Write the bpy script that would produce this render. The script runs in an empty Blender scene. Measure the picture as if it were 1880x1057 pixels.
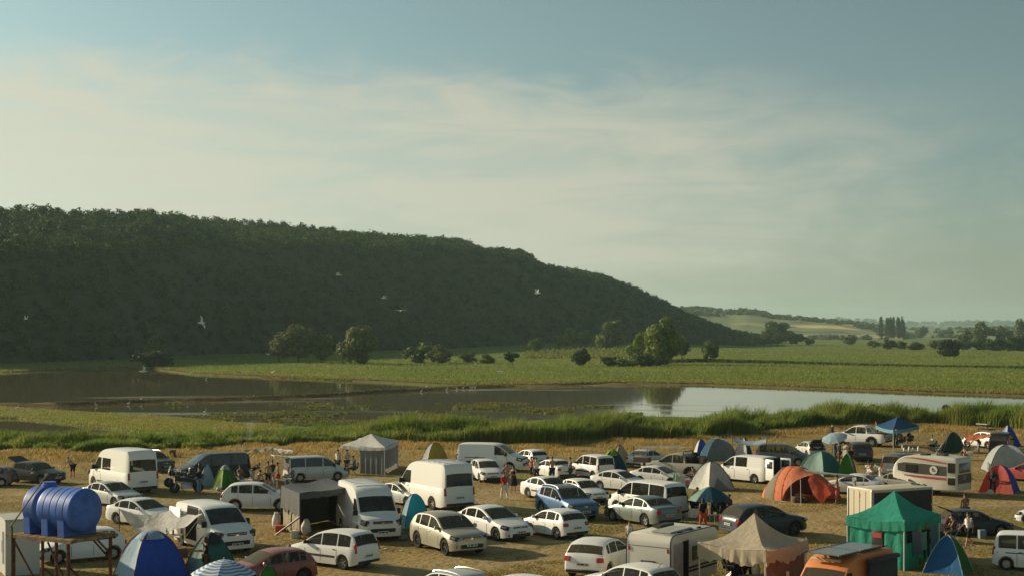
import bpy, bmesh, math, random
import numpy as np
from mathutils import Vector, Matrix, Euler
rnd = random.Random(7)
nr = np.random.default_rng(7)
R = math.radians
PI = math.pi
sc = bpy.context.scene
C = sc.collection
# ---------------------------------------------------------------- camera geometry (50 mm lens, 10.7 m above the meadow)
FPX, CAMH, HOR, CX = 2611.0, 10.7, 605.0, 940.0
def at(px, py, z=0.0):
    """point of the photograph (1880 px wide) on the level z -> world"""
    d = FPX * (CAMH - z) / (py - HOR)
    return Vector(((px - CX) / FPX * d, d, z))
def proj(v):
    return CX + FPX * v[0] / v[1], HOR + FPX * (CAMH - v[2]) / v[1]
SUN_EL, SUN_AL = R(20.5), R(25.0)
SUNV = Vector((-math.cos(SUN_AL) * math.cos(SUN_EL), math.sin(SUN_AL) * math.cos(SUN_EL), math.sin(SUN_EL)))

# ---------------------------------------------------------------- materials
MATS = {}
def nodes(name):
    m = bpy.data.materials.new(name); m.use_nodes = True
    nt = m.node_tree
    return m, nt, nt.nodes['Principled BSDF'], nt.nodes, nt.links
def N(nt, typ, **kw):
    n = nt.nodes.new(typ)
    for k, v in kw.items():
        if k.startswith('i_'):
            key = k[2:]
            n.inputs[int(key) if key.isdigit() else key].default_value = v
        else:
            setattr(n, k, v)
    return n
def rgba(c): return (c[0], c[1], c[2], 1.0)
def noise_mix(nt, c1, c2, scale, detail=4.0, lo=0.35, hi=0.65, coord='Object', vec=None, sx=None):
    if vec is None:
        tc = N(nt, 'ShaderNodeTexCoord'); vec = tc.outputs[coord]
    if sx:
        mp = N(nt, 'ShaderNodeMapping'); mp.inputs['Scale'].default_value = sx
        nt.links.new(vec, mp.inputs[0]); vec = mp.outputs[0]
    no = N(nt, 'ShaderNodeTexNoise'); no.inputs['Scale'].default_value = scale; no.inputs['Detail'].default_value = detail
    nt.links.new(vec, no.inputs['Vector'])
    mr = N(nt, 'ShaderNodeMapRange'); mr.inputs[1].default_value = lo; mr.inputs[2].default_value = hi
    nt.links.new(no.outputs[0], mr.inputs[0])
    mx = N(nt, 'ShaderNodeMix', data_type='RGBA')
    nt.links.new(mr.outputs[0], mx.inputs[0])
    for i, c in ((6, c1), (7, c2)):
        if isinstance(c, (tuple, list)): mx.inputs[i].default_value = rgba(c)
        else: nt.links.new(c, mx.inputs[i])
    return mx.outputs[2], no.outputs[0]
def simple(name, col, rough=0.6, spec=0.4, metal=0.0, var=0.15, scale=3.0, bump=0.0, bscale=30.0, coat=0.0):
    if name in MATS: return MATS[name]
    m, nt, b, ns, lk = nodes(name)
    c2 = tuple(max(0, x * (1 - var)) for x in col); c1 = tuple(min(1, x * (1 + var * .5)) for x in col)
    o, f = noise_mix(nt, c1, c2, scale)
    lk.new(o, b.inputs['Base Color'])
    b.inputs['Roughness'].default_value = rough; b.inputs['Specular IOR Level'].default_value = spec
    b.inputs['Metallic'].default_value = metal; b.inputs['Coat Weight'].default_value = coat
    if bump:
        no = N(nt, 'ShaderNodeTexNoise'); no.inputs['Scale'].default_value = bscale
        tc = N(nt, 'ShaderNodeTexCoord'); lk.new(tc.outputs['Object'], no.inputs['Vector'])
        bp = N(nt, 'ShaderNodeBump'); bp.inputs['Strength'].default_value = bump
        lk.new(no.outputs[0], bp.inputs['Height']); lk.new(bp.outputs[0], b.inputs['Normal'])
    MATS[name] = m
    return m
DUST = (0.30, 0.25, 0.165)
def paint(name, col, rough=0.32, metal=0.0, dust=0.55):
    """car paint with dust settled on what faces up and along the sills"""
    key = 'paint_' + name
    if key in MATS: return MATS[key]
    m, nt, b, ns, lk = nodes(key)
    tc = N(nt, 'ShaderNodeTexCoord'); ge = N(nt, 'ShaderNodeNewGeometry')
    sp = N(nt, 'ShaderNodeSeparateXYZ'); lk.new(ge.outputs['Normal'], sp.inputs[0])
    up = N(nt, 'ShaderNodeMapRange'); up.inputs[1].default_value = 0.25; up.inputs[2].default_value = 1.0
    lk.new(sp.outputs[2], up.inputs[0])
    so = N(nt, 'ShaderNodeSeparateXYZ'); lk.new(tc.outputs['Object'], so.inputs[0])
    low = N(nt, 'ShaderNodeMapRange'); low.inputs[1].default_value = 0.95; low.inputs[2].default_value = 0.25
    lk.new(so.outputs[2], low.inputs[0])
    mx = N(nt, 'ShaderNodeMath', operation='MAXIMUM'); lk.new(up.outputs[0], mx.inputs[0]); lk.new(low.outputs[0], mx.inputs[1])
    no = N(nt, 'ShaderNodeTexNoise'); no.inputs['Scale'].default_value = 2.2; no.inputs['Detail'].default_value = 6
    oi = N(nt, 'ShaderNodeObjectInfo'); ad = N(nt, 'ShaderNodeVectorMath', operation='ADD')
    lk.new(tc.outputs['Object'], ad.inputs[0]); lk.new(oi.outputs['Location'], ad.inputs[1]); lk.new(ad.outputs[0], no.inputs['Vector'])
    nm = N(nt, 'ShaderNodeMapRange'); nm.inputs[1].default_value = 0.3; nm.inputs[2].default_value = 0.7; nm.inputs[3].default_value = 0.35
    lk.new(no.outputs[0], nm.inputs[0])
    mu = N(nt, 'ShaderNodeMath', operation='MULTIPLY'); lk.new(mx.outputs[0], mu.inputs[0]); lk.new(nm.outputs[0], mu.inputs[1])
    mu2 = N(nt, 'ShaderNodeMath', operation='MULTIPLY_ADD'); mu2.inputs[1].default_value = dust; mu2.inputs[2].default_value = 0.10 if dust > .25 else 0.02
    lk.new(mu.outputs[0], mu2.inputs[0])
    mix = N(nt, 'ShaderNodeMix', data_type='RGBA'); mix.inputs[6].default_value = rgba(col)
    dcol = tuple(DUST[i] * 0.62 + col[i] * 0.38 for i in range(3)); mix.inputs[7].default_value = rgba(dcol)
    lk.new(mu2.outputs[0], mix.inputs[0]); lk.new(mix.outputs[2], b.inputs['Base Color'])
    rr = N(nt, 'ShaderNodeMapRange'); rr.inputs[3].default_value = rough; rr.inputs[4].default_value = 0.8
    lk.new(mu2.outputs[0], rr.inputs[0]); lk.new(rr.outputs[0], b.inputs['Roughness'])
    b.inputs['Metallic'].default_value = metal
    b.inputs['Coat Weight'].default_value = 0.35 if max(col) > .06 else 0.08; b.inputs['Specular IOR Level'].default_value = .5 if max(col) > .06 else .28; b.inputs['Coat Roughness'].default_value = 0.12
    MATS[key] = m
    return m
def glass_mat(name='car_glass', col=(0.018, 0.022, 0.02), dust=0.25):
    if name in MATS: return MATS[name]
    m, nt, b, ns, lk = nodes(name)
    oi = N(nt, 'ShaderNodeObjectInfo'); tc = N(nt, 'ShaderNodeTexCoord')
    ad = N(nt, 'ShaderNodeVectorMath', operation='ADD'); lk.new(tc.outputs['Object'], ad.inputs[0]); lk.new(oi.outputs['Location'], ad.inputs[1])
    o, f = noise_mix(nt, col, tuple(x * 3.2 for x in col), 2.1, 3, .45, .62, vec=ad.outputs[0])
    ge = N(nt, 'ShaderNodeNewGeometry'); sp = N(nt, 'ShaderNodeSeparateXYZ'); lk.new(ge.outputs['Normal'], sp.inputs[0])
    up = N(nt, 'ShaderNodeMapRange'); up.inputs[1].default_value = 0.1; up.inputs[2].default_value = 0.9; up.inputs[3].default_value = 0.04; up.inputs[4].default_value = dust
    lk.new(sp.outputs[2], up.inputs[0])
    mx = N(nt, 'ShaderNodeMix', data_type='RGBA'); lk.new(up.outputs[0], mx.inputs[0]); lk.new(o, mx.inputs[6]); mx.inputs[7].default_value = rgba(DUST)
    lk.new(mx.outputs[2], b.inputs['Base Color'])
    b.inputs['Roughness'].default_value = 0.12; b.inputs['Specular IOR Level'].default_value = 0.6
    MATS[name] = m
    return m
def fabric(name, col, rough=0.75, transl=0.35, var=0.14, bump=0.32, bscale=2.4, spec=0.25, dirt=0.0):
    """tent cloth: diffuse plus light coming through, wrinkled"""
    key = 'cloth_' + name
    if key in MATS: return MATS[key]
    m, nt, b, ns, lk = nodes(key)
    c2 = tuple(x * (1 - var) for x in col)
    o, f = noise_mix(nt, col, c2, 2.5)
    if dirt:
        o, f = noise_mix(nt, o, DUST, 1.4, 6, 0.45, 0.45 + 0.3 / dirt)
    lk.new(o, b.inputs['Base Color'])
    b.inputs['Roughness'].default_value = rough; b.inputs['Specular IOR Level'].default_value = spec
    no = N(nt, 'ShaderNodeTexNoise'); no.inputs['Scale'].default_value = bscale; no.inputs['Detail'].default_value = 3; no.inputs['Distortion'].default_value = 1.2
    tc = N(nt, 'ShaderNodeTexCoord'); mp = N(nt, 'ShaderNodeMapping'); mp.inputs['Scale'].default_value = (1, 1, .45)
    lk.new(tc.outputs['Object'], mp.inputs[0]); lk.new(mp.outputs[0], no.inputs['Vector'])
    bp = N(nt, 'ShaderNodeBump'); bp.inputs['Strength'].default_value = bump; bp.inputs['Distance'].default_value = 0.16
    lk.new(no.outputs[0], bp.inputs['Height']); lk.new(bp.outputs[0], b.inputs['Normal'])
    if transl:
        tr = N(nt, 'ShaderNodeBsdfTranslucent'); lk.new(o, tr.inputs[0])
        ms = N(nt, 'ShaderNodeMixShader'); ms.inputs[0].default_value = transl
        out = ns['Material Output']
        lk.new(b.outputs[0], ms.inputs[1]); lk.new(tr.outputs[0], ms.inputs[2]); lk.new(ms.outputs[0], out.inputs[0])
    MATS[key] = m
    return m
def leafy(name, c1, c2, transl=0.3, scale=0.35, rough=0.6, vary=.4):
    """foliage: colour varies leaf by leaf and clump by clump"""
    if name in MATS: return MATS[name]
    m, nt, b, ns, lk = nodes(name)
    ge = N(nt, 'ShaderNodeNewGeometry')
    o, f = noise_mix(nt, c1, c2, scale, 3, .38, .62, vec=ge.outputs['Position'])
    hs = N(nt, 'ShaderNodeHueSaturation')
    mr = N(nt, 'ShaderNodeMapRange'); mr.inputs[3].default_value = 1 - vary; mr.inputs[4].default_value = 1 + vary
    lk.new(ge.outputs['Random Per Island'], mr.inputs[0]); lk.new(mr.outputs[0], hs.inputs['Value']); lk.new(o, hs.inputs['Color'])
    o = hs.outputs[0]
    lk.new(o, b.inputs['Base Color']); b.inputs['Roughness'].default_value = rough; b.inputs['Specular IOR Level'].default_value = 0.12
    tr = N(nt, 'ShaderNodeBsdfTranslucent'); lk.new(o, tr.inputs[0])
    ms = N(nt, 'ShaderNodeMixShader'); ms.inputs[0].default_value = transl
    lk.new(b.outputs[0], ms.inputs[1]); lk.new(tr.outputs[0], ms.inputs[2]); lk.new(ms.outputs[0], ns['Material Output'].inputs[0])
    MATS[name] = m
    return m

# ---------------------------------------------------------------- mesh helpers
class MB:
    def __init__(s): s.v, s.f, s.m = [], [], []
    def add(s, vs, fs, mi=0):
        o = len(s.v); s.v += [tuple(x) for x in vs]; s.f += [tuple(i + o for i in f) for f in fs]; s.m += [mi] * len(fs); return s
    def box(s, c, d, rot=None, bev=0.0, mi=0, taper=1.0):
        """box centred at c with sizes d; bev cuts the corners of its x-y outline and its top edge"""
        x, y, z = d[0] / 2, d[1] / 2, d[2] / 2
        b = min(bev, x * .9, y * .9)
        if b > 0:
            ol = [(x - b, -y), (x, -y + b), (x, y - b), (x - b, y), (-x + b, y), (-x, y - b), (-x, -y + b), (-x + b, -y)]
        else:
            ol = [(x, -y), (x, y), (-x, y), (-x, -y)]
        n = len(ol)
        vs = [(p[0], p[1], -z) for p in ol]
        if b > 0 and z > b:
            vs += [(p[0] * taper, p[1] * taper, z - b) for p in ol]
            kx, ky = (x - b * .7) / x, (y - b * .7) / y
            vs += [(p[0] * taper * kx, p[1] * taper * ky, z) for p in ol]; L = 3
        else:
            vs += [(p[0] * taper, p[1] * taper, z) for p in ol]; L = 2
        fs = [tuple(range(n - 1, -1, -1)), tuple(range((L - 1) * n, L * n))]
        for l in range(L - 1):
            for i in range(n):
                j = (i + 1) % n; fs.append((l * n + i, l * n + j, l * n + n + j, l * n + n + i))
        M = rot if rot is not None else Matrix.Identity(3)
        c = Vector(c)
        return s.add([M @ Vector(p) + c for p in vs], fs, mi)
    def tube(s, pts, r, n=6, mi=0, cap=True):
        pts = [Vector(p) for p in pts]; rs = r if isinstance(r, (list, tuple)) else [r] * len(pts)
        vs = []
        for i, p in enumerate(pts):
            t = (pts[min(i + 1, len(pts) - 1)] - pts[max(i - 1, 0)]).normalized()
            a = Vector((0, 0, 1)) if abs(t.z) < .9 else Vector((1, 0, 0))
            u = t.cross(a).normalized(); w = t.cross(u)
            for k in range(n):
                an = 2 * PI * k / n; vs.append(p + (u * math.cos(an) + w * math.sin(an)) * rs[i])
        fs = []
        for i in range(len(pts) - 1):
            for k in range(n):
                j = (k + 1) % n; fs.append((i * n + k, i * n + j, i * n + n + j, i * n + n + k))
        if cap: fs += [tuple(range(n - 1, -1, -1)), tuple(range((len(pts) - 1) * n, len(pts) * n))]
        return s.add(vs, fs, mi)
    def lathe(s, prof, n=20, axis='z', c=(0, 0, 0), mi=0, cap=True):
        vs = []
        for r, h in prof:
            for k in range(n):
                a = 2 * PI * k / n; x, y = r * math.cos(a), r * math.sin(a)
                p = {'z': (x, y, h), 'y': (x, h, y), 'x': (h, x, y)}[axis]
                vs.append((p[0] + c[0], p[1] + c[1], p[2] + c[2]))
        fs = []
        for i in range(len(prof) - 1):
            for k in range(n):
                j = (k + 1) % n; fs.append((i * n + k, i * n + j, i * n + n + j, i * n + n + k))
        if cap: fs += [tuple(range(n - 1, -1, -1)), tuple(range((len(prof) - 1) * n, len(prof) * n))]
        return s.add(vs, fs, mi)
    def grid(s, rows, mi=0, close=False):
        """rows: list of equally long point lists"""
        n = len(rows[0]); vs = [p for r in rows for p in r]; fs = []
        for i in range(len(rows) - 1):
            for k in range(n - (0 if close else 1)):
                j = (k + 1) % n; fs.append((i * n + k, i * n + j, i * n + n + j, i * n + n + k))
        return s.add(vs, fs, mi)
    def mesh(s, name, mats, smooth=35):
        me = bpy.data.meshes.new(name); me.from_pydata(s.v, [], s.f)
        for m in (mats if isinstance(mats, (list, tuple)) else [mats]): me.materials.append(m)
        if any(s.m): me.polygons.foreach_set('material_index', s.m)
        bm = bmesh.new(); bm.from_mesh(me); bmesh.ops.recalc_face_normals(bm, faces=bm.faces); bm.to_mesh(me); bm.free()
        if smooth:
            me.polygons.foreach_set('use_smooth', [True] * len(me.polygons)); me.set_sharp_from_angle(angle=R(smooth))
        me.update(); return me
    def obj(s, name, mats, parent=None, smooth=35, loc=(0, 0, 0), rotz=0.0):
        return link(name, s.mesh(name, mats, smooth), parent, loc, rotz)
def link(name, me, parent=None, loc=(0, 0, 0), rotz=0.0):
    o = bpy.data.objects.new(name, me); C.objects.link(o); o.location = loc; o.rotation_euler = (0, 0, rotz)
    if parent is not None: o.parent = parent
    return o
def tag(o, label, cat, group=None, kind=None):
    if label: o['label'] = label
    if cat: o['category'] = cat
    if group: o['group'] = group
    if kind: o['kind'] = kind
    return o
def thing(name, label, cat, loc=(0, 0, 0), rotz=0.0, scale=1.0, group=None):
    o = bpy.data.objects.new(name, None); C.objects.link(o); o.empty_display_size = .3
    o.location = loc; o.rotation_euler = (0, 0, rotz); o.scale = (scale,) * 3
    return tag(o, label, cat, group)
def np_mesh(name, V, F, mats, smooth=False):
    """V n x 3, F m x 4 (or m x 3) numpy arrays"""
    me = bpy.data.meshes.new(name); k = F.shape[1]
    me.vertices.add(len(V)); me.vertices.foreach_set('co', V.astype(np.float32).ravel())
    me.loops.add(F.size); me.loops.foreach_set('vertex_index', F.astype(np.int32).ravel())
    me.polygons.add(len(F)); me.polygons.foreach_set('loop_start', np.arange(0, F.size, k, dtype=np.int32))
    try: me.polygons.foreach_set('loop_total', np.full(len(F), k, dtype=np.int32))
    except Exception: pass
    if smooth: me.polygons.foreach_set('use_smooth', [True] * len(F))
    for m in (mats if isinstance(mats, (list, tuple)) else [mats]): me.materials.append(m)
    me.update(calc_edges=True); me.validate()
    return me
def ip(x, tab):
    a = np.array(tab, dtype=float); return np.interp(x, a[:, 0], a[:, 1])
def dist(py, z=0.0): return FPX * (CAMH - z) / (np.asarray(py, dtype=float) - HOR)
def vnoise(x, y, seed=0, octaves=4):
    """smooth value noise on arrays, about -1..1"""
    x = np.asarray(x, float); y = np.asarray(y, float); out = 0; amp = 1; tot = 0
    for o in range(octaves):
        xi, yi = np.floor(x).astype(int), np.floor(y).astype(int); fx, fy = x - xi, y - yi
        fx = fx * fx * (3 - 2 * fx); fy = fy * fy * (3 - 2 * fy)
        def h(i, j):
            n = (i * 374761393 + j * 668265263 + (seed + o) * 144269504) & 0x7fffffff
            n = ((n ^ (n >> 13)) * 1274126177) & 0x7fffffff
            return ((n ^ (n >> 16)) & 0xffff) / 32767.5 - 1
        v = (h(xi, yi) * (1 - fx) + h(xi + 1, yi) * fx) * (1 - fy) + (h(xi, yi + 1) * (1 - fx) + h(xi + 1, yi + 1) * fx) * fy
        out = out + v * amp; tot += amp; amp *= .5; x = x * 2.03 + 17.3; y = y * 2.03 + 5.1
    return out / tot
def smooth01(t): t = np.clip(t, 0, 1); return t * t * (3 - 2 * t)
# ================================================================ camera, light, sky
cam = bpy.data.cameras.new('camera'); co = bpy.data.objects.new('camera', cam); C.objects.link(co)
cam.lens = FPX / 1880 * 36.0; cam.sensor_width = 36.0; cam.sensor_fit = 'HORIZONTAL'
cam.shift_y = (HOR - 528.5) / 1880.0
co.location = (0, 0, CAMH); co.rotation_euler = (R(90), 0, 0); cam.clip_start = 1.0; cam.clip_end = 40000
sc.camera = co
sun = bpy.data.lights.new('sun', 'SUN'); so_ = bpy.data.objects.new('sun', sun); C.objects.link(so_)
sun.energy = 5.0; sun.angle = R(0.6); sun.color = (1.0, 0.84, 0.58)
so_.rotation_euler = (-SUNV).to_track_quat('-Z', 'Y').to_euler()
so_.location = (-60, 40, 60)
w = bpy.data.worlds.new('World'); sc.world = w; w.use_nodes = True
def build_world():
    nt = w.node_tree; lk = nt.links; bg = nt.nodes['Background']
    sky = N(nt, 'ShaderNodeTexSky'); sky.sky_type = 'NISHITA'; sky.sun_disc = False
    sky.sun_elevation = SUN_EL; sky.sun_rotation = R(-65.0) ; sky.air_density = 1.0; sky.dust_density = 1.2; sky.ozone_density = 1.0; sky.altitude = 50
    hs = N(nt, 'ShaderNodeHueSaturation'); hs.inputs['Saturation'].default_value = SKY_SAT; lk.new(sky.outputs[0], hs.inputs['Color'])
    tint = N(nt, 'ShaderNodeMix', data_type='RGBA', blend_type='MULTIPLY'); tint.inputs[0].default_value = 1.0
    lk.new(hs.outputs[0], tint.inputs[6]); tint.inputs[7].default_value = rgba(SKY_TINT)
    # thin cloud sheet, laid out by direction: azimuth and height above the horizon
    tc = N(nt, 'ShaderNodeTexCoord'); sp = N(nt, 'ShaderNodeSeparateXYZ'); lk.new(tc.outputs['Generated'], sp.inputs[0])
    az = N(nt, 'ShaderNodeMath', operation='ARCTAN2'); lk.new(sp.outputs[0], az.inputs[0]); lk.new(sp.outputs[1], az.inputs[1])
    cb = N(nt, 'ShaderNodeCombineXYZ'); lk.new(az.outputs[0], cb.inputs[0]); lk.new(sp.outputs[2], cb.inputs[1])
    def nz(scale, sx, sy, detail, dist=0.0, off=0.0):
        mp = N(nt, 'ShaderNodeMapping'); mp.inputs['Scale'].default_value = (sx, sy, 1); mp.inputs['Location'].default_value = (off, off * .7, off); mp.inputs['Rotation'].default_value = (0, 0, R(-3))
        lk.new(cb.outputs[0], mp.inputs[0])
        n = N(nt, 'ShaderNodeTexNoise'); n.inputs['Scale'].default_value = scale; n.inputs['Detail'].default_value = detail; n.inputs['Distortion'].default_value = dist; n.inputs['Roughness'].default_value = .55
        lk.new(mp.outputs[0], n.inputs['Vector']); return n.outputs[0]
    n1 = nz(1.0, 7.0, 46.0, 6, .7, 3.1)     # streaks
    n2 = nz(1.0, 16.0, 40.0, 7, .6, 9.7)    # edge raggedness
    # upper edge of the sheet falls from 0.185 to 0.15 going to the right, then the sheet ends
    edge = N(nt, 'ShaderNodeMath', operation='MULTIPLY_ADD'); lk.new(az.outputs[0], edge.inputs[0]); edge.inputs[1].default_value = -0.045; edge.inputs[2].default_value = 0.172
    e2 = N(nt, 'ShaderNodeMath', operation='MULTIPLY_ADD'); lk.new(n2, e2.inputs[0]); e2.inputs[1].default_value = 0.07; lk.new(edge.outputs[0], e2.inputs[2])
    e3 = N(nt, 'ShaderNodeMath', operation='SUBTRACT'); lk.new(e2.outputs[0], e3.inputs[0]); lk.new(sp.outputs[2], e3.inputs[1])
    em = N(nt, 'ShaderNodeMapRange', interpolation_type='SMOOTHSTEP'); em.inputs[1].default_value = 0.016; em.inputs[2].default_value = 0.068; lk.new(e3.outputs[0], em.inputs[0])
    a1 = N(nt, 'ShaderNodeMath', operation='MULTIPLY_ADD'); lk.new(n2, a1.inputs[0]); a1.inputs[1].default_value = 0.34; lk.new(az.outputs[0], a1.inputs[2])
    am = N(nt, 'ShaderNodeMapRange', interpolation_type='SMOOTHSTEP'); am.inputs[1].default_value = 0.56; am.inputs[2].default_value = 0.22; lk.new(a1.outputs[0], am.inputs[0])
    st = N(nt, 'ShaderNodeMapRange', interpolation_type='SMOOTHSTEP'); st.inputs[1].default_value = 0.3; st.inputs[2].default_value = 0.6; st.inputs[3].default_value = 0.58; lk.new(n1, st.inputs[0])
    lo = N(nt, 'ShaderNodeMapRange', interpolation_type='SMOOTHSTEP'); lo.inputs[1].default_value = -0.01; lo.inputs[2].default_value = 0.06; lo.inputs[3].default_value = 0.25; lk.new(sp.outputs[2], lo.inputs[0])
    m1 = N(nt, 'ShaderNodeMath', operation='MULTIPLY'); lk.new(em.outputs[0], m1.inputs[0]); lk.new(st.outputs[0], m1.inputs[1])
    m2 = N(nt, 'ShaderNodeMath', operation='MULTIPLY'); lk.new(m1.outputs[0], m2.inputs[0]); lk.new(am.outputs[0], m2.inputs[1])
    m3 = N(nt, 'ShaderNodeMath', operation='MULTIPLY'); lk.new(m2.outputs[0], m3.inputs[0]); lk.new(lo.outputs[0], m3.inputs[1])
    m4 = N(nt, 'ShaderNodeMath', operation='MULTIPLY'); lk.new(m3.outputs[0], m4.inputs[0]); m4.inputs[1].default_value = 0.95
    mix = N(nt, 'ShaderNodeMix', data_type='RGBA'); lk.new(m4.outputs[0], mix.inputs[0]); lk.new(tint.outputs[2], mix.inputs[6]); mix.inputs[7].default_value = rgba(CLOUD)
    hz = N(nt, 'ShaderNodeMapRange', interpolation_type='SMOOTHSTEP'); hz.inputs[1].default_value = 0.11; hz.inputs[2].default_value = -0.02; hz.inputs[3].default_value = 0.0; hz.inputs[4].default_value = 0.85; lk.new(sp.outputs[2], hz.inputs[0])
    mh = N(nt, 'ShaderNodeMix', data_type='RGBA'); lk.new(hz.outputs[0], mh.inputs[0]); lk.new(tint.outputs[2], mh.inputs[6]); mh.inputs[7].default_value = rgba(HAZE_C)
    lk.new(mh.outputs[2], mix.inputs[6])
    # the sky dims away from the sun and towards the zenith
    av = N(nt, 'ShaderNodeMath', operation='MULTIPLY_ADD'); lk.new(sp.outputs[2], av.inputs[0]); av.inputs[1].default_value = 1.3; lk.new(az.outputs[0], av.inputs[2])
    ar = N(nt, 'ShaderNodeMapRange'); ar.inputs[1].default_value = -0.25; ar.inputs[2].default_value = 0.65; ar.inputs[3].default_value = 1.10; ar.inputs[4].default_value = 0.72; lk.new(av.outputs[0], ar.inputs[0])
    dm = N(nt, 'ShaderNodeVectorMath', operation='SCALE'); lk.new(mix.outputs[2], dm.inputs[0]); lk.new(ar.outputs[0], dm.inputs['Scale'])
    lk.new(dm.outputs[0], bg.inputs[0]); bg.inputs[1].default_value = SKY_STR
SKY_STR = 0.085; SKY_SAT = 0.62; SKY_TINT = (0.75, 0.93, 0.85); CLOUD = (5.8, 5.8, 4.7); HAZE_C = (3.7, 3.95, 3.05)
build_world()
sc.view_settings.view_transform = 'Standard'; sc.view_settings.look = 'None'; sc.view_settings.exposure = 0.34; sc.view_settings.gamma = 1.0
cy = sc.cycles
cy.max_bounces = 6; cy.diffuse_bounces = 3; cy.glossy_bounces = 3; cy.transmission_bounces = 3; cy.volume_bounces = 0; cy.transparent_max_bounces = 8
cy.use_denoising = True; cy.caustics_reflective = False; cy.caustics_refractive = False

# ================================================================ lie of the land: curves read from the photograph, kept as distances by bearing
WATER = -0.5
Y_RN = [(-900, 815), (0, 822), (200, 828), (400, 818), (640, 808), (860, 812), (1000, 812), (1100, 808), (1300, 800), (1400, 790), (1500, 781), (1700, 778), (1880, 786), (2800, 790)]
Y_PN = [(-900, 742), (0, 745), (128, 753), (281, 762), (434, 774), (620, 786), (820, 778), (1000, 770), (1180, 763), (1400, 768), (1600, 767), (1880, 765), (2800, 770)]
Y_FS = [(-900, 690), (0, 684), (150, 676), (270, 673.5), (300, 680), (360, 687), (480, 692), (600, 697), (700, 701), (800, 706), (860, 709), (1000, 707.5), (1117, 704), (1300, 706.5), (1500, 713.5), (1700, 721), (1880, 727), (2800, 760)]
Y_DK = [(-900, 746), (0, 745), (130, 743), (260, 738), (460, 733), (560, 729), (660, 722), (760, 717), (860, 712), (930, 709), (2800, 700)]
def D(tab, px, z=0.0): return dist(ip(px, tab), z)
def terrain(X, Y):
    """height and cover of the ground: (z, dry, green, mud) on arrays"""
    px = CX + FPX * X / np.maximum(Y, 1.0); d = Y
    rn, pn, fs, dk = D(Y_RN, px), D(Y_PN, px, -.3), D(Y_FS, px, WATER), D(Y_DK, px, WATER)
    wob = vnoise(X / 9, Y / 9, 3, 3) * 2.2
    n0 = vnoise(X / 14, Y / 14, 1, 4)
    z = 0.07 * n0
    z = z * smooth01((rn + 6 - d) / 8)
    z = z + np.where(d > rn, -0.28 * smooth01((d - rn - 2) / 10), 0)
    wb2 = vnoise(X / 26, Y / 40, 13, 3) * 7 * (px < 1150)
    pond = smooth01((d - pn + wob * .4) / 2.5) * smooth01((fs - d + wob * .8 + wb2) / 3.0)
    shoal = np.clip(vnoise(X / 16, Y / 30, 17, 4) * 1.3 - .12, 0, 1) * smooth01((1000 - px) / 300)
    z = z * (1 - pond) + pond * (-1.0 + .62 * shoal)
    # bund between the two ponds
    on = np.exp(-((d - dk - wob * .25) / 2.0) ** 2) * (px < 940)
    z = np.maximum(z, -1.0 + on * (0.95 + 0.15 * vnoise(X / 3, Y / 3, 8, 2)))
    # channel in the grassy strip
    cw = np.clip((330 - px) / 300, 0, 1); c0, c1 = dist(791.0), dist(791 - 31 * np.maximum(cw, .05))
    ch = smooth01((d - c0) / 2) * smooth01((c1 - d) / 2) * (px < 326)
    z = np.where(d < pn - 3, z * (1 - ch) - 0.95 * ch, z)
    # beyond the far shore: bank, then the flat fields
    bank = smooth01((d - fs) / 5)
    z = np.where(d > fs, np.maximum(z, -0.75 + 0.55 * bank), z)
    # little dry spoil heap on the far bank
    P = at(1130, 703, WATER)
    z = z + 1.0 * np.exp(-(((X - P.x) / 5.5) ** 2 + ((d - 288) / 5) ** 2))
    # slight rise of the field with the crop rows
    P = at(1085, 640)
    z = z + 3.0 * np.exp(-(((X - P.x) / 70) ** 2 + ((d - 840) / 170) ** 2))
    dry = smooth01((rn + 3 + 2 * wob - d) / 5)
    mud = np.maximum(pond, np.exp(-((d - fs - 1) / 3.0) ** 2) * .6); mud = np.maximum(mud, on * .6)
    band = smooth01((ip(px, [(0, 0), (300, .7), (600, .9), (900, 1.), (1200, .9), (1880, .5)])))
    mud = np.maximum(mud, band * smooth01((fs + 17 + wob * 3 - d) / 9) * (d > fs))
    return z, dry, 1 - dry, np.clip(mud, 0, 1)
LANES = [[(-150, 952), (120, 938), (330, 916), (620, 900), (820, 905), (905, 935), (930, 1000), (700, 1046)], [(640, 1056), (860, 1034), (1010, 1018), (1160, 985), (1300, 946), (1500, 950), (1640, 925), (1900, 922)], [(-100, 905), (60, 905), (320, 890), (480, 905)], [(900, 900), (1020, 990)], [(1350, 905), (1300, 935), (1330, 925), (1620, 1000)], [(1500, 945), (1860, 975), (1960, 980)]]
def lane_weight(X, Y):
    out = np.zeros_like(X)
    for ln in LANES:
        q = [at(*p) for p in ln]
        for a, b in zip(q[:-1], q[1:]):
            ux, uy = b.x - a.x, b.y - a.y; l2 = ux * ux + uy * uy; t = np.clip(((X - a.x) * ux + (Y - a.y) * uy) / l2, 0, 1); dd = np.hypot(X - a.x - t * ux, Y - a.y - t * uy)
            dd = dd + .5 * vnoise(X / 3, Y / 3, 44, 2); out = np.maximum(out, np.maximum(np.exp(-((dd - .8) / .55) ** 2), .45 * np.exp(-(dd / 1.1) ** 2)))
    return out
def gz(x, y): return float(terrain(np.array([x]), np.array([y]))[0][0])

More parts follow.
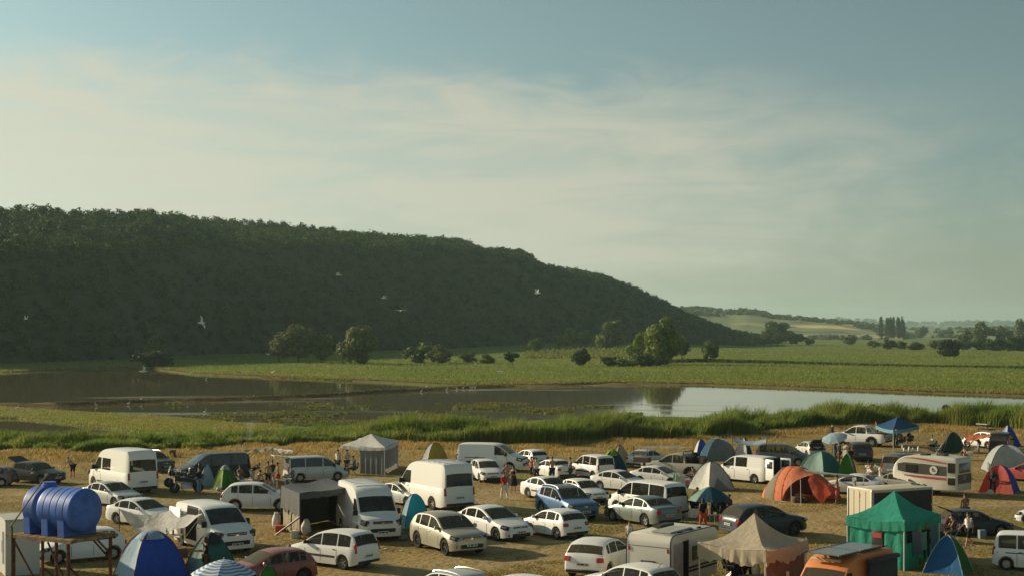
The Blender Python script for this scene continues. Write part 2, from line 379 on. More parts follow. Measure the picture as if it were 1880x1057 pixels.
def ground_mat():
    m, nt, b, ns, lk = nodes('meadow_ground')
    at_ = N(nt, 'ShaderNodeAttribute'); at_.attribute_name = 'cover'
    sp = N(nt, 'ShaderNodeSeparateColor'); lk.new(at_.outputs['Color'], sp.inputs[0])
    ge = N(nt, 'ShaderNodeNewGeometry'); P = ge.outputs['Position']
    d1, f1 = noise_mix(nt, (0.33, 0.225, 0.085), (0.21, 0.145, 0.055), 0.35, 8, .36, .64, vec=P)
    d2, f2 = noise_mix(nt, d1, (0.185, 0.165, 0.05), 0.09, 6, .44, .66, vec=P)      # greener patches
    d3, f3 = noise_mix(nt, d2, (0.37, 0.275, 0.13), 0.16, 7, .56, .72, vec=P, sx=(1, .5, 1))  # worn bare earth
    d4, f4 = noise_mix(nt, (0.14, 0.10, 0.045), d3, 5.0, 6, .30, .48, vec=P)          # specks
    g1, f5 = noise_mix(nt, (0.115, 0.155, 0.030), (0.16, 0.175, 0.04), 0.03, 8, .4, .6, vec=P, sx=(1, .35, 1))
    g2, f6 = noise_mix(nt, g1, (0.23, 0.20, 0.06), 0.012, 5, .58, .72, vec=P, sx=(.6, 1.5, 1))
    g3, f7 = noise_mix(nt, (0.065, 0.085, 0.02), g2, 0.9, 4, .3, .55, vec=P)
    u1, f8 = noise_mix(nt, (0.105, 0.075, 0.035), (0.16, 0.115, 0.05), 0.3, 6, .35, .65, vec=P)
    bare, fb = noise_mix(nt, (0.37, 0.28, 0.145), (0.27, 0.195, 0.09), 0.8, 8, .3, .7, vec=P)
    br = N(nt, 'ShaderNodeMath', operation='MULTIPLY'); bn = N(nt, 'ShaderNodeMapRange'); bn.inputs[1].default_value = .35; bn.inputs[2].default_value = .55; lk.new(f1, bn.inputs[0]); lk.new(bn.outputs[0], br.inputs[0]); lk.new(sp.outputs[1], br.inputs[1])
    d5 = N(nt, 'ShaderNodeMix', data_type='RGBA'); lk.new(br.outputs[0], d5.inputs[0]); lk.new(d4, d5.inputs[6]); lk.new(bare, d5.inputs[7])
    m1 = N(nt, 'ShaderNodeMix', data_type='RGBA'); lk.new(sp.outputs[0], m1.inputs[0]); lk.new(g3, m1.inputs[6]); lk.new(d5.outputs[2], m1.inputs[7])
    m2 = N(nt, 'ShaderNodeMix', data_type='RGBA'); lk.new(sp.outputs[2], m2.inputs[0]); lk.new(m1.outputs[2], m2.inputs[6]); lk.new(u1, m2.inputs[7])
    lk.new(m2.outputs[2], b.inputs['Base Color']); b.inputs['Roughness'].default_value = 0.95; b.inputs['Specular IOR Level'].default_value = 0.1
    no = N(nt, 'ShaderNodeTexNoise'); no.inputs['Scale'].default_value = 3.0; no.inputs['Detail'].default_value = 8; lk.new(P, no.inputs['Vector'])
    bp = N(nt, 'ShaderNodeBump'); bp.inputs['Strength'].default_value = 0.5; bp.inputs['Distance'].default_value = 0.25; lk.new(no.outputs[0], bp.inputs['Height']); lk.new(bp.outputs[0], b.inputs['Normal'])
    return m
def build_ground():
    t = np.concatenate([np.linspace(-.95, -.42, 50)[:-1], np.linspace(-.42, .42, 560)[:-1], np.linspace(.42, .95, 50)])
    inv = np.concatenate([np.linspace(1 / 8., 1 / 50., 40)[:-1], np.linspace(1 / 50., 1 / 420., 620)[:-1], np.linspace(1 / 420., 1 / 12000., 90)])
    dd = 1 / inv
    T, Dd = np.meshgrid(t, dd); X, Y = T * Dd, Dd
    Z, dry, gr, mud = terrain(X, Y)
    V = np.stack([X, Y, Z], -1).reshape(-1, 3)
    n, k = len(dd), len(t)
    i = (np.arange(n - 1)[:, None] * k + np.arange(k - 1)[None]).ravel()
    F = np.stack([i, i + 1, i + k + 1, i + k], -1)
    me = np_mesh('ground', V, F, ground_mat(), smooth=True)
    ca = me.color_attributes.new('cover', 'FLOAT_COLOR', 'POINT')
    ca.data.foreach_set('color', np.stack([dry, lane_weight(X, Y), mud, np.ones_like(dry)], -1).astype(np.float32).ravel())
    tag(link('ground', me), 'dry trampled meadow running down to ponds and green fields', 'ground', kind='structure')
build_ground()
def water_mat():
    m, nt, b, ns, lk = nodes('pond_water')
    b.inputs['Base Color'].default_value = (0.12, 0.095, 0.042, 1); b.inputs['IOR'].default_value = 1.33
    ge = N(nt, 'ShaderNodeNewGeometry')
    mp = N(nt, 'ShaderNodeMapping'); mp.inputs['Scale'].default_value = (1, .5, 1); lk.new(ge.outputs['Position'], mp.inputs[0])
    no = N(nt, 'ShaderNodeTexNoise'); no.inputs['Scale'].default_value = 1.3; no.inputs['Detail'].default_value = 4; lk.new(mp.outputs[0], no.inputs['Vector'])
    mp2 = N(nt, 'ShaderNodeMapping'); mp2.inputs['Scale'].default_value = (.018, .07, 1); lk.new(ge.outputs['Position'], mp2.inputs[0])
    n2 = N(nt, 'ShaderNodeTexNoise'); n2.inputs['Scale'].default_value = 1.0; n2.inputs['Detail'].default_value = 3; lk.new(mp2.outputs[0], n2.inputs['Vector'])
    r2 = N(nt, 'ShaderNodeMapRange'); r2.inputs[1].default_value = .60; r2.inputs[2].default_value = .70; r2.inputs[3].default_value = .012; r2.inputs[4].default_value = .16; lk.new(n2.outputs[0], r2.inputs[0])
    bp = N(nt, 'ShaderNodeBump'); bp.inputs['Distance'].default_value = 0.1; lk.new(r2.outputs[0], bp.inputs['Strength'])
    lk.new(no.outputs[0], bp.inputs['Height']); lk.new(bp.outputs[0], b.inputs['Normal'])
    r3 = N(nt, 'ShaderNodeMapRange'); r3.inputs[1].default_value = .60; r3.inputs[2].default_value = .72; r3.inputs[3].default_value = .04; r3.inputs[4].default_value = .22; lk.new(n2.outputs[0], r3.inputs[0])
    lk.new(r3.outputs[0], b.inputs['Roughness'])
    return m
def build_water():
    t = np.linspace(-0.95, 0.95, 40); dd = np.linspace(120, 460, 40)
    T, Dd = np.meshgrid(t, dd); V = np.stack([T * Dd, Dd, np.full_like(T, WATER)], -1).reshape(-1, 3)
    k = 40; i = (np.arange(39)[:, None] * k + np.arange(39)[None]).ravel()
    tag(link('water', np_mesh('water', V, np.stack([i, i + 1, i + k + 1, i + k], -1), water_mat())), 'still dark pond water reflecting hill and sky', 'water', kind='structure')
build_water()

# ================================================================ wooded ridge
H_SIL = [(-1500, 330), (-700, 350), (-300, 365), (0, 379), (45, 381), (100, 384), (180, 389), (260, 388), (320, 392), (380, 401), (450, 406), (520, 411), (600, 418), (680, 428), (760, 433), (850, 440), (880, 453), (925, 457), (958, 460), (978, 472), (994, 486), (1050, 495), (1105, 504), (1150, 523), (1200, 546), (1260, 576), (1320, 598), (1370, 614), (1400, 622), (1430, 628)]
H_BAS = [(-1500, 690), (-300, 676), (0, 667), (200, 660), (400, 649), (600, 645), (900, 640), (1100, 636), (1300, 632), (1430, 630)]
def hill_xyz(px, t):
    """t 0 at the foot, 1 at the skyline, beyond 1 down the far side"""
    b = dist(ip(px, H_BAS)); run = ip(px, [(-1500, 185), (0, 185), (900, 185), (1260, 100), (1460, 50)])
    top = b + run; zt = CAMH + (HOR - ip(px, H_SIL)) / FPX * top - 3.2
    zt = np.maximum(zt, 0.3)
    sh = ip(px, [(-1500, .58), (0, .58), (300, .64), (600, .76), (900, .84), (1460, .9)])    # height of the shoulder where the steep wooded face ends
    ts = np.clip(sh * zt / .86 / run, .05, .8); u = np.clip((t - ts) / (1 - ts), 0, 1)
    prof = np.where(t <= ts, sh * t / ts, np.where(t <= 1, sh + (1 - sh) * u ** .92, 1 - 0.25 * (t - 1)))
    d = b + run * t
    X = (px - CX) / FPX * d
    z = zt * prof
    z = z + np.clip(t, 0, 1) * np.clip(1.05 - t, 0, 1) * 9.0 * vnoise(X / 55 + 2, d / 90, 21, 3)
    return X, d, z
def hill_soil():
    m, nt, b, ns, lk = nodes('hill_soil'); ge = N(nt, 'ShaderNodeNewGeometry')
    o, f = noise_mix(nt, (0.03, 0.04, 0.015), (0.06, 0.055, 0.025), .05, 6, vec=ge.outputs['Position'])
    lk.new(o, b.inputs['Base Color']); b.inputs['Roughness'].default_value = 1
    return m
def build_hill():
    px = np.linspace(-1500, 1430, 240); t = np.concatenate([np.linspace(-.03, 1, 40), np.linspace(1.1, 3.2, 14)])
    P, T = np.meshgrid(px, t); X, Y, Z = hill_xyz(P, T); Z = np.where(T < 0, -2.0, Z)
    V = np.stack([X, Y, Z], -1).reshape(-1, 3); k = len(px)
    i = (np.arange(len(t) - 1)[:, None] * k + np.arange(k - 1)[None]).ravel()
    tag(link('hill', np_mesh('hill', V, np.stack([i, i + 1, i + k + 1, i + k], -1), hill_soil(), smooth=True)), 'long ridge falling gently towards the plain', 'hill', kind='structure')
build_hill()
def leaf_cloud(n, seed, lumps=9, leaf=.16, squash=.85, core=.55, up=.0):
    """unit crown of n small leaf quads gathered in lumps: centres, and quad offsets (n,4,3)"""
    g = np.random.default_rng(seed)
    lc = g.normal(size=(lumps, 3)); lc /= np.linalg.norm(lc, axis=1)[:, None]; lc *= g.uniform(.35, .72, (lumps, 1)); lc[:, 2] = lc[:, 2] * squash + .05
    lr = g.uniform(.26, .46, lumps)
    w_ = g.integers(0, lumps, n); dv = g.normal(size=(n, 3)); dv /= np.linalg.norm(dv, axis=1)[:, None]
    c = lc[w_] + dv * (lr[w_] * g.uniform(core, 1.06, n) ** .6)[:, None]
    nrm = dv + g.normal(size=(n, 3)) * .45; nrm[:, 2] += up; nrm /= np.linalg.norm(nrm, axis=1)[:, None]
    a = np.cross(nrm, g.normal(size=(n, 3))); a /= np.linalg.norm(a, axis=1)[:, None]; b = np.cross(nrm, a)
    s = (leaf * g.uniform(.6, 1.3, n))[:, None]
    q = np.stack([a * s, b * s * .6, -a * s, -b * s * .6], 1)
    return c[:, None, :] + q
def quads_obj(Q): 
    V = Q.reshape(-1, 3); return V, np.arange(len(V)).reshape(-1, 4)
def scatter_crowns(temps, pos, rad, hgt, seed):
    g = np.random.default_rng(seed); out = []
    for i in range(len(pos)):
        q = temps[g.integers(len(temps))]; a = g.uniform(0, 6.283); ca, sa = math.cos(a), math.sin(a)
        M = np.array([[ca * rad[i], -sa * rad[i], 0], [sa * rad[i], ca * rad[i], 0], [0, 0, hgt[i]]])
        out.append(q @ M.T + pos[i])
    return np.concatenate(out)
M_FOREST = leafy('forest_leaves', (0.014, 0.042, 0.010), (0.078, 0.110, 0.022), .25, .13)
def build_forest():
    temps = [leaf_cloud(165, 100 + k, 8, .155, .9, .7, .25) for k in range(7)]
    g = np.random.default_rng(5); pos = []; rad = []; hg = []
    for row in range(64):
        t = row / 63 * 1.22 - .0
        px = -420.0
        while px < 1420:
            b = float(dist(ip(px, H_BAS))); r = 1.6 + 2.6 * g.uniform(0, 1) ** 1.6
            px += r * 1.55 * FPX / b * g.uniform(.75, 1.2)
            p = px + g.normal() * 4; tt = t + g.uniform(-.012, .012)
            x, y, z = hill_xyz(np.array([p]), np.array([max(tt, 0.0)]))
            pos.append((x[0], y[0], max(z[0], 0) + r * .55)); rad.append(r * 1.05); hg.append(r * g.uniform(.7, 1.08))
    # plain left continuation outside the frame, coarser, so that the light stays right
    Q = scatter_crowns(temps, np.array(pos), np.array(rad), np.array(hg), 6)
    V, F = quads_obj(Q)
    tag(link('forest', np_mesh('forest', V, F, M_FOREST)), 'dense dark oak wood covering the whole ridge', 'forest', kind='stuff')
    return len(pos)
build_forest()

# ================================================================ air
def build_haze():
    m = bpy.data.materials.new('thin_haze'); m.use_nodes = True; nt = m.node_tree
    nt.nodes.remove(nt.nodes['Principled BSDF'])
    v = N(nt, 'ShaderNodeVolumePrincipled'); v.inputs['Color'].default_value = (0.62, 0.86, 0.82, 1); v.inputs['Density'].default_value = HAZE_D; v.inputs['Anisotropy'].default_value = 0.2
    nt.links.new(v.outputs[0], nt.nodes['Material Output'].inputs['Volume'])
    b = MB(); b.box((0, 4960, 74.5), (11000, 10200, 155)); b.obj('haze', m, smooth=0)
    tag(bpy.data.objects['haze'], 'faint evening haze over the valley', 'haze', kind='stuff')
HAZE_D = 0.0001
build_haze()
# ================================================================ vehicles
VT = {
 'hatch': dict(L=4.05, W=1.74, wb=2.52, fo=.82, wr=.315, gc=.20, k=.30,
   top=[(0,.48),(.02,.62),(.12,.72),(.38,.80),(.98,.94),(1.16,.99),(1.85,1.35),(2.1,1.42),(2.6,1.465),(3.2,1.44),(3.52,1.38),(3.72,1.2),(3.92,.96),(3.98,.82),(4.02,.62),(4.05,.45)],
   belt=[(0,.55),(.9,.86),(1.5,.90),(3.2,.96),(4.05,.99)], ws=(1.14,1.93), rw=(1.30,1.02), sw=(1.38,3.5), pil=[2.42,3.18], tz=.80),
 'sedan': dict(L=4.58, W=1.79, wb=2.66, fo=.90, wr=.32, gc=.19, k=.30,
   top=[(0,.46),(.02,.60),(.12,.70),(.4,.78),(1.12,.93),(1.3,.99),(2.05,1.35),(2.35,1.43),(2.75,1.46),(3.2,1.42),(3.5,1.34),(3.95,1.09),(4.12,1.05),(4.44,1.02),(4.52,.93),(4.56,.65),(4.58,.45)],
   belt=[(0,.55),(1,.86),(1.6,.90),(3.6,.97),(4.58,.95)], ws=(1.26,2.13), rwf=(3.45,3.93), sw=(1.55,3.74), pil=[2.55,3.36], tz=.80),
 'suv': dict(L=4.45, W=1.86, wb=2.65, fo=.88, wr=.36, gc=.25, k=.30, clad=True,
   top=[(0,.55),(.02,.76),(.1,.90),(.4,.99),(1.02,1.07),(1.2,1.12),(1.85,1.5),(2.15,1.60),(2.7,1.65),(3.4,1.62),(3.85,1.55),(4.12,1.3),(4.32,1.06),(4.39,.9),(4.42,.7),(4.45,.5)],
   belt=[(0,.70),(1,.98),(1.5,1.02),(3.3,1.07),(4.45,1.12)], ws=(1.18,1.95), rw=(1.46,1.16), sw=(1.42,3.8), pil=[2.5,3.35], tz=.92),
 'mpv': dict(L=4.5, W=1.76, wb=2.8, fo=.84, wr=.32, gc=.2, k=.22,
   top=[(0,.48),(.02,.66),(.1,.78),(.4,.86),(.95,1.0),(1.1,1.05),(1.8,1.46),(2.15,1.60),(2.8,1.68),(3.7,1.66),(4.15,1.60),(4.32,1.3),(4.42,1.0),(4.46,.8),(4.48,.6),(4.5,.45)],
   belt=[(0,.6),(1,.95),(1.5,.98),(4.5,1.04)], ws=(1.10,1.92), rw=(1.52,1.10), sw=(1.32,4.1), pil=[2.32,3.3], tz=1.0),
 'smallvan': dict(L=4.25, W=1.80, wb=2.7, fo=.85, wr=.315, gc=.2, k=.14,
   top=[(0,.48),(.02,.72),(.1,.86),(.72,1.04),(.95,1.10),(1.52,1.56),(1.85,1.74),(2.3,1.82),(3.6,1.80),(4.04,1.74),(4.12,1.3),(4.17,1.0),(4.2,.8),(4.23,.6),(4.25,.45)],
   belt=[(0,.62),(.9,1.0),(1.4,1.04),(4.25,1.06)], ws=(.98,1.66), rw=(1.62,1.12), sw=(1.15,3.95), pil=[2.1,3.05], tz=.95),
 'midvan': dict(L=4.95, W=1.92, wb=3.0, fo=.92, wr=.335, gc=.2, k=.13,
   top=[(0,.48),(.02,.78),(.1,.97),(.66,1.14),(.85,1.20),(1.5,1.70),(1.85,1.88),(2.3,1.95),(4.4,1.94),(4.76,1.88),(4.84,1.4),(4.88,1.0),(4.91,.8),(4.93,.6),(4.95,.45)],
   belt=[(0,.66),(.85,1.1),(1.3,1.14),(4.95,1.14)], ws=(.9,1.7), rw=(1.74,1.22), sw=(1.1,4.7), pil=[2.1,3.5], tz=1.0),
 'bigvan': dict(L=5.55, W=2.02, wb=3.3, fo=1.0, wr=.345, gc=.22, k=.075,
   top=[(0,.48),(.02,.84),(.1,1.04),(.68,1.22),(.85,1.28),(1.42,1.90),(1.72,2.24),(2.15,2.42),(2.9,2.5),(5.1,2.5),(5.40,2.43),(5.46,1.4),(5.50,.9),(5.52,.7),(5.55,.45)],
   belt=[(0,.70),(.85,1.18),(1.3,1.22),(5.55,1.22)], ws=(.9,1.5), rw=(1.95,1.30), sw=(1.05,5.3), pil=[2.0], wtop=1.92, tz=1.05),
 'pickup': dict(L=5.3, W=1.86, wb=3.08, fo=.98, wr=.39, gc=.34, k=.24, clad=True, bed=(3.86,5.16),
   top=[(0,.60),(.02,.86),(.1,1.0),(.5,1.08),(1.28,1.15),(1.42,1.19),(2.05,1.60),(2.35,1.74),(2.8,1.79),(3.3,1.77),(3.5,1.68),(3.68,1.2),(3.72,1.15),(3.8,1.14),(5.2,1.14),(5.26,1.0),(5.3,.6)],
   belt=[(0,.76),(1,1.06),(1.6,1.10),(5.3,1.10)], ws=(1.40,2.15), rw=(1.6,1.25), rwlim=3.75, sw=(1.6,3.55), pil=[2.62], tz=.98),
}
M_GLASS = glass_mat('car_glass', (0.012, 0.016, 0.015), .13); M_GLASS2 = glass_mat('dark_glass', (0.006, 0.007, 0.007), .06)
def clear_glass():
    m, nt, b, ns, lk = nodes('clear_glass'); tr = N(nt, 'ShaderNodeBsdfTransparent'); tr.inputs[0].default_value = (.60, .68, .62, 1)
    b.inputs['Base Color'].default_value = (.01, .012, .012, 1); b.inputs['Roughness'].default_value = .06; b.inputs['Specular IOR Level'].default_value = .7
    fr = N(nt, 'ShaderNodeFresnel'); fr.inputs[0].default_value = 1.6; f2 = N(nt, 'ShaderNodeMath', operation='MULTIPLY_ADD'); f2.inputs[1].default_value = .9; f2.inputs[2].default_value = .16; lk.new(fr.outputs[0], f2.inputs[0])
    m1 = N(nt, 'ShaderNodeMixShader'); lk.new(f2.outputs[0], m1.inputs[0]); lk.new(tr.outputs[0], m1.inputs[1]); lk.new(b.outputs[0], m1.inputs[2])
    df = N(nt, 'ShaderNodeBsdfDiffuse'); df.inputs[0].default_value = rgba(DUST); ge = N(nt, 'ShaderNodeNewGeometry'); sp = N(nt, 'ShaderNodeSeparateXYZ'); lk.new(ge.outputs['Normal'], sp.inputs[0])
    up = N(nt, 'ShaderNodeMapRange'); up.inputs[1].default_value = 0.15; up.inputs[2].default_value = 0.9; up.inputs[3].default_value = 0.05; up.inputs[4].default_value = .24; lk.new(sp.outputs[2], up.inputs[0])
    m2 = N(nt, 'ShaderNodeMixShader'); lk.new(up.outputs[0], m2.inputs[0]); lk.new(m1.outputs[0], m2.inputs[1]); lk.new(df.outputs[0], m2.inputs[2]); lk.new(m2.outputs[0], ns['Material Output'].inputs[0])
    return m
M_CLEAR = clear_glass(); M_CABIN = simple('cabin_plastic', (.05, .05, .048), .8, .2); M_SEATC = simple('seat_cloth', (.11, .11, .10), .9, .1)
M_TYRE = simple('tyre_rubber', (0.025, 0.024, 0.022), .85, .2, var=.4)
M_RIM = simple('alloy_rim', (0.42, 0.41, 0.38), .35, .5, .7)
M_RIMD = simple('dark_rim', (0.05, 0.05, 0.05), .4, .5, .3)
M_BLACK = simple('black_plastic', (0.022, 0.023, 0.024), .6, .3)
M_RED = simple('red_lens', (0.36, 0.018, 0.014), .2, .5, var=.3, scale=8)
M_HEAD = simple('headlight_lens', (0.34, 0.36, 0.36), .12, .6, .2, var=.5, scale=9)
M_PLATE = simple('plate_white', (0.55, 0.55, 0.50), .5, .3, var=.1)
M_SEAM = simple('door_gap', (0.06, 0.058, 0.05), .8, .1)
M_CHROME = simple('bright_trim', (0.5, 0.5, 0.48), .25, .5, .9, var=.1)
M_INK = simple('plate_ink', (0.03, 0.03, 0.035), .7, .2)
PAINTS = dict(white=((0.77, 0.76, 0.72), .30, 0, .36), cream=((0.70, 0.66, 0.55), .4, 0, .5), silver=((0.50, 0.51, 0.49), .3, .25, .45), grey=((0.085, 0.09, 0.09), .32, .3, .35),
  beige=((0.40, 0.355, 0.27), .3, .3, .55), champagne=((0.34, 0.315, 0.245), .28, .35, .42), black=((0.010, 0.011, 0.012), .25, 0, .13), green=((0.014, 0.020, 0.018), .25, .1, .22), navy=((0.012, 0.020, 0.034), .25, .1, .22),
  slate=((0.04, 0.05, 0.058), .28, .2, .3), red=((0.20, 0.02, 0.014), .3, .05, .42), brightred=((0.42, 0.03, 0.035), .3, 0, .35), blue=((0.014, 0.10, 0.25), .28, .15, .28), teal=((0.115, 0.155, 0.15), .28, .3, .45), orange=((0.62, 0.185, 0.04), .45, 0, .22))
def P_(c): a = PAINTS[c]; return paint(c, *a)
def chaikin(p, n=2):
    for _ in range(n):
        q = [p[0]]
        for a, b in zip(p[:-1], p[1:]):
            q += [(a[0] * .75 + b[0] * .25, a[1] * .75 + b[1] * .25), (a[0] * .25 + b[0] * .75, a[1] * .25 + b[1] * .75)]
        p = q + [p[-1]]
    return p
class Shape:
    """half section of a vehicle body as a function of f, the distance behind the front bumper"""
    def __init__(s, T):
        s.T = T; s.top = np.array(chaikin(T['top'], 2)); s.L, s.W = T['L'], T['W']
        for i in range(1, len(s.top)):
            if s.top[i, 0] <= s.top[i - 1, 0]: s.top[i, 0] = s.top[i - 1, 0] + 1e-4
        s.wx = (T['fo'], T['fo'] + T['wb']); s.ra = T['wr'] + .065
    def zt(s, f): return float(np.interp(f, s.top[:, 0], s.top[:, 1]))
    def zb(s, f):
        b = s.T['belt']; return min(float(np.interp(f, [p[0] for p in b], [p[1] for p in b])), s.zt(f) - .035)
    def w(s, f):
        a = s.W / 2; e = f / .62; q = (s.L - f) / .5
        if e < 1: a -= .20 * (1 - e) ** 2.2
        if q < 1: a -= .11 * (1 - q) ** 2.2
        return a
    def arch(s, f):
        z = s.T['gc']; h = 0
        for c in s.wx:
            d = abs(f - c)
            if d < s.ra: h = max(h, s.T['wr'] + math.sqrt(max(0, s.ra ** 2 - d * d)))
        if f < .35: z += .06 * (1 - f / .35)
        if s.L - f < .35: z += .12 * (1 - (s.L - f) / .35)
        return z, max(z, h)
    def side(s, f, z):
        zb = s.zb(f); w = s.w(f)
        if z <= zb: return w - .045 * smooth01((z - zb + .12) / .12) if z > zb - .12 else w
        return w - .045 - s.T['k'] * (z - zb)
    def y8(s, f):
        zt = s.zt(f); zs = max(s.zb(f), zt - .045); return max(.05, s.side(f, zs) - min(.07, .02 + (zt - s.zb(f)) * .3)), zt - .012
    def ring(s, f):
        zt, zb, w = s.zt(f), s.zb(f), s.w(f); gc, za = s.arch(f)
        zm = max(za + .015, min(.46, zb - .1)); zs = max(zb + .004, zt - .045); y8, z8 = s.y8(f)
        crown = .028 if zt > zb + .2 else .02
        if zt - zb >= .2:
            zl = zb + .035; zh = max(zl + .02, min(s.T.get('wtop', 9), zt - .085))
        else: zl, zh = zb + .25 * (zs - zb), zb + .6 * (zs - zb)
        return [(0, gc), (w - .30, gc), (w - .30, za), (w - .025, za), (w, zm), (w - .004, max(zm + .01, zb - .10)), (w - .045, zb), (s.side(f, zl), zl), (s.side(f, zh), zh), (s.side(f, zs), zs), (y8, z8), (y8 * .5, zt + crown * .7), (0, zt + crown)]
    def stations(s, extra=()):
        st = set(round(float(e), 4) for e in extra) | set(np.round(s.top[:, 0], 4)); L = s.L
        for c in s.wx:
            for a in range(0, 181, 18): st.add(round(c + s.ra * math.cos(R(a)), 4))
            st.add(round(c - s.ra - .004, 4)); st.add(round(c + s.ra + .004, 4))
        for f in np.arange(.2, L, .25): st.add(round(float(f), 4))
        o = sorted(x for x in st if 0 <= x <= L); r = [o[0]]
        ex = set(round(float(e), 4) for e in extra)
        for x in o[1:]:
            if x - r[-1] > .0035: r.append(x)
            elif x in ex and len(r) > 1: r[-1] = x
        r[-1] = L
        return r
    def frear(s, z, lim=None):
        """f of the rear slope at height z"""
        i0 = int(np.argmax(s.top[:, 1])); fs = s.top[i0:, 0]; zs = s.top[i0:, 1]
        if lim: k = fs <= lim; fs, zs = fs[k], zs[k]
        return float(np.interp(-z, -zs, fs))
    def ffront(s, z): 
        i0 = int(np.argmax(s.top[:, 1])); return float(np.interp(z, s.top[:i0, 1], s.top[:i0, 0]))
VMESH = {}
def body_mesh(typ, panes=(), tops=()):
    """the body shell; real openings are left where the glass goes"""
    S = Shape(VT[typ]); b = MB(); rows = []; fs = S.stations([x for p in list(panes) + list(tops) for x in p])
    for f in fs:
        r = S.ring(f); x = S.L / 2 - f
        rows.append([(x, 0, r[-1][1])] + [(x, -y, z) for y, z in reversed(r[:-1])][:-1] + [(x, y, z) for y, z in r[:-1]])
    n = len(rows[0]); b.grid(rows, close=True); keep = []
    for q, fc in enumerate(b.f):
        i, k = divmod(q, n); f0, f1 = fs[i], fs[i + 1]; hole = False
        if k in (4, 19) and min(S.zt(f0) - S.zb(f0), S.zt(f1) - S.zb(f1)) >= .2: hole = any(a - .001 <= f0 and f1 <= c + .001 for a, c in panes)
        if k in (0, 1, 22, 23): hole = any(a - .001 <= f0 and f1 <= c + .001 for a, c in tops)
        if not hole: keep.append(fc)
    b.f = keep; b.m = [0] * len(keep)
    b.f.append(tuple(range(n))); b.m.append(0); b.f.append(tuple(range(len(b.v) - n, len(b.v)))); b.m.append(0)
    return b
def patch_top(S, f0, f1, inset=.012, off=.008, steps=10):
    rows = []
    for i in range(steps + 1):
        f = f0 + (f1 - f0) * i / steps; y8, z8 = S.y8(f); zt = S.zt(f); crown = .028 if zt > S.zb(f) + .2 else .02
        df = .01; sl = (S.zt(f + df) - S.zt(f - df)) / (2 * df); nl = math.hypot(1, sl); nx, nz = sl / nl, 1 / nl  # x points forward = -f
        row = []
        for s_ in (-1, -.75, -.5, 0, .5, .75, 1):
            ye = max(.02, y8 - inset); y = s_ * ye; a = abs(y) / y8
            z = (zt + crown * .7) + (zt - .012 - zt - crown * .7) * max(0, (a - .5) / .5) if a > .5 else zt + crown + (-.3 * crown) * a / .5
            row.append((S.L / 2 - f + nx * off, y, z + nz * off))
        rows.append(row)
    return MB().grid(rows)
def pane(S, f0, f1, sgn, lowm=.035, topm=.085, off=.007, zcap=None):
    fs = [f0 + (f1 - f0) * i / 9 for i in range(10)]; lo, hi = [], []
    for f in fs:
        zl = S.zb(f) + lowm; zh = S.zt(f) - topm
        if zcap: zh = min(zh, zcap)
        if zh < zl + .03: zh = zl + .005
        lo.append((S.L / 2 - f, sgn * (S.side(f, zl) + off), zl)); hi.append((S.L / 2 - f, sgn * (S.side(f, zh) + off), zh))
    mid = [tuple((np.array(a) + np.array(c)) / 2) for a, c in zip(lo, hi)]
    return MB().grid([lo, mid, hi])
def wheel_meshes(dark):
    key = ('wheel', dark)
    if key not in VMESH:
        t = MB(); t.lathe([(.62, -.10), (.66, -.115), (.90, -.12), (.98, -.09), (1.0, -.05), (1.0, .05), (.98, .09), (.90, .12), (.66, .115), (.62, .10)], 28, 'y', cap=False)
        t.v = [(x, y * 2.7, z) for x, y, z in t.v]
        r = MB(); r.lathe([(.0, -.06), (.60, -.10), (.66, -.25), (.66, .25), (.60, .12), (.55, .10), (.50, -.02), (0, -.03)], 28, 'y', cap=False)
        for k in range(5):
            a = 2 * PI * k / 5; M = Matrix.Rotation(-a, 3, 'Y'); r.box(M @ Vector((.34, .15, 0)), (.56, .08, .17), M)
        r.lathe([(.001, .2), (.12, .2), (.13, .1)], 10, 'y', cap=False)
        VMESH[key] = (t.mesh('wheel', M_TYRE), r.mesh('rim', M_RIMD if dark else M_RIM))
    return VMESH[key]
def fit(T, Lp, Rp, Bp, phi):
    """ground position and scale so that the wheels fill the given span of the photograph and touch down at its lower edge"""
    c, s_ = math.cos(R(phi)), math.sin(R(phi)); L, W = T['L'] * .965, T['W'] * .93; k = 1.0
    P = at((Lp + Rp) / 2, Bp - 12)
    for _ in range(60):
        q = [(P.x + k * (a * L / 2 * c - b * W / 2 * s_), P.y + k * (a * L / 2 * s_ + b * W / 2 * c)) for a in (-1, 1) for b in (-1, 1)]
        px = [CX + FPX * x / y for x, y in q]
        wq = [(P.x + k * (a * c - b * W / 2 * s_), P.y + k * (a * s_ + b * W / 2 * c)) for a in (T['L'] / 2 - T['fo'], T['L'] / 2 - T['fo'] - T['wb']) for b in (-1, 1)]
        py = max(HOR + FPX * CAMH / y for x, y in wq)
        k = min(1.14, max(.90, k * (1 + .5 * ((Rp - Lp) / (max(px) - min(px)) - 1))))
        P.x += ((Lp + Rp) / 2 - (max(px) + min(px)) / 2) * P.y / FPX
        y2 = P.y * (1 + .6 * ((py - HOR) / (Bp - HOR) - 1)); P.x *= y2 / P.y; P.y = y2
    P.z = gz(P.x, P.y)
    return P, k
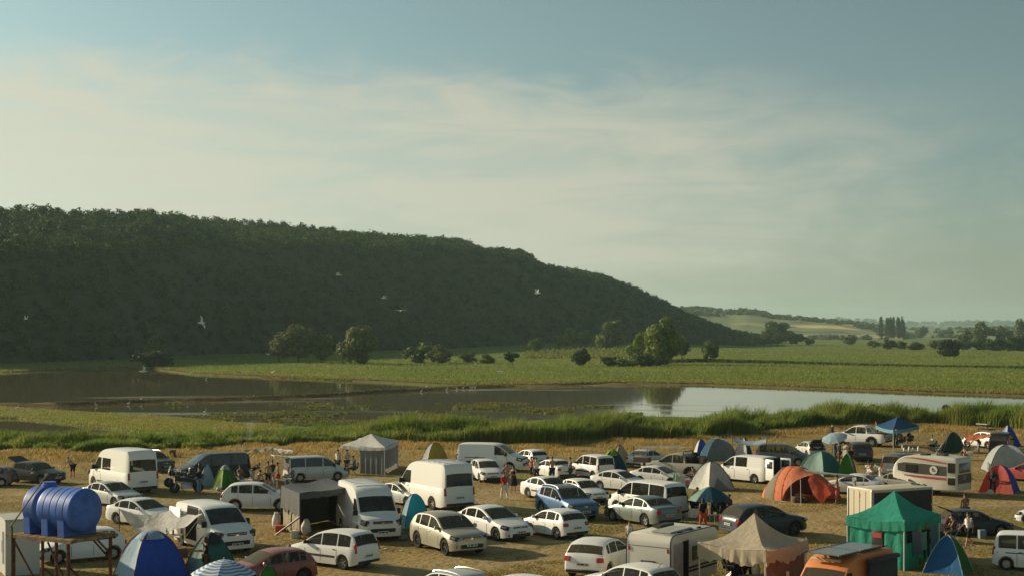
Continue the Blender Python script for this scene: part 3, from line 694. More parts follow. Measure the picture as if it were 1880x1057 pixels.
def vehicle(name, label, cat, typ, span, phi, color, panes=None, rear=True, extras=(), dark_rim=False, glass=None, group='vehicles parked on the meadow', tail=None, roof=None):
    T = VT[typ]; S = Shape(T); L, W = T['L'], T['W']
    phi = phi - math.degrees(math.atan(((span[0] + span[1]) / 2 - CX) / FPX))   # seen angle -> heading in the meadow
    P, k = fit(T, *span, phi)
    root = thing(name, label, cat, P, R(phi), k, group)
    g = glass or M_CLEAR
    def cache(key, fn):
        key = (typ,) + key
        if key not in VMESH: VMESH[key] = fn()
        return VMESH[key]
    def put(nm, me, mat=None, par=root):
        o = link(nm, me, par)
        if mat is not None:
            o.material_slots[0].link = 'OBJECT'; o.material_slots[0].material = mat
        return o
    if panes is None:
        ed = [T['sw'][0]] + T['pil'] + [T['sw'][1]]; panes = [(a + .035, b_ - .035) for a, b_ in zip(ed[:-1], ed[1:])]
    clear = glass is None; tops = []
    if clear:
        tops = [T['ws']]
        if rear: tops.append(tuple(T['rwf']) if 'rwf' in T else (S.frear(T['rw'][0], T.get('rwlim')), S.frear(T['rw'][1], T.get('rwlim'))))
    hp, ht = (tuple(panes), tuple(tops)) if clear else ((), ())
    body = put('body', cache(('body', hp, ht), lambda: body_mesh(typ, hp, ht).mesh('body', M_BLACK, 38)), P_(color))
    if clear:
        def cab():
            b = MB(); zc = T['belt'][2][1] - .10; f0, f1 = T['ws'][0] + .10, T['sw'][1] + .05
            b.box((L / 2 - (f0 + f1) / 2, 0, zc - .03), (f1 - f0, W - .22, .05)); b.box((L / 2 - (T['ws'][0] + .42), 0, zc + .06), (.55, W - .30, .14), bev=.04); return b.mesh('cabin_trim', M_CABIN, 30)
        put('cabin_trim', cache(('cab',), cab))
        def seat():
            b = MB(); zt = T['belt'][2][1] + .24; b.box((0, 0, zt - .32), (.16, .48, .62), bev=.06); b.box((-.02, 0, zt + .08), (.09, .24, .17), bev=.04); return b.mesh('car_seat', M_SEATC, 40)
        fseat = T['ws'][1] + .42
        for y in (-.37, .37): put('car_seat', cache(('seat',), seat)).location = (L / 2 - fseat, y, 0)
        if T['sw'][1] > fseat + 1.0 and len(panes) > 1:
            for y in (-.40, .40): put('car_seat', cache(('seat',), seat)).location = (L / 2 - fseat - .88, y, -.04)
    if roof: put('roof_panel', cache(('roofp',), lambda: patch_top(S, S.T['ws'][1] + .05, (S.T.get('rwf') or [S.frear(S.T['rw'][0])])[0] - .05, .012, .012, 26).mesh('roof_panel', M_BLACK)), P_(roof))
    put('windscreen', cache(('ws',), lambda: patch_top(S, T['ws'][0], T['ws'][1]).mesh('windscreen', M_GLASS)), g)
    if rear:
        def rw():
            if 'rwf' in T: return patch_top(S, *T['rwf'])
            return patch_top(S, S.frear(T['rw'][0], T.get('rwlim')), S.frear(T['rw'][1], T.get('rwlim')))
        put('rear_window', cache(('rw',), lambda: rw().mesh('rear_window', M_GLASS)), g)
    for a, b_ in panes:
        for sg in (-1, 1):
            put('side_window', cache(('pane', a, b_, sg), lambda: pane(S, a, b_, sg, zcap=T.get('wtop')).mesh('side_window', M_GLASS)), g)
    # wheels
    tm, rm = wheel_meshes(dark_rim)
    for c in S.wx:
        for sg in (-1, 1):
            wo = link('wheel', tm, root, (L / 2 - c, sg * (W / 2 - .135), T['wr'])); wo.scale = (T['wr'],) * 3
            ro = link('rim', rm, wo); 
            if sg < 0: wo.rotation_euler = (0, 0, PI)
    van = typ in ('smallvan', 'midvan', 'bigvan', 'pickup', 'mpv')
    # lights
    tz = T['tz']; fr = S.frear(tz + .05) if typ != 'pickup' else S.L - .06
    def tl():
        h = .42 if typ in ('bigvan', 'midvan', 'mpv', 'smallvan') else (.3 if typ == 'pickup' else .19)
        wd = .13 if h > .25 else .30
        b = MB(); b.box((0, 0, 0), (.16, wd, h), bev=.04); return b.mesh('taillight', M_RED, 30)
    for sg in (-1, 1):
        o = link('taillight', cache(('tl',), tl), root, (L / 2 - fr + .045, sg * (S.w(fr) - (.06 if van else .12)), tz)); o.rotation_euler = (0, R(8), sg * R(-14))
    hz = {'suv': .84, 'pickup': .92, 'bigvan': .95, 'midvan': .90, 'smallvan': .80}.get(typ, .70); ff = S.ffront(hz)
    def hl(): b = MB(); h = .15 if not van else .22; b.box((0, 0, 0), (.44, .27, h), bev=.05, mi=1); b.box((.02, 0, .0), (.42, .22, h * .62), bev=.04); b.box((-.02, 0, .01), (.30, .285, h * .55), bev=.03); return b.mesh('headlight', [M_HEAD, M_BLACK], 30)
    for sg in (-1, 1):
        o = link('headlight', cache(('hl',), hl), root, (L / 2 - ff - .155, sg * (S.w(ff + .15) - .105), hz - .015)); o.rotation_euler = (0, R(10), sg * R(28) * -1)
    gzv = hz - .06
    def gr():
        b = MB(); h = .17 if not van else .26; b.box((0, 0, 0), (.05, W * .48, h), bev=.02); fx = S.ffront(gzv); b.box((fx + .0, 0, -.30), (.06, W * .60, .17), bev=.02)
        for z in (-.25, 0, .25): b.box((.027, 0, z * h), (.008, W * .44, .014), mi=1)
        b.box((.03, 0, .02), (.02, .15, .11), bev=.04, mi=1)
        for y in (-1, 1): b.box((fx - .06, y * W * .365, -.28), (.13, .17, .11), bev=.03)
        return b.mesh('grille', [M_BLACK, M_CHROME], 30)
    link('grille', cache(('gr',), gr), root, (L / 2 - S.ffront(gzv) + .005 - .02, 0, gzv - .02))
    def plate():
        b = MB(); b.box((0, 0, 0), (.02, .52, .12))
        for y0, y1 in ((-.19, -.12), (-.07, .06), (.11, .21)): b.box((.011, (y0 + y1) / 2, 0), (.003, y1 - y0, .06), mi=1)
        return b.mesh('number_plate', [M_PLATE, M_INK], 0)
    pm = VMESH.setdefault('plate', None) or plate(); VMESH['plate'] = pm
    link('number_plate', pm, root, (L / 2 + .012, 0, T['gc'] + .26))
    pz = .62 if typ not in ('suv', 'pickup', 'bigvan') else .72
    o = link('number_plate', pm, root, (-L / 2 + (L - S.frear(pz) if pz > .46 else 0) * .5 - .03, 0, pz)); o.rotation_euler = (0, 0, PI)
    # bumper strip
    def bs():
        b = MB(); b.box((-L / 2 + .02, 0, T['gc'] + .16), (.10, W * .84, .12), bev=.04); return b.mesh('rear_bumper_strip', M_BLACK, 30)
    link('rear_bumper_strip', cache(('bs',), bs), root)
    # mirrors, handles, door gaps
    fm = T['sw'][0] + .1
    def mir(): b = MB(); b.box((0, 0, 0), (.13, .20, .15 if typ not in ('bigvan', 'midvan') else .27), bev=.04); return b.mesh('wing_mirror', M_BLACK, 40)
    for sg in (-1, 1): put('wing_mirror', cache(('mir',), mir), None if (van or color in ('black', 'grey')) else P_(color)).location = (L / 2 - fm, sg * (S.side(fm, S.zb(fm) + .1) + .12), S.zb(fm) + .12)
    seams = [T['sw'][0] + .02] + [p for p in T['pil'][:2]]
    def hd(): b = MB(); b.box((0, 0, 0), (.17, .03, .03), bev=.01); return b.mesh('door_handle', M_BLACK, 30)
    for p in T['pil'][:2]:
        if p - .16 < S.L - 1.2:
            for sg in (-1, 1): put('door_handle', cache(('hd',), hd), None if van else P_(color)).location = (L / 2 - p + .17, sg * (S.w(p) - .0), S.zb(p) - .13)
    for sg in (-1, 1):
        for p in seams:
            def sm():
                b = MB(); z0 = max(S.arch(p)[1] + .05, T['gc'] + .1); rows = []
                for z in np.linspace(z0, S.zb(p) - .02, 5):
                    y = S.side(p, z) + .004; rows.append([(L / 2 - p - .010, sg * y, z), (L / 2 - p + .010, sg * y, z)])
                return b.grid(rows).mesh('door_seam', M_SEAM, 0)
            link('door_seam', cache(('seam', sg, p), sm), root)
    if T.get('clad'):
        for c in S.wx:
            for sg in (-1, 1):
                def ar():
                    rows = []
                    for a in np.linspace(-8, 188, 15):
                        rows.append([(S.ra * q * math.cos(R(a)), sg * o_, T['wr'] + S.ra * q * math.sin(R(a))) for q, o_ in ((.98, -.05), (.98, .022), (1.19, .022), (1.21, -.03))])
                    return MB().grid(rows).mesh('wheel_arch_trim', M_BLACK, 30)
                if 'noclad' not in extras: link('wheel_arch_trim', cache(('ar', sg), ar), root, (L / 2 - c, sg * W / 2 - sg * .004, 0))
    if 'bed' in T:
        def bd(): b = MB(); f0, f1 = T['bed']; b.box((L / 2 - (f0 + f1) / 2, 0, 1.155), (f1 - f0, W - .30, .035)); return b.mesh('cargo_bed', M_BLACK, 0)
        link('cargo_bed', cache(('bed',), bd), root)
    i0 = (T['ws'][1] + .15, (T['rwf'][0] if 'rwf' in T else S.frear(T['rw'][0], T.get('rwlim'))) - .2)
    if 'rails' in extras:
        for sg in (-1, 1):
            def rl():
                pts = [(L / 2 - f, sg * (S.y8(f)[0] - .02), S.zt(f) + .055) for f in np.linspace(*i0, 8)]
                pts = [(pts[0][0] + .1, pts[0][1], pts[0][2] - .05)] + pts + [(pts[-1][0] - .1, pts[-1][1], pts[-1][2] - .05)]
                return MB().tube(pts, .022, 6).mesh('roof_rail', M_CHROME)
            link('roof_rail', cache(('rail', sg), rl), root)
    if 'antenna' in extras:
        link('antenna', MB().tube([(-L / 2 + .8, 0, S.zt(L - .8)), (-L / 2 + .6, 0, S.zt(L - .8) + .22)], .012, 5).mesh('antenna', M_BLACK), root)
    if 'ribs' in extras:   # pressed ribs across a van roof
        for f in np.linspace(2.3, L - .5, 6):
            y8 = S.y8(f)[0] - .08; zt = S.zt(f) + .03
            put('roof_rib', MB().tube([(L / 2 - f, -y8, zt - .02), (L / 2 - f, -y8 * .4, zt + .0), (L / 2 - f, y8 * .4, zt + .0), (L / 2 - f, y8, zt - .02)], .018, 6).mesh('roof_rib', M_BLACK), P_(color))
    if 'rub' in extras:    # dark rubbing strip along the side
        for sg in (-1, 1):
            def rb():
                b = MB()
                for f0, f1 in ((S.wx[0] + S.ra + .06, S.wx[1] - S.ra - .06),):
                    b.grid([[(L / 2 - f, sg * (S.w(f) + .006), z) for f in np.linspace(f0, f1, 4)] for z in (.50, .60)])
                return b.mesh('side_moulding', M_BLACK, 0)
            link('side_moulding', cache(('rub', sg), rb), root)
    if 'slot' in extras:   # sliding door track
        for sg in (-1, 1):
            def st():
                return MB().grid([[(L / 2 - f, sg * (S.w(f) + .004), z) for f in np.linspace(L * .55, L - .25, 4)] for z in (S.zb(L * .6) - .2, S.zb(L * .6) - .15)]).mesh('door_track', M_BLACK, 0)
            link('door_track', cache(('slot', sg), st), root)
    if 'tailgate' in extras or 'tailgate_dark' in extras:   # lifted tailgate
        zt = S.zt(S.frear(T['rw'][0]) - .1); fr_ = S.frear(T['rw'][0]) - .1
        b = MB(); wv = S.y8(fr_)[0]; h = .95 if typ in ('hatch', 'sedan', 'suv') else 1.25
        b.box((-h / 2, 0, 0), (h, wv * 1.9, .07), bev=.05)
        o = b.obj('tailgate', P_(color) if 'tailgate' in extras else M_BLACK, root); o.location = (L / 2 - fr_ - .02, 0, zt + .03); o.rotation_euler = (0, R(8 if 'tailgate' in extras else 20), 0)
        b = MB(); b.grid([[(L / 2 - S.frear(z) - .012, y, z) for y in (-wv * .92, 0, wv * .92)] for z in np.linspace(T['tz'] - .1, zt - .08, 6)])
        b.obj('boot_opening', M_BLACK, root)
    return root
# windows of the van variants
PV_FRONT = [(1.12, 2.02)]                       # panel van: driver's door only
V = []
def car(*a, **k): V.append(vehicle(*a, **k)); return V[-1]
car('parked_car', 'dark grey car at the picture edge behind the old black hatchback', 'car', 'hatch', (-62, 18, 893), 160, 'grey')
car('parked_car', 'old dark green hatchback with lifted boot lid, behind the blue water tank', 'car', 'hatch', (17, 122, 889), -48, 'green', extras=('tailgate_dark',))
car('panel_van', 'white high-roof van with twin rear windows and small side window, by the water tank', 'van', 'bigvan', (156, 296, 906), 115, 'white', panes=[(1.08, 1.95), (2.1, 3.2)], extras=('rub',))
car('parked_car', 'silver white car tucked between blue water tank and white high-roof van', 'car', 'sedan', (148, 266, 931), -55, 'silver')
car('parked_car', 'white sedan half hidden behind the sagging white tarpaulin', 'car', 'sedan', (194, 332, 968), -50, 'white')
car('parked_car', 'white hatchback standing behind the rusty legs of the tank stand', 'car', 'hatch', (60, 233, 1036), 195, 'white')
car('camper_van', 'white van with open sliding door and tarpaulin tied to its roof', 'van', 'midvan', (318, 470, 1018), -66, 'white', panes=[(1.15, 2.1), (2.2, 3.4)], glass=M_GLASS2)
car('parked_car', 'dusty dark red compact car behind the striped umbrella', 'car', 'hatch', (398, 582, 1082), 205, 'red', dark_rim=True)
car('parked_car', 'white family SUV beside the black fabric shelter', 'car', 'suv', (405, 545, 939), -7, 'white', extras=('noclad',))
car('camper_van', 'white high-roof van with black grille, attached to the black fabric shelter', 'van', 'bigvan', (617, 738, 992), -75, 'white', panes=[(1.08, 1.95)], extras=('ribs',), glass=M_GLASS2)
car('parked_car', 'dusty silver car between two white high-roof vans', 'car', 'sedan', (690, 792, 929), -50, 'silver')
car('panel_van', 'white windowless high-roof van with large rear window and red tail lamps', 'van', 'bigvan', (722, 871, 936), 121, 'white', panes=PV_FRONT, extras=('ribs',), glass=M_GLASS2)
car('people_carrier', 'pale people carrier with tailgate lifted towards the dark van', 'van', 'midvan', (531, 628, 884), 14, 'silver', extras=('tailgate',), glass=M_GLASS2)
car('passenger_van', 'black passenger van with dusty bonnet, beside the motorbike', 'van', 'midvan', (319, 460, 888), 200, 'black', glass=M_GLASS2)
car('parked_car', 'grey estate car with roof rails hidden behind white high-roof van', 'car', 'suv', (247, 316, 868), -60, 'slate', extras=('rails',))
car('people_carrier', 'white seven-seat estate with red tail lamp, behind the dark red car', 'car', 'mpv', (525, 697, 1046), 137, 'white', extras=('rub',))
car('parked_car', 'beige crossover with dark bonnet and muddy wheels beside turquoise tent', 'car', 'suv', (752, 897, 1020), -62, 'champagne', dark_rim=True, extras=('noclad',))
car('parked_car', 'white saloon with dark grille between beige crossover and small white hatchback', 'car', 'sedan', (830, 981, 993), -53, 'white', dark_rim=True)
car('parked_car', 'small white hatchback seen from behind, beside the white saloon', 'car', 'hatch', (953, 1081, 990), 128, 'white')
car('parked_car', 'white hatchback facing forward, just in front of long white panel van', 'car', 'hatch', (862, 926, 885), -76, 'white')
car('panel_van', 'long low white panel van parked before the reeds', 'van', 'midvan', (838, 968, 865), -16, 'white', panes=[(1.12, 2.05)], rear=False, extras=('slot',))
car('parked_car', 'white hatchback backed towards camp at the end of panel van', 'car', 'hatch', (938, 1006, 856), 122, 'white')
car('parked_car', 'white saloon with group of people standing around it', 'car', 'sedan', (976, 1052, 878), 122, 'white')
car('parked_car', 'plain white saloon behind the blue crossover', 'car', 'sedan', (955, 1064, 920), -54, 'white', extras=('rub',))
car('parked_car', 'white three-door hatchback between blue crossover and white people carrier', 'car', 'hatch', (1028, 1119, 924), -60, 'white')
car('parked_car', 'bright blue crossover with dusty dark roof', 'car', 'suv', (982, 1102, 955), -62, 'blue', roof='grey', extras=('noclad', 'rails'))
car('passenger_van', 'small white glazed van next to dark teal tent', 'van', 'smallvan', (1043, 1130, 879), 125, 'white', extras=('rub',))
car('parked_car', 'white saloon with only roof and side windows showing behind hatchback', 'car', 'sedan', (1093, 1186, 903), -35, 'white')
car('parked_car', 'white car with brown box on top behind the white people carrier', 'car', 'sedan', (1165, 1258, 892), -28, 'white')
car('people_carrier', 'white long-windowed people carrier behind the grey green saloon', 'van', 'midvan', (1115, 1264, 950), 134, 'white', extras=('rub',))
car('parked_car', 'grey green saloon with red tail lamp, before white people carrier', 'car', 'sedan', (1107, 1251, 966), 130, 'teal')
car('pickup_truck', 'dusty beige pickup with loaded bed under a striped awning', 'pickup', 'pickup', (1177, 1312, 878), 154, 'beige', extras=())
car('parked_car', 'silver white saloon half hidden behind the beige pickup', 'car', 'sedan', (1150, 1226, 857), 58, 'silver')
car('camper_van', 'white van with open rear doors beside white dome tent', 'van', 'midvan', (1310, 1432, 886), 142, 'white', panes=[(1.15, 2.0), (2.15, 3.2)], rear=False)
car('people_carrier', 'slate grey people carrier by the teal dome tent', 'car', 'mpv', (1387, 1495, 855), -20, 'slate')
car('parked_car', 'small silver hatchback behind slate grey people carrier', 'car', 'hatch', (1458, 1516, 838), 112, 'silver', extras=('tailgate_dark',))
car('pickup_truck', 'white double-cab pickup on the rise beside blue gazebo', 'pickup', 'pickup', (1522, 1637, 819), 157, 'white')
car('parked_car', 'dusty grey hatchback backed below white pickup', 'car', 'hatch', (1551, 1603, 846), 98, 'slate')
car('panel_van', 'dark grey van backed beside the striped caravan', 'van', 'smallvan', (1617, 1700, 876), 62, 'grey', rear=True)
car('parked_car', 'dusty beige saloon in front of striped caravan', 'car', 'sedan', (1612, 1716, 906), -25, 'champagne')
car('parked_car', 'white saloon under the grey awning beside orange tent', 'car', 'sedan', (1515, 1612, 908), 166, 'white')
car('parked_car', 'black estate car with open boot beside green gazebo', 'car', 'hatch', (1735, 1847, 984), 20, 'navy', extras=('tailgate_dark',))
car('passenger_van', 'small white van cut by the picture edge beside blue and green tent', 'van', 'smallvan', (1823, 1990, 1053), -4, 'white', extras=('slot',))
car('parked_car', 'white car mostly beyond the picture edge behind small white van', 'car', 'hatch', (1871, 1990, 968), 168, 'white')
car('parked_car', 'white coupe-like hatchback seen from behind beside small caravan', 'car', 'hatch', (1036, 1172, 1062), 68, 'white')
car('parked_car', 'white hatchback cut by lower picture edge, before small caravan', 'car', 'suv', (1062, 1258, 1117), 140, 'white', extras=('noclad', 'antenna'))
car('parked_car', 'silver estate with bright roof rails cut by lower picture edge', 'car', 'suv', (738, 908, 1126), 132, 'silver', extras=('rails', 'noclad'))
car('parked_car', 'white car showing only its roof at the lower picture edge', 'car', 'mpv', (862, 1010, 1138), 140, 'white')
car('parked_car', 'white SUV carrying an open black roof box, behind orange tarpaulin', 'car', 'suv', (1770, 1843, 824), 138, 'white', extras=('noclad',))
car('passenger_van', 'black van backed beside orange tarpaulin', 'van', 'smallvan', (1815, 1861, 833), 84, 'black', glass=M_GLASS2)
car('parked_car', 'bright red car behind coral and blue tent', 'car', 'hatch', (1832, 1936, 885), 160, 'brightred')
car('parked_car', 'silver roofed car hidden behind white windowless van', 'car', 'sedan', (783, 862, 880), -35, 'silver')
car('parked_car', 'dark blue SUV backed behind beige gazebo', 'car', 'suv', (1320, 1482, 989), 36, 'navy', dark_rim=True)
car('camper_van', 'orange camper van with solar panels on its roof', 'van', 'bigvan', (1440, 1646, 1152), 241, 'orange', panes=[(1.08, 1.9)], extras=())
# ================================================================ people: skinned skeletons, one continuous body each; hair and clothes are children
M_SKIN = simple('skin', (0.40, 0.225, 0.145), .6, .3, var=.12, scale=6)
M_SKIN2 = simple('tanned_skin', (0.29, 0.150, 0.090), .6, .3, var=.12, scale=6)
M_HAIR = simple('dark_hair', (0.02, 0.014, 0.011), .7, .3)
M_HAIR2 = simple('brown_hair', (0.075, 0.04, 0.022), .7, .3)
M_SOLE = simple('shoe', (0.05, 0.045, 0.04), .8, .2)
CLO = dict(white=(.70, .69, .65), black=(.018, .018, .02), red=(.42, .05, .03), orange=(.50, .09, .03), jeans=(.20, .26, .33), grey=(.22, .225, .225), darkgrey=(.06, .062, .065), pale=(.55, .53, .48), pink=(.55, .14, .13), green=(.035, .055, .045), navy=(.03, .04, .07), bluegrey=(.16, .21, .25), brown=(.10, .065, .045), cream=(.62, .58, .48), teal=(.08, .2, .2), yellow=(.55, .4, .08))
def clo(c): return simple('wear_' + c, CLO[c], .85, .15, var=.25, scale=7, bump=.4, bscale=14)
def skin_mesh(name, verts, edges, rad, root, sub=1, mat=None):
    me = bpy.data.meshes.new(name); me.from_pydata([tuple(v) for v in verts], edges, [])
    o = bpy.data.objects.new(name, me); C.objects.link(o)
    bm = bmesh.new(); bm.from_mesh(me); ly = bm.verts.layers.skin.verify(); bm.verts.ensure_lookup_table()
    for i, v in enumerate(bm.verts):
        r = rad[i]; v[ly].radius = r if isinstance(r, tuple) else (r, r); v[ly].use_root = (i == root)
    bm.to_mesh(me); bm.free()
    m = o.modifiers.new('skin', 'SKIN'); m.use_smooth_shade = True; m.branch_smoothing = .4
    if sub: s_ = o.modifiers.new('sub', 'SUBSURF'); s_.levels = sub; s_.render_levels = sub
    dg = bpy.context.evaluated_depsgraph_get(); ev = o.evaluated_get(dg)
    out = bpy.data.meshes.new_from_object(ev); out.name = name; out.materials.clear(); out.materials.append(mat or M_SKIN)
    bpy.data.objects.remove(o); bpy.data.meshes.remove(me)
    return out
class Pose:
    """joint positions of a figure 1.75 m tall facing +x, built from joint angles in degrees (forward swing is positive)"""
    def __init__(s, lean=0, hipz=.93, thigh=((4, 4), (4, -4)), shin=(0, 0), arm=((8, 5), (8, -5)), fore=(15, 15), head=8, bend_spine=0):
        s.J = J = {}
        def fw(a, ln, side=0.0):  # a: 0 hangs down, 90 straight forward
            return Vector((math.sin(R(a)) * math.cos(R(side)) * ln, math.sin(R(side)) * ln, -math.cos(R(a)) * math.cos(R(side)) * ln))
        J['pelvis'] = Vector((0, 0, hipz))
        def up(a, ln): return Vector((math.sin(R(a)) * ln, 0, math.cos(R(a)) * ln))
        J['waist'] = J['pelvis'] + up(lean * .6, .17); J['chest'] = J['waist'] + up(lean + bend_spine * .4, .20); J['collar'] = J['chest'] + up(lean + bend_spine, .15)
        J['neck'] = J['collar'] + up(lean + bend_spine + head * .3, .075); J['skull'] = J['neck'] + up(lean * .5 + bend_spine * .5 + head, .115); J['crown'] = J['skull'] + up(lean * .5 + bend_spine * .5 + head - 8, .085)
        J['nose'] = J['skull'] + Vector((math.cos(R(lean * .5 + bend_spine * .5 + head)), 0, -math.sin(R(lean * .5 + bend_spine * .5 + head)))) * .095 + Vector((0, 0, -.005))
        for i, sg in ((0, 1), (1, -1)):
            k = 'LR'[i]
            J['hip' + k] = J['pelvis'] + Vector((0, sg * .09, -.05)); J['knee' + k] = J['hip' + k] + fw(thigh[i][0], .43, thigh[i][1] * 1.0)
            J['ankle' + k] = J['knee' + k] + fw(thigh[i][0] - shin[i], .42, thigh[i][1] * .3); J['toe' + k] = J['ankle' + k] + Vector((.15, sg * .03, -.045))
            J['heel' + k] = J['ankle' + k] + Vector((-.04, 0, -.045))
            J['sho' + k] = J['collar'] + Vector((0, sg * .17, -.03)); a = arm[i]
            J['elb' + k] = J['sho' + k] + fw(a[0], .285, a[1]); fa = fore[i]
            if isinstance(fa, tuple): J['wri' + k] = J['elb' + k] + fw(a[0] + fa[0], .25, fa[1])
            else: J['wri' + k] = J['elb' + k] + fw(a[0] + fa, .25, a[1] * .4)
        s.mz = min(J['heelL'].z, J['heelR'].z, J['toeL'].z, J['toeR'].z) - .03
POSES = dict(
 stand=Pose(), relaxed=Pose(thigh=((10, 6), (-4, -5)), shin=(6, 4), arm=((4, 8), (14, -10)), fore=(20, 30)),
 akimbo=Pose(arm=((-22, 32), (-22, -32)), fore=((75, -45), (75, 45))), walk=Pose(lean=3, thigh=((24, 3), (-16, -3)), shin=(8, 18), arm=((-20, 6), (24, -6)), fore=(25, 25)),
 bend=Pose(lean=52, bend_spine=20, thigh=((6, 6), (4, -6)), shin=(4, 4), arm=((30, 5), (36, -5)), fore=(10, 10), head=-10), lean=Pose(lean=22, bend_spine=8, thigh=((0, 5), (0, -5)), arm=((46, 6), (42, -6)), fore=(40, 45), head=5),
 sit=Pose(hipz=.47, lean=6, thigh=((84, 8), (84, -8)), shin=(82, 86), arm=((30, 8), (30, -8)), fore=(50, 55)), sitlean=Pose(hipz=.46, lean=26, bend_spine=10, thigh=((82, 12), (80, -12)), shin=(84, 88), arm=((48, 8), (44, -8)), fore=(40, 45)),
 ground=Pose(hipz=.14, lean=10, bend_spine=12, thigh=((122, 16), (122, -16)), shin=(118, 118), arm=((50, 8), (46, -8)), fore=(25, 30)), hold=Pose(arm=((22, 12), (20, -12)), fore=(75, 70)),
 reach=Pose(lean=6, arm=((8, 10), (95, -8)), fore=(20, 12)))
def figure_meshes(pn, female=False):
    key = ('fig', pn, female)
    if key in VMESH: return VMESH[key]
    p = POSES[pn]; J = p.J; V_, E, Rd, ix = [], [], [], {}
    def v(n, pos, r, par=None):
        ix[n] = len(V_); V_.append(pos); Rd.append(r)
        if par is not None: E.append((ix[par], ix[n]))
    f = .93 if female else 1.0
    v('pelvis', J['pelvis'], (.125, .155)); v('waist', J['waist'], (.105 * f, .135 * f), 'pelvis'); v('chest', J['chest'], (.12, .165 * f), 'waist'); v('collar', J['collar'], (.085, .10), 'chest')
    v('neck', J['neck'], .056, 'collar'); v('skull', J['skull'], (.092, .082), 'neck'); v('crown', J['crown'], (.07, .064), 'skull'); v('nose', J['nose'], .016, 'skull')
    for k, sg in (('L', 1), ('R', -1)):
        v('hip' + k, J['hip' + k], .09, 'pelvis'); v('mid' + k, J['hip' + k].lerp(J['knee' + k], .5), .075, 'hip' + k); v('knee' + k, J['knee' + k], .056, 'mid' + k)
        v('calf' + k, J['knee' + k].lerp(J['ankle' + k], .35), .056, 'knee' + k); v('ankle' + k, J['ankle' + k], .036, 'calf' + k); v('toe' + k, J['toe' + k], (.028, .036), 'ankle' + k)
        v('sho' + k, J['sho' + k], .062, 'collar'); v('bic' + k, J['sho' + k].lerp(J['elb' + k], .5), .046, 'sho' + k); v('elb' + k, J['elb' + k], .037, 'bic' + k); v('wri' + k, J['wri' + k], .025, 'elb' + k)
        d = (J['wri' + k] - J['elb' + k]).normalized(); sd = Vector((0, sg, 0)); sd = (sd - d * sd.dot(d)).normalized(); fwd = d.cross(sd).normalized() * (1 if sg < 0 else -1)
        palm = J['wri' + k] + d * .06; v('palm' + k, palm, (.032, .022), 'wri' + k)
        for q, (o, ln) in enumerate(((.028, .07), (.010, .08), (-.009, .075), (-.027, .058))):
            b1 = palm + d * .045 + fwd * o; v(f'f{q}{k}', b1, .0095, 'palm' + k); v(f'g{q}{k}', b1 + d * ln * .6 - sd * .012, .0085, f'f{q}{k}'); v(f'h{q}{k}', b1 + d * ln - sd * .032, .007, f'g{q}{k}')
        v('t' + k, palm + fwd * .042 + d * .005, .011, 'palm' + k); v('u' + k, palm + fwd * .055 + d * .04, .009, 't' + k)
    body = skin_mesh('body', V_, E, Rd, 0, 1)
    out = {'body': body, 'z': p.mz}
    def sub(names, grow, root, nm, extra=()):
        vs, es, rs, im = [], [], [], {}
        for n in names:
            im[n] = len(vs); vs.append(V_[ix[n]]); r = Rd[ix[n]]; r = r if isinstance(r, tuple) else (r, r); rs.append((r[0] * grow + .006, r[1] * grow + .006))
        for a, b in E:
            na = [n for n in ix if ix[n] in (a, b)]
            if all(n in im for n in na): es.append((im[na[0]], im[na[1]]))
        for n, pos, r, par in extra:
            im[n] = len(vs); vs.append(pos); rs.append((r, r)); es.append((im[par], im[n]))
        return skin_mesh(nm, vs, es, rs, im[root], 1, M_BLACK)
    out['shirt'] = sub(['pelvis', 'waist', 'chest', 'collar', 'shoL', 'bicL', 'shoR', 'bicR'], 1.10, 'chest', 'shirt')
    out['jacket'] = sub(['pelvis', 'waist', 'chest', 'collar', 'shoL', 'bicL', 'elbL', 'wriL', 'shoR', 'bicR', 'elbR', 'wriR'], 1.16, 'chest', 'jacket')
    out['vest'] = sub(['pelvis', 'waist', 'chest', 'collar'], 1.08, 'chest', 'vest')
    out['shorts'] = sub(['pelvis', 'hipL', 'midL', 'kneeL', 'hipR', 'midR', 'kneeR'], 1.16, 'pelvis', 'shorts')
    out['trousers'] = sub(['pelvis', 'hipL', 'midL', 'kneeL', 'calfL', 'ankleL', 'hipR', 'midR', 'kneeR', 'calfR', 'ankleR'], 1.17, 'pelvis', 'trousers')
    # dress: torso plus a flared skirt
    b = MB(); rows = []
    top = J['collar']; kz = (J['kneeL'] + J['kneeR']) / 2; pts = [(J['chest'] + (J['collar'] - J['chest']) * .6, .15, .12), (J['chest'], .185, .14), (J['waist'], .155, .125), (J['pelvis'], .20, .16), (J['pelvis'].lerp(kz, .5), .25, .22), (kz, .29, .26)]
    for c, ry, rx in pts: rows.append([(c.x + rx * math.cos(a), c.y + ry * math.sin(a) * (1 + .05 * math.sin(5 * a)), c.z) for a in np.linspace(0, 2 * PI, 17)[:-1]])
    b.grid(rows, close=True); out['dress'] = b.mesh('dress', M_BLACK, 60)
    # hair: cap over the back and top of the head
    sk, cr = J['skull'], J['crown']; ax = (cr - J['neck']).normalized(); fr = (J['nose'] - sk).normalized(); lt = ax.cross(fr).normalized()
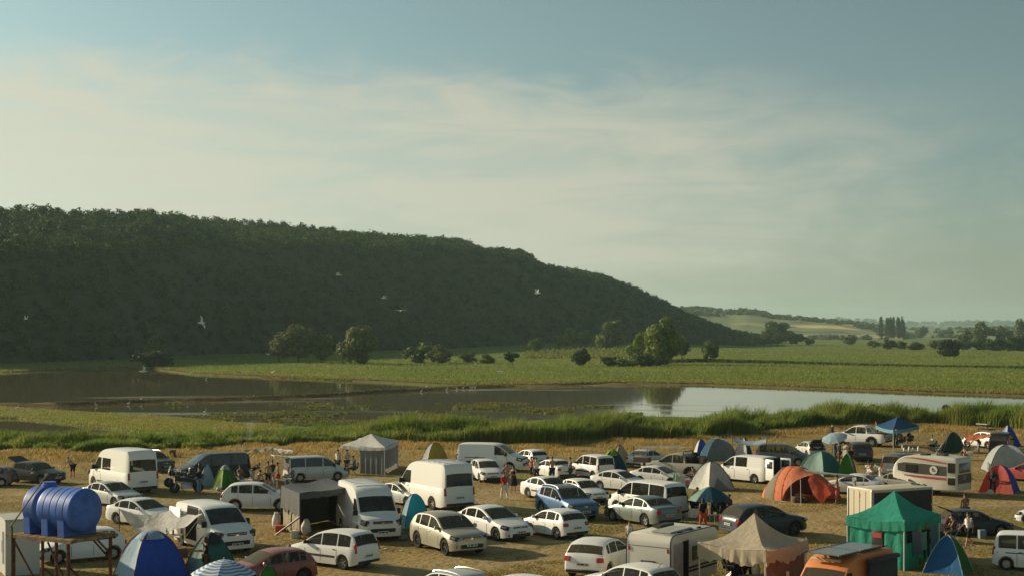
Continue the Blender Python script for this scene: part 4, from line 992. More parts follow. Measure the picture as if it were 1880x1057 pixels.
    for nm, low in (('hair', -.02), ('long_hair', -.17)):
        b = MB(); rows = []
        for t in np.linspace(0, 1, 7):
            h = .105 * math.cos(t * PI * .5) + (low * t if low > -.1 else low * max(0, t - .5) * 2); r = .101 * math.sin(max(.12, t) * PI * .5)
            ring = []
            for a in np.linspace(0, 2 * PI, 15)[:-1]:
                ca, sa = math.cos(a), math.sin(a); face = max(0, ca - .35) * .065 * (t > .5)
                ring.append(sk + ax * (.035 + h + (face * 1.6 if t > .5 else 0)) + fr * (ca * r * (1.06 if ca < 0 else 1.0) - face * .4 - .008) + lt * sa * r * .93)
            rows.append(ring)
        b.grid(rows, close=True); b.f.append(tuple(range(14))); b.m.append(0); out[nm] = b.mesh(nm, M_HAIR, 70)
    VMESH[key] = out
    return out
def person(label, px, py, face, pose, wear, sc_=1.0, skin=M_SKIN, hair='hair', hairc=None, z=0.0, female=False, group='people at the camp', xyz=None):
    """wear: list of (garment, colour); face: heading in degrees"""
    m = figure_meshes(pose, female)
    P = Vector(xyz) if xyz else at(px, py); 
    if not xyz: P.z = gz(P.x, P.y)
    root = thing('person', label, 'person', P + Vector((0, 0, z)), R(face), sc_, group)
    def put(nm, me, mat):
        o = link(nm, me, root, (0, 0, -m['z'])); o.material_slots[0].link = 'OBJECT'; o.material_slots[0].material = mat; return o
    put('body', m['body'], skin); put('hair', m[hair], hairc or M_HAIR)
    for gmt, c in wear: put(gmt, m[gmt], clo(c))
    return root
def p_(*a, **k): return person(*a, **k)
SH, TR, JK, VE, DR = 'shorts', 'trousers', 'jacket', 'vest', 'dress'
p_('shirtless person in dark shorts bending beside the old dark green hatchback', 134, 878, 150, 'bend', [(SH, 'black')])
p_('person in pale jeans and black top standing behind the motorbike', 366, 907, 160, 'hold', [(JK, 'black'), (TR, 'jeans')])
p_('shirtless person seated by the lime green tent', 440, 891, -60, 'sit', [(SH, 'grey')], skin=M_SKIN2)
p_('person in black top and cream trousers bending near the black passenger van', 463, 889, -15, 'bend', [('shirt', 'black'), (TR, 'cream')])
p_('person crouched in front, shirtless with dark shorts, by the black passenger van', 474, 893, 60, 'ground', [(SH, 'darkgrey')])
p_('shirtless person with back turned, white band over dark shorts, between two vans', 492, 895, 80, 'relaxed', [(SH, 'black')])
p_('person in green and black top with pale trousers between the two vans', 500, 893, 120, 'hold', [('shirt', 'green'), (TR, 'pale')])
p_('shirtless sunburnt person in orange shorts between the two vans', 510, 897, 200, 'relaxed', [(SH, 'orange')], skin=M_SKIN2)
p_('person in blue grey shirt seated at the open tailgate of pale people carrier', 537, 893, 180, 'sit', [(JK, 'bluegrey'), (TR, 'bluegrey')])
p_('person wearing white T-shirt and black shorts beside pale people carrier', 620, 869, 60, 'stand', [('shirt', 'white'), (SH, 'black')])
p_('person in pale shirt and dark shorts with arms out near white gazebo', 637, 869, 150, 'akimbo', [('shirt', 'pale'), (SH, 'darkgrey')])
p_('person in grey sitting outside the white gazebo', 650, 871, 200, 'sit', [(JK, 'grey'), (TR, 'darkgrey')])
p_('brown haired woman in black top standing before dull green tent', 378, 1062, 200, 'hold', [('shirt', 'black'), (SH, 'brown')], hair='long_hair', hairc=M_HAIR2, female=True)
p_('person in red jacket and white trousers walking across open grass', 926, 917, 110, 'walk', [(JK, 'red'), (TR, 'white')])
p_('shirtless person with arms akimbo behind person in red jacket', 930, 898, -60, 'akimbo', [(SH, 'grey')])
p_('woman in loose black dress standing on open grass', 943, 904, -120, 'hold', [(DR, 'black')], hair='long_hair', female=True)
p_('person in red T-shirt behind the plain white saloon', 976, 884, 180, 'relaxed', [('shirt', 'red'), (SH, 'navy')])
p_('person in white shirt beside person in red T-shirt', 985, 887, 120, 'relaxed', [('shirt', 'white'), (SH, 'darkgrey')])
p_('bare-backed person standing between two white saloons', 1014, 885, 95, 'stand', [(SH, 'navy')])
p_('person in grey patterned shirt standing before small white glazed van', 1047, 886, 185, 'hold', [('shirt', 'grey'), (TR, 'darkgrey')])
p_('small child in white shirt behind the small caravan roof', 1156, 1011, -100, 'stand', [('shirt', 'white'), (SH, 'grey')], sc_=.82, hairc=M_HAIR2)
p_('person in black vest and orange trousers standing by seated group', 1291, 976, 100, 'relaxed', [(VE, 'black'), (TR, 'orange')], skin=M_SKIN2, hair='long_hair')
p_('dark shirted person seated under teal sunshade at its pole', 1286, 948, -60, 'sit', [('shirt', 'brown'), (SH, 'black')])
p_('person in grey T-shirt seated in the middle of the sunshade group', 1313, 950, -100, 'sit', [('shirt', 'grey'), (TR, 'darkgrey')])
p_('person in black seated with back to camera in sunshade group', 1327, 956, 100, 'sit', [(JK, 'black'), (TR, 'black')])
p_('person in red shirt seated at the edge of sunshade group', 1341, 953, 140, 'sit', [('shirt', 'red'), (SH, 'brown')])
p_('person in dark clothes sitting in shade of beige gazebo', 1357, 1082, 60, 'sit', [(JK, 'black'), (TR, 'black')], hairc=M_HAIR)
p_('person with short dark hair seated deeper under beige gazebo', 1341, 1062, -30, 'sit', [('shirt', 'navy'), (TR, 'brown')], skin=M_SKIN2)
p_('dark figure standing at the nose of white pickup', 1528, 811, 20, 'stand', [('shirt', 'black'), (SH, 'darkgrey')])
p_('dark haired person behind the bed of white pickup', 1609, 806, 180, 'stand', [('shirt', 'darkgrey'), (SH, 'black')])
p_('shirtless person with dark shorts between parked cars below white pickup', 1562, 850, 200, 'lean', [(SH, 'black')], skin=M_SKIN2)
p_('person in dark jacket under the pale blue sunshade', 1532, 847, 20, 'stand', [(JK, 'black'), (TR, 'darkgrey')])
p_('second dark-clothed person under pale blue sunshade, wearing purple grey', 1541, 850, 190, 'relaxed', [(JK, 'navy'), (TR, 'brown')])
p_('shirtless person in pink shorts standing beside orange tent', 1537, 925, 160, 'hold', [(SH, 'pink')], skin=M_SKIN2)
p_('person seated by dark grey van with white towels at hand', 1602, 880, 200, 'sitlean', [(SH, 'cream')], hairc=M_HAIR)
p_('person in white top sitting alone on dry grass', 1713, 828, 185, 'sit', [('shirt', 'white'), (SH, 'black')])
p_('person in black standing at the near post of blue gazebo', 1641, 820, -30, 'stand', [('shirt', 'black'), (TR, 'darkgrey')])
p_('person in blue grey seated at table under blue gazebo', 1655, 819, 190, 'sit', [('shirt', 'bluegrey'), (TR, 'darkgrey')])
p_('person in dark shirt seated at far side of blue gazebo', 1670, 817, 200, 'sit', [('shirt', 'navy'), (SH, 'black')])
p_('shirtless person sitting on grass behind striped caravan', 1773, 843, 200, 'ground', [(SH, 'pink')])
p_('shirtless person with cap leaning on black estate car', 1772, 965, 100, 'relaxed', [(SH, 'black')], skin=M_SKIN2)
p_('person in white T-shirt and black shorts walking by black estate car', 1779, 1005, 200, 'walk', [('shirt', 'white'), (SH, 'black')])
p_('person with white cap sitting beside open boot of black estate', 1751, 995, 180, 'sit', [(VE, 'brown'), (SH, 'darkgrey')], skin=M_SKIN2)
p_('dark figure crouching at boot of black estate car', 1737, 992, 20, 'sitlean', [('shirt', 'black'), (SH, 'black')])

p_('shirtless person crouching at the loaded tail of beige pickup', 1276, 884, 150, 'ground', [(SH, 'darkgrey')], skin=M_SKIN2)
p_('person in grey standing over the seated group by white people carrier', 1272, 950, 20, 'lean', [('shirt', 'grey'), (TR, 'black')])
p_('dark figure standing deep inside the green gazebo opening', 1700, 1028, -60, 'stand', [('shirt', 'black'), (TR, 'darkgrey')])
p_('person in pale shirt standing at middle of blue gazebo', 1647, 813, 200, 'relaxed', [('shirt', 'pale'), (TR, 'navy')])
p_('person in dark clothes bent over beside white pennant and caravan', 1822, 905, 60, 'bend', [(JK, 'black'), (TR, 'black')])
p_('person in brown standing at the grass edge under beige gazebo', 1373, 1075, 120, 'relaxed', [('shirt', 'brown'), (TR, 'black')], skin=M_SKIN2)
p_('person in black bending beside open boot under orange tarpaulin', 1798, 832, 160, 'bend', [('shirt', 'black'), (SH, 'darkgrey')])
# ================================================================ tents, gazebos, sunshades, tarpaulins
M_POLE = simple('white_pole', (.62, .62, .58), .4, .4, var=.1)
M_DPOLE = simple('dark_pole', (.04, .04, .04), .5, .4)
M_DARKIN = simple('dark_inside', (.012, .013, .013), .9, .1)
def F(name, col, **k): return fabric(name, col, **k)
def gp(px, py):
    p = at(px, py); p.z = gz(p.x, p.y); return p
def dome(label, cat, L_, R_, B_, H, panels, rot=0.0, depth=1.0, power=2.1, cap=None, trim=None, door=None, name='dome_tent', sides=4, group='tents pitched on the meadow', guy=False, vent=None):
    """dome on crossing poles. panels: cloth of each of the sides in turn; width L_..R_ of the picture, front ground edge B_"""
    c0 = gp((L_ + R_) / 2, B_); wpx = (R_ - L_) / FPX * c0.y
    # widest span of the rotated footprint
    cor = [(math.cos(R(rot + 45 + k * 360 / sides)), depth * math.sin(R(rot + 45 + k * 360 / sides))) for k in range(sides)]
    span = max(x for x, y in cor) - min(x for x, y in cor); rad = wpx / span * .98; back = -min(y for x, y in cor) * rad
    root = thing(name, label, cat, (c0.x, c0.y + back, c0.z), 0, 1, group)
    n, m_ = 9, 9
    for k in range(sides):
        a0, a1 = cor[k], cor[(k + 1) % sides]; rows = []
        for i in range(n):
            t = i / (n - 1); row = []
            for j in range(m_):
                s_ = j / (m_ - 1)
                e = (a0[0] * (1 - s_) + a1[0] * s_, a0[1] * (1 - s_) + a1[1] * s_)
                r = math.sin(t * PI / 2) ** 1.0; zz = 1 - r ** power
                pull = 1 - .16 * 4 * s_ * (1 - s_) * math.sin(t * PI) - .05 * 4 * s_ * (1 - s_)
                row.append((e[0] * rad * r * pull, e[1] * rad * r * pull, max(0.015, H * zz * (1 - .05 * 4 * s_ * (1 - s_) * math.sin(t * PI)))))
            rows.append(row)
        MB().grid(rows).obj('tent_panel', panels[k % len(panels)], root, 60)
        pts = [(a0[0] * rad * math.sin(t * PI / 2) * 1.004, a0[1] * rad * math.sin(t * PI / 2) * 1.004, H * (1 - math.sin(t * PI / 2) ** power) + .012) for t in np.linspace(0, 1, 10)]
        MB().tube(pts, .022, 5).obj('pole_sleeve', trim or M_DPOLE, root)
    if cap:
        rows = []
        for i in range(5):
            t = .03 + .30 * i / 4; rows.append([(rad * .78 * math.sin(t * PI / 2) * math.cos(a) * 1.02, depth * rad * .78 * math.sin(t * PI / 2) * math.sin(a) * 1.02, H * (1 - math.sin(t * PI / 2) ** power) + .05) for a in np.linspace(0, 2 * PI, 17)[:-1]])
        MB().grid(rows, close=True).obj('top_cap', cap, root, 60)
    if door:
        k, dm = door; a0, a1 = cor[k], cor[(k + 1) % sides]; rows = []
        for i in range(8):
            t = .52 + .48 * i / 7; row = []
            hw = .30 * math.sin(min(1, (i + .15) / 5) * PI / 2)
            for j in range(5):
                s_ = .5 + hw * (j / 2 - 1); e = (a0[0] * (1 - s_) + a1[0] * s_, a0[1] * (1 - s_) + a1[1] * s_); pull = 1 - .16 * 4 * s_ * (1 - s_) * math.sin(t * PI) - .05 * 4 * s_ * (1 - s_)
                row.append((e[0] * rad * math.sin(t * PI / 2) * pull * 1.012, e[1] * rad * math.sin(t * PI / 2) * pull * 1.012, max(.03, H * (1 - math.sin(t * PI / 2) ** power) * (1 - .05 * 4 * s_ * (1 - s_) * math.sin(t * PI)) + .012)))
            rows.append(row)
        MB().grid(rows).obj('door_flap', dm, root, 60)
    return root
def gazebo(label, peak, legs, wall_h, roofm, valm, eave=2.1, peak_z=3.1, sag=.35, val=.32, walls=(), legm=None, name='pop_up_gazebo', torn=False, roofms=None):
    """legs: four ground points in turn; walls: (side index, cloth, from, to, height0)"""
    c = sum((Vector((l.x, l.y, 0)) for l in legs), Vector()) / 4; z0 = sum(l.z for l in legs) / 4
    root = thing(name, label, 'gazebo', (c.x, c.y, z0), 0, 1, 'gazebos put up between the cars')
    q = [Vector((l.x - c.x, l.y - c.y, 0)) for l in legs]
    for p in q: MB().tube([(p.x, p.y, -.05), (p.x, p.y, eave + .04)], .032, 6).obj('leg', legm or M_POLE, root)
    for k in range(4):
        a, b = q[k] * 1.03, q[(k + 1) % 4] * 1.03; rows = []
        for i in range(11):
            t = i / 10; row = []
            for j in range(11):
                s_ = j / 10; e = a.lerp(b, s_) * t
                z = peak_z + (eave - peak_z) * t - sag * math.sin(t * PI) * .55 - .10 * 4 * s_ * (1 - s_) * t ** 2 + .025 * math.sin(9 * s_ + k) * t * (1 - s_ * .5)
                row.append((e.x, e.y, z))
            rows.append(row)
        MB().grid(rows).obj('roof_panel', (roofms or [roofm] * 4)[k], root, 60)
        rows = []
        for i in range(4):
            row = []
            for j in range(21):
                s_ = j / 20; e = a.lerp(b, s_); n = Vector((e.x, e.y, 0)).normalized()
                drop = val * i / 3 * (1 + (.16 * math.sin(j * .55 + k * 2) * (1 if torn else .1) + (.10 * math.sin(j * 2.1) if torn else 0)))
                wv = n * (.012 + .04 * math.sin(j * 1.9 + k) * i / 3 * (1.6 if torn else .7))
                row.append((e.x + wv.x, e.y + wv.y, eave - .10 * 4 * s_ * (1 - s_) - drop + .002))
            rows.append(row)
        MB().grid(rows).obj('valance', valm, root, 60)
    for k, m, s0, s1, top in walls:
        a, b = q[k], q[(k + 1) % 4]; rows = []
        for i in range(9):
            z = top * (1 - i / 8); row = []
            for j in range(19):
                s_ = s0 + (s1 - s0) * j / 18; e = a.lerp(b, s_); n = Vector(((b - a).y, -(b - a).x, 0)).normalized(); w_ = .05 * math.sin(j * 1.6 + k) * (.3 + i / 8); row.append((e.x * .985 + n.x * w_, e.y * .985 + n.y * w_, z + .02))
            rows.append(row)
        MB().grid(rows).obj('side_wall', m, root, 60)
    return root
def umbrella(label, px, py, z, rad, cols, name='sunshade', tilt=(0, 0), n=8, pole=True, drop=.45, cat='umbrella'):
    """canopy centred over the given ground point"""
    p = gp(px, py); root = thing(name, label, cat, p)
    M = Euler((R(tilt[0]), R(tilt[1]), 0)).to_matrix()
    for k in range(n):
        rows = []
        for i in range(7):
            t = i / 6; row = []
            for j in range(5):
                a = 2 * PI * (k + j / 4) / n; rr = rad * t * (1 - .07 * 4 * (j / 4) * (1 - j / 4)); row.append(M @ Vector((rr * math.cos(a), rr * math.sin(a), -drop * t ** 1.6)) + Vector((0, 0, z)))
            rows.append(row)
        MB().grid(rows).obj('canopy_panel', cols[k % len(cols)], root, 60)
    if pole: MB().tube([(0, 0, -.1), (0, 0, z + .08)], .022, 6).obj('pole', M_POLE, root)
    return root
def sheet(label, name, corners, mat, sag=.3, cat='tarpaulin', nx=16, ny=12, wr=.04, ropes=(), poles=()):
    """cloth hung from four corners (world points, in turn)"""
    a, b, c, d = [Vector(x) for x in corners]; base = (a + b + c + d) / 4; base.z = 0
    root = thing(name, label, cat, base); rows = []
    for i in range(ny + 1):
        v = i / ny; row = []
        for j in range(nx + 1):
            u = j / nx; p = (a.lerp(b, u)).lerp(d.lerp(c, u), v); s_ = 4 * u * (1 - u) * .6 + 4 * v * (1 - v) * .4
            p = p - base; p.z -= sag * s_ - wr * math.sin(u * 17 + v * 5) * (.3 + v) - wr * .6 * math.sin(v * 13 + u * 3); row.append(p)
        rows.append(row)
    MB().grid(rows).obj('cloth', mat, root, 60)
    for p0, p1 in ropes: MB().tube([Vector(p0) - base, Vector(p1) - base], .012, 5).obj('guy_rope', M_DPOLE, root)
    for p0 in poles: p0 = Vector(p0); MB().tube([(p0.x - base.x, p0.y - base.y, -.05), tuple(p0 - base)], .022, 6).obj('pole', M_DPOLE, root)
    return root
def up(px, py, z):
    """point at height z whose picture is px, py"""
    return at(px, py, z)
cBLUE = F('blue', (.035, .10, .50)); cPALEB = F('pale_blue', (.38, .52, .62)); cWHITE = F('white', (.66, .65, .60), transl=.25); cGREYW = F('grey_white', (.44, .46, .44))
cTEAL = F('teal', (.06, .20, .19)); cPTEAL = F('pale_teal', (.27, .40, .35)); cLIME = F('lime', (.26, .42, .03)); cGREEN = F('green', (.06, .22, .03)); cTURQ = F('turquoise', (.04, .45, .55)); cYEL = F('yellow', (.42, .34, .06))
cORANGE = F('orange', (.80, .26, .125), transl=.35); cORANGE2 = F('deep_orange', (.72, .13, .065), transl=.35); cKHAKI = F('khaki', (.26, .235, .17)); cBEIGE = F('beige', (.60, .51, .37), dirt=.15); cCORAL = F('coral', (.58, .12, .09)); cDGREEN = F('dark_green', (.03, .07, .055))
cGAZG = F('gazebo_green', (.05, .37, .26), transl=.35); cGAZB = F('gazebo_blue', (.03, .085, .22)); cPGRB = F('valance_blue', (.18, .36, .42)); cGREY = F('grey', (.25, .255, .25)); cDARK = F('black', (.03, .032, .034), transl=.05); cROOFD = F('dusty_black', (.085, .09, .092), transl=.05)
cRED = F('red', (.40, .03, .05)); cNAVY = F('navy_teal', (.02, .09, .14)); cSILV = F('silver_grey', (.30, .335, .35), transl=.2); cTARP = F('white_sheet', (.66, .65, .62), transl=.45, bump=.5); cBROWNW = F('brown_white', (.42, .38, .31), bump=.6); cMAUVE = F('mauve', (.26, .20, .26)); cTORN = F('torn_beige', (.42, .36, .25)); cLBLUE = F('light_blue_sheet', (.34, .45, .54), transl=.3); cBRICK = F('brick', (.20, .11, .085))
# --- tents (panels: away, picture-left, camera, picture-right before turning by rot)
dome('blue dome tent with pale blue side and red piping beside the tank stand', 'tent', 182, 336, 1070, 1.95, [cPALEB, cPALEB, cBLUE, cBLUE], rot=34, cap=cPALEB, trim=cRED, power=2.6)
dome('dull green tent with dark patterned cap in front of white camper van', 'tent', 320, 432, 1063, 1.8, [cTEAL, cPTEAL, cTEAL, cTEAL], rot=38, cap=cDARK, power=1.9)  # paler teal on the sunward panel: sunlight put into the cloth colour
dome('bright lime tent showing only its top beside the striped umbrella', 'tent', 455, 520, 1112, 1.45, [cLIME, cLIME, cGREEN, cLIME], rot=10)
dome('pale blue tent half hidden behind lime green tent', 'tent', 357, 396, 893, 1.55, [cLBLUE, cLBLUE, cLBLUE, cNAVY], rot=18, power=1.4)
dome('lime green tent with dark marks near the motorbike', 'tent', 384, 434, 899, 1.55, [cGREEN, cLIME, cGREEN, cGREEN], rot=40, cap=cGREYW, door=(1, cDARK), power=2.3)  # one lime cloth; darker green away from the sun is painted shade
dome('small yellow tent behind white windowless van', 'tent', 770, 824, 851, 1.6, [cYEL, cGREYW, cYEL, cYEL], rot=20, power=2.4)
dome('turquoise tent between white high-roof van and beige crossover', 'tent', 727, 792, 972, 1.8, [cTURQ, cPALEB, cTURQ, cTURQ], rot=18, power=2.4)
dome('dark teal tent with lime top beside small white glazed van', 'tent', 1098, 1155, 870, 1.75, [cNAVY] * 4, rot=6, cap=cLIME, power=1.9)
dome('brown and beige pointed tent next to dark teal tent', 'tent', 1114, 1166, 858, 1.75, [cTORN, cKHAKI, cTORN, cTORN], rot=20, power=1.3)
dome('blue and grey arched dome behind beige pickup', 'tent', 1291, 1358, 845, 1.75, [cNAVY, cNAVY, cGREY, cNAVY], rot=4, power=2.6, trim=cPALEB)
dome('small blue and white tent at the tail of beige pickup', 'tent', 1274, 1304, 839, 1.5, [cPALEB, cWHITE, cBLUE, cBLUE], rot=10)
dome('white dome tent with blue panel behind the pale van roof', 'tent', 1348, 1388, 846, 1.9, [cNAVY, cWHITE, cWHITE, cNAVY], rot=-30)
dome('white dome tent with grey foot panel in open grass', 'tent', 1268, 1355, 901, 1.85, [cGREYW, cWHITE, cGREYW, cGREYW], rot=32, door=(2, cGREY), power=2.0)  # all white cloth; grey white panels have their shade put into the colour
dome('teal dome tent with pale green flysheet behind orange tent', 'tent', 1472, 1560, 874, 1.7, [cNAVY, cPTEAL, cTEAL, cNAVY], rot=40, power=2.6, trim=cPTEAL)
dome('bright green tent tucked beside teal dome tent', 'tent', 1540, 1581, 876, 1.65, [cGREEN, cGREEN, cGREEN, cKHAKI], rot=-22, power=2.2)
dome('dark green dome tent joined to orange tarpaulin', 'tent', 1734, 1782, 832, 1.75, [cDGREEN, cDGREEN, cDGREEN, cKHAKI], rot=-12, power=2.2)
dome('blue tent at the end of the black van', 'tent', 1836, 1880, 820, 1.95, [cBLUE, cPALEB, cBLUE, cBLUE], rot=22, power=1.4, trim=cRED)
dome('long pale grey tent rising behind red car', 'tent', 1818, 1912, 868, 2.0, [cGREYW, cGREYW, cGREYW, cSILV], rot=-8, power=2.6)
dome('coral and blue tent beside striped caravan', 'tent', 1806, 1892, 906, 1.75, [cBLUE, cCORAL, cCORAL, cBLUE], rot=-30, power=2.4, trim=cCORAL)
cMB = F('mid_blue', (.03, .15, .36))
dome('small blue and green dome tent in front of green gazebo', 'tent', 1704, 1808, 1057, 1.6, [cGREEN, cMB, cMB, cGREEN], rot=-32, trim=cPALEB, power=1.8)
# --- big orange tunnel tent
def orange_tent():
    """arches stand one behind the other along the tent's axis; the camera side of the last bay is rolled open"""
    A, B = gp(1398, 912), gp(1512, 926); c = (A + B) / 2
    root = thing('tunnel_tent', 'large orange tent with grey stripe and open porch', 'tent', (c.x, c.y, c.z), 0, 1, 'tents pitched on the meadow')
    ax = (B - A); ax.z = 0; ln = ax.length; ax.normalize(); sd = Vector((-ax.y, ax.x, 0)); base = A - c
    prof = [(-.75, .75, .04), (-.3, 1.25, .75), (.3, 1.55, 1.45), (.9, 1.70, 1.90), (1.5, 1.75, 2.08), (2.1, 1.75, 2.02), (2.9, 1.72, 1.80), (3.6, 1.70, 1.55), (4.3, 1.55, 1.15), (4.75, 1.3, .55)]
    pr = np.array(prof)
    def pt(x, a, k=1.0, grow=0.0):
        hw, h = np.interp(x, pr[:, 0], pr[:, 1]) * k, np.interp(x, pr[:, 0], pr[:, 2]) * k
        y = -math.cos(a) * hw * (1 - .06 * math.sin(a) ** 2); z = max(0.0, math.sin(a)) ** .85 * h * (1 - .02 * math.sin(x * 5))
        p = base + ax * (x + .35 * math.cos(a)) + sd * (y + 1.25); return (p.x, p.y, z + .01 + grow)
    def bay(x0, x1, m, a0=0.0, a1=0.0, k=1.0, nm='tent_panel'):
        rows = []
        for t in np.linspace(0, 1, 9):
            x = x0 + (x1 - x0) * t; lo = a0 + (a1 - a0) * t; rows.append([pt(x, lo + (PI - lo) * j / 20, k) for j in range(21)])
        MB().grid(rows).obj(nm, m, root, 60)
    bay(-.75, .05, cORANGE); bay(.05, 1.1, cKHAKI); bay(1.1, 1.75, cORANGE); bay(1.75, 3.35, cORANGE, 0.0, PI * .42); bay(3.35, 4.75, cORANGE2, PI * .30, 0.0)
    def sleeve(x, a0=0.0): MB().tube([pt(x, a0 + (PI - a0) * j / 14, 1.005, .004) for j in range(15)], .018, 5).obj('pole_sleeve', cORANGE2, root)
    sleeve(.05); sleeve(1.1); sleeve(1.75); sleeve(3.35, PI * .42)
    rows = [[pt(x, PI * .5 + PI * .5 * j / 8 if False else PI * j / 12, .96) for x in np.linspace(2.05, 2.1, 3)] for j in range(13)]
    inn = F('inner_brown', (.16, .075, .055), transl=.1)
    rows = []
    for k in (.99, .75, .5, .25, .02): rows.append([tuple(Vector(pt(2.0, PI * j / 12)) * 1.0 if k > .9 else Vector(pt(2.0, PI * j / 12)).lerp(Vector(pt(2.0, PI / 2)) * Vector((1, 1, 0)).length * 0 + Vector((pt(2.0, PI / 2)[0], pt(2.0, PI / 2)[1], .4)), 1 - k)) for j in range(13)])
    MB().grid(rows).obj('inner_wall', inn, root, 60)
    for x in (2.55, 3.3):
        p = Vector(pt(x, .0)); MB().tube([(p.x, p.y, 0), (p.x + .02, p.y + .25, 1.45)], .015, 5).obj('pole', M_POLE, root)
    b = MB(); g = Vector(pt(3.0, .25)); b.box((g.x, g.y + .3, .2), (.6, .8, .32), bev=.1); b.obj('bedding_roll', clo('brown'), root)
    g = Vector(pt(1.75, 0)); h = Vector(pt(1.4, .35)); MB().tube([tuple(g), (g.x + .25, g.y - .7, 0)], .008, 4).obj('guy_rope', M_POLE, root)
orange_tent()
# --- gazebos
gazebo('white gazebo with grey side walls before the reeds', None, [gp(627, 866), gp(706, 871), gp(731, 856), gp(660, 851)], 2, cWHITE, cWHITE, eave=2.05, peak_z=2.75, sag=.12, val=.22, walls=[(0, cGREY, .42, 1.0, 2.0), (1, cGREY, 0, 1, 2.0), (2, cBROWNW, 0, 1, 2.0)])
gazebo('blue gazebo with pale valance on the rise beside white pickup', None, [gp(1609, 819), gp(1640, 829), gp(1686, 820), gp(1655, 811)], 2, cGAZB, cPGRB, eave=1.95, peak_z=2.75, sag=.10, val=.30, roofms=[cGAZB, cGAZB, cGAZB, cGAZB])
gazebo('beige gazebo with torn hanging valance beside small caravan', None, [gp(1284, 1096), gp(1405, 1114), gp(1480, 1088), gp(1370, 1068)], 2, cBEIGE, cBEIGE, eave=2.2, peak_z=3.3, sag=.55, val=.55, walls=[(1, cBRICK, 0, 1, 1.95)], torn=True)
gg = gazebo('green gazebo with closed side and washing hung inside', None, [gp(1556, 1034), gp(1660, 1047), gp(1724, 1029), gp(1628, 1012)], 2, cGAZG, cGAZG, eave=2.2, peak_z=3.3, sag=.38, val=.42, walls=[(0, cGAZG, 0, 1, 2.1), (1, cGAZG, .0, .42, 2.1), (3, cGAZG, 0, 1, 2.1), (2, cGAZG, 0, 1, 2.1)])
# --- black fabric shelter
def shelter():
    q = [gp(516, 972), gp(551, 990), gp(646, 976), gp(604, 955)]; c = sum(q, Vector()) / 4; root = thing('fabric_shelter', 'black fabric shelter with torn beige cloth and dark open front', 'shelter', c)
    p = [a - c for a in q]; H = 2.35
    def wall(a, b, z0, z1, m, nm, n=12, wv=.04, torn=0):
        rows = []
        for i in range(7):
            row = []
            for j in range(n + 1):
                s_ = j / n; e = a.lerp(b, s_); nn = Vector(((b - a).y, -(b - a).x, 0)).normalized(); z = z1 + (z0 - z1) * i / 6 + (torn * math.sin(j * 2.7) * (i == 6)); w_ = wv * math.sin(j * 1.7 + z0) * i / 6; row.append((e.x + nn.x * w_, e.y + nn.y * w_, z))
            rows.append(row)
        MB().grid(rows).obj(nm, m, root, 60)
    for a in p: MB().tube([(a.x, a.y, -.05), (a.x, a.y, H)], .04, 6).obj('post', M_DPOLE, root)
    rows = []
    for i in range(9):
        v = i / 8; rows.append([tuple((p[0].lerp(p[1], v)).lerp(p[3].lerp(p[2], v), u) + Vector((0, 0, H - .10 * math.sin(u * PI) * math.sin(v * PI) + .03 * math.sin(u * 9)))) for u in np.linspace(0, 1, 13)])
    MB().grid(rows).obj('roof_cloth', cROOFD, root, 60)
    wall(p[0], p[1], 1.15, H, cROOFD, 'side_cloth', torn=.18); wall(p[0].lerp(p[1], .06) * .97, p[0].lerp(p[1], .5) * .97, .12, 1.5, cTORN, 'torn_cloth', 8, .06, .15); wall(p[0].lerp(p[1], .55) * .97, p[1] * .97, .25, 1.45, cTORN, 'torn_cloth', 8, .07, .3)
    wall(p[3], p[2], .02, H, cDARK, 'back_cloth'); wall(p[0], p[3], .02, H, cDARK, 'back_cloth')
    wall(p[1], p[2], H - .32, H, cROOFD, 'front_valance', wv=.03, torn=.04)
    MB().tube([tuple(p[1] + Vector((0, 0, 1.15))), tuple(p[0].lerp(p[1], .35) + Vector((-.5, -.8, 0)))], .05, 6).obj('brace', M_DPOLE, root)
shelter()
# --- sunshades
def striped():
    m, nt, b, ns, lk = nodes('blue_white_stripes'); tc = N(nt, 'ShaderNodeTexCoord'); sp = N(nt, 'ShaderNodeSeparateXYZ'); lk.new(tc.outputs['Object'], sp.inputs[0])
    v = N(nt, 'ShaderNodeVectorMath', operation='LENGTH'); cb = N(nt, 'ShaderNodeCombineXYZ'); lk.new(sp.outputs[0], cb.inputs[0]); lk.new(sp.outputs[1], cb.inputs[1]); lk.new(cb.outputs[0], v.inputs[0])
    mu = N(nt, 'ShaderNodeMath', operation='MULTIPLY'); lk.new(v.outputs[1], mu.inputs[0]); mu.inputs[1].default_value = 6.2; fr = N(nt, 'ShaderNodeMath', operation='FRACT'); lk.new(mu.outputs[0], fr.inputs[0])
    gt = N(nt, 'ShaderNodeMath', operation='GREATER_THAN'); gt.inputs[1].default_value = .5; lk.new(fr.outputs[0], gt.inputs[0])
    mx = N(nt, 'ShaderNodeMix', data_type='RGBA'); mx.inputs[6].default_value = (.55, .56, .55, 1); mx.inputs[7].default_value = (.10, .21, .40, 1); lk.new(gt.outputs[0], mx.inputs[0]); lk.new(mx.outputs[2], b.inputs['Base Color']); b.inputs['Roughness'].default_value = .8
    return m
umbrella('blue and white striped beach umbrella in front of dark red car', 411, 1121, 1.95, 1.28, [striped()], name='beach_umbrella', drop=.55)
umbrella('teal sunshade over the seated group', 1303, 955, 1.92, 1.25, [cNAVY, cNAVY, cTEAL, cPTEAL, cPTEAL, cNAVY, cNAVY, cNAVY], drop=.75)
umbrella('pale blue sunshade tilted over dark-clothed people', 1531, 853, 2.45, 1.05, [cLBLUE], tilt=(18, -16), drop=.3)
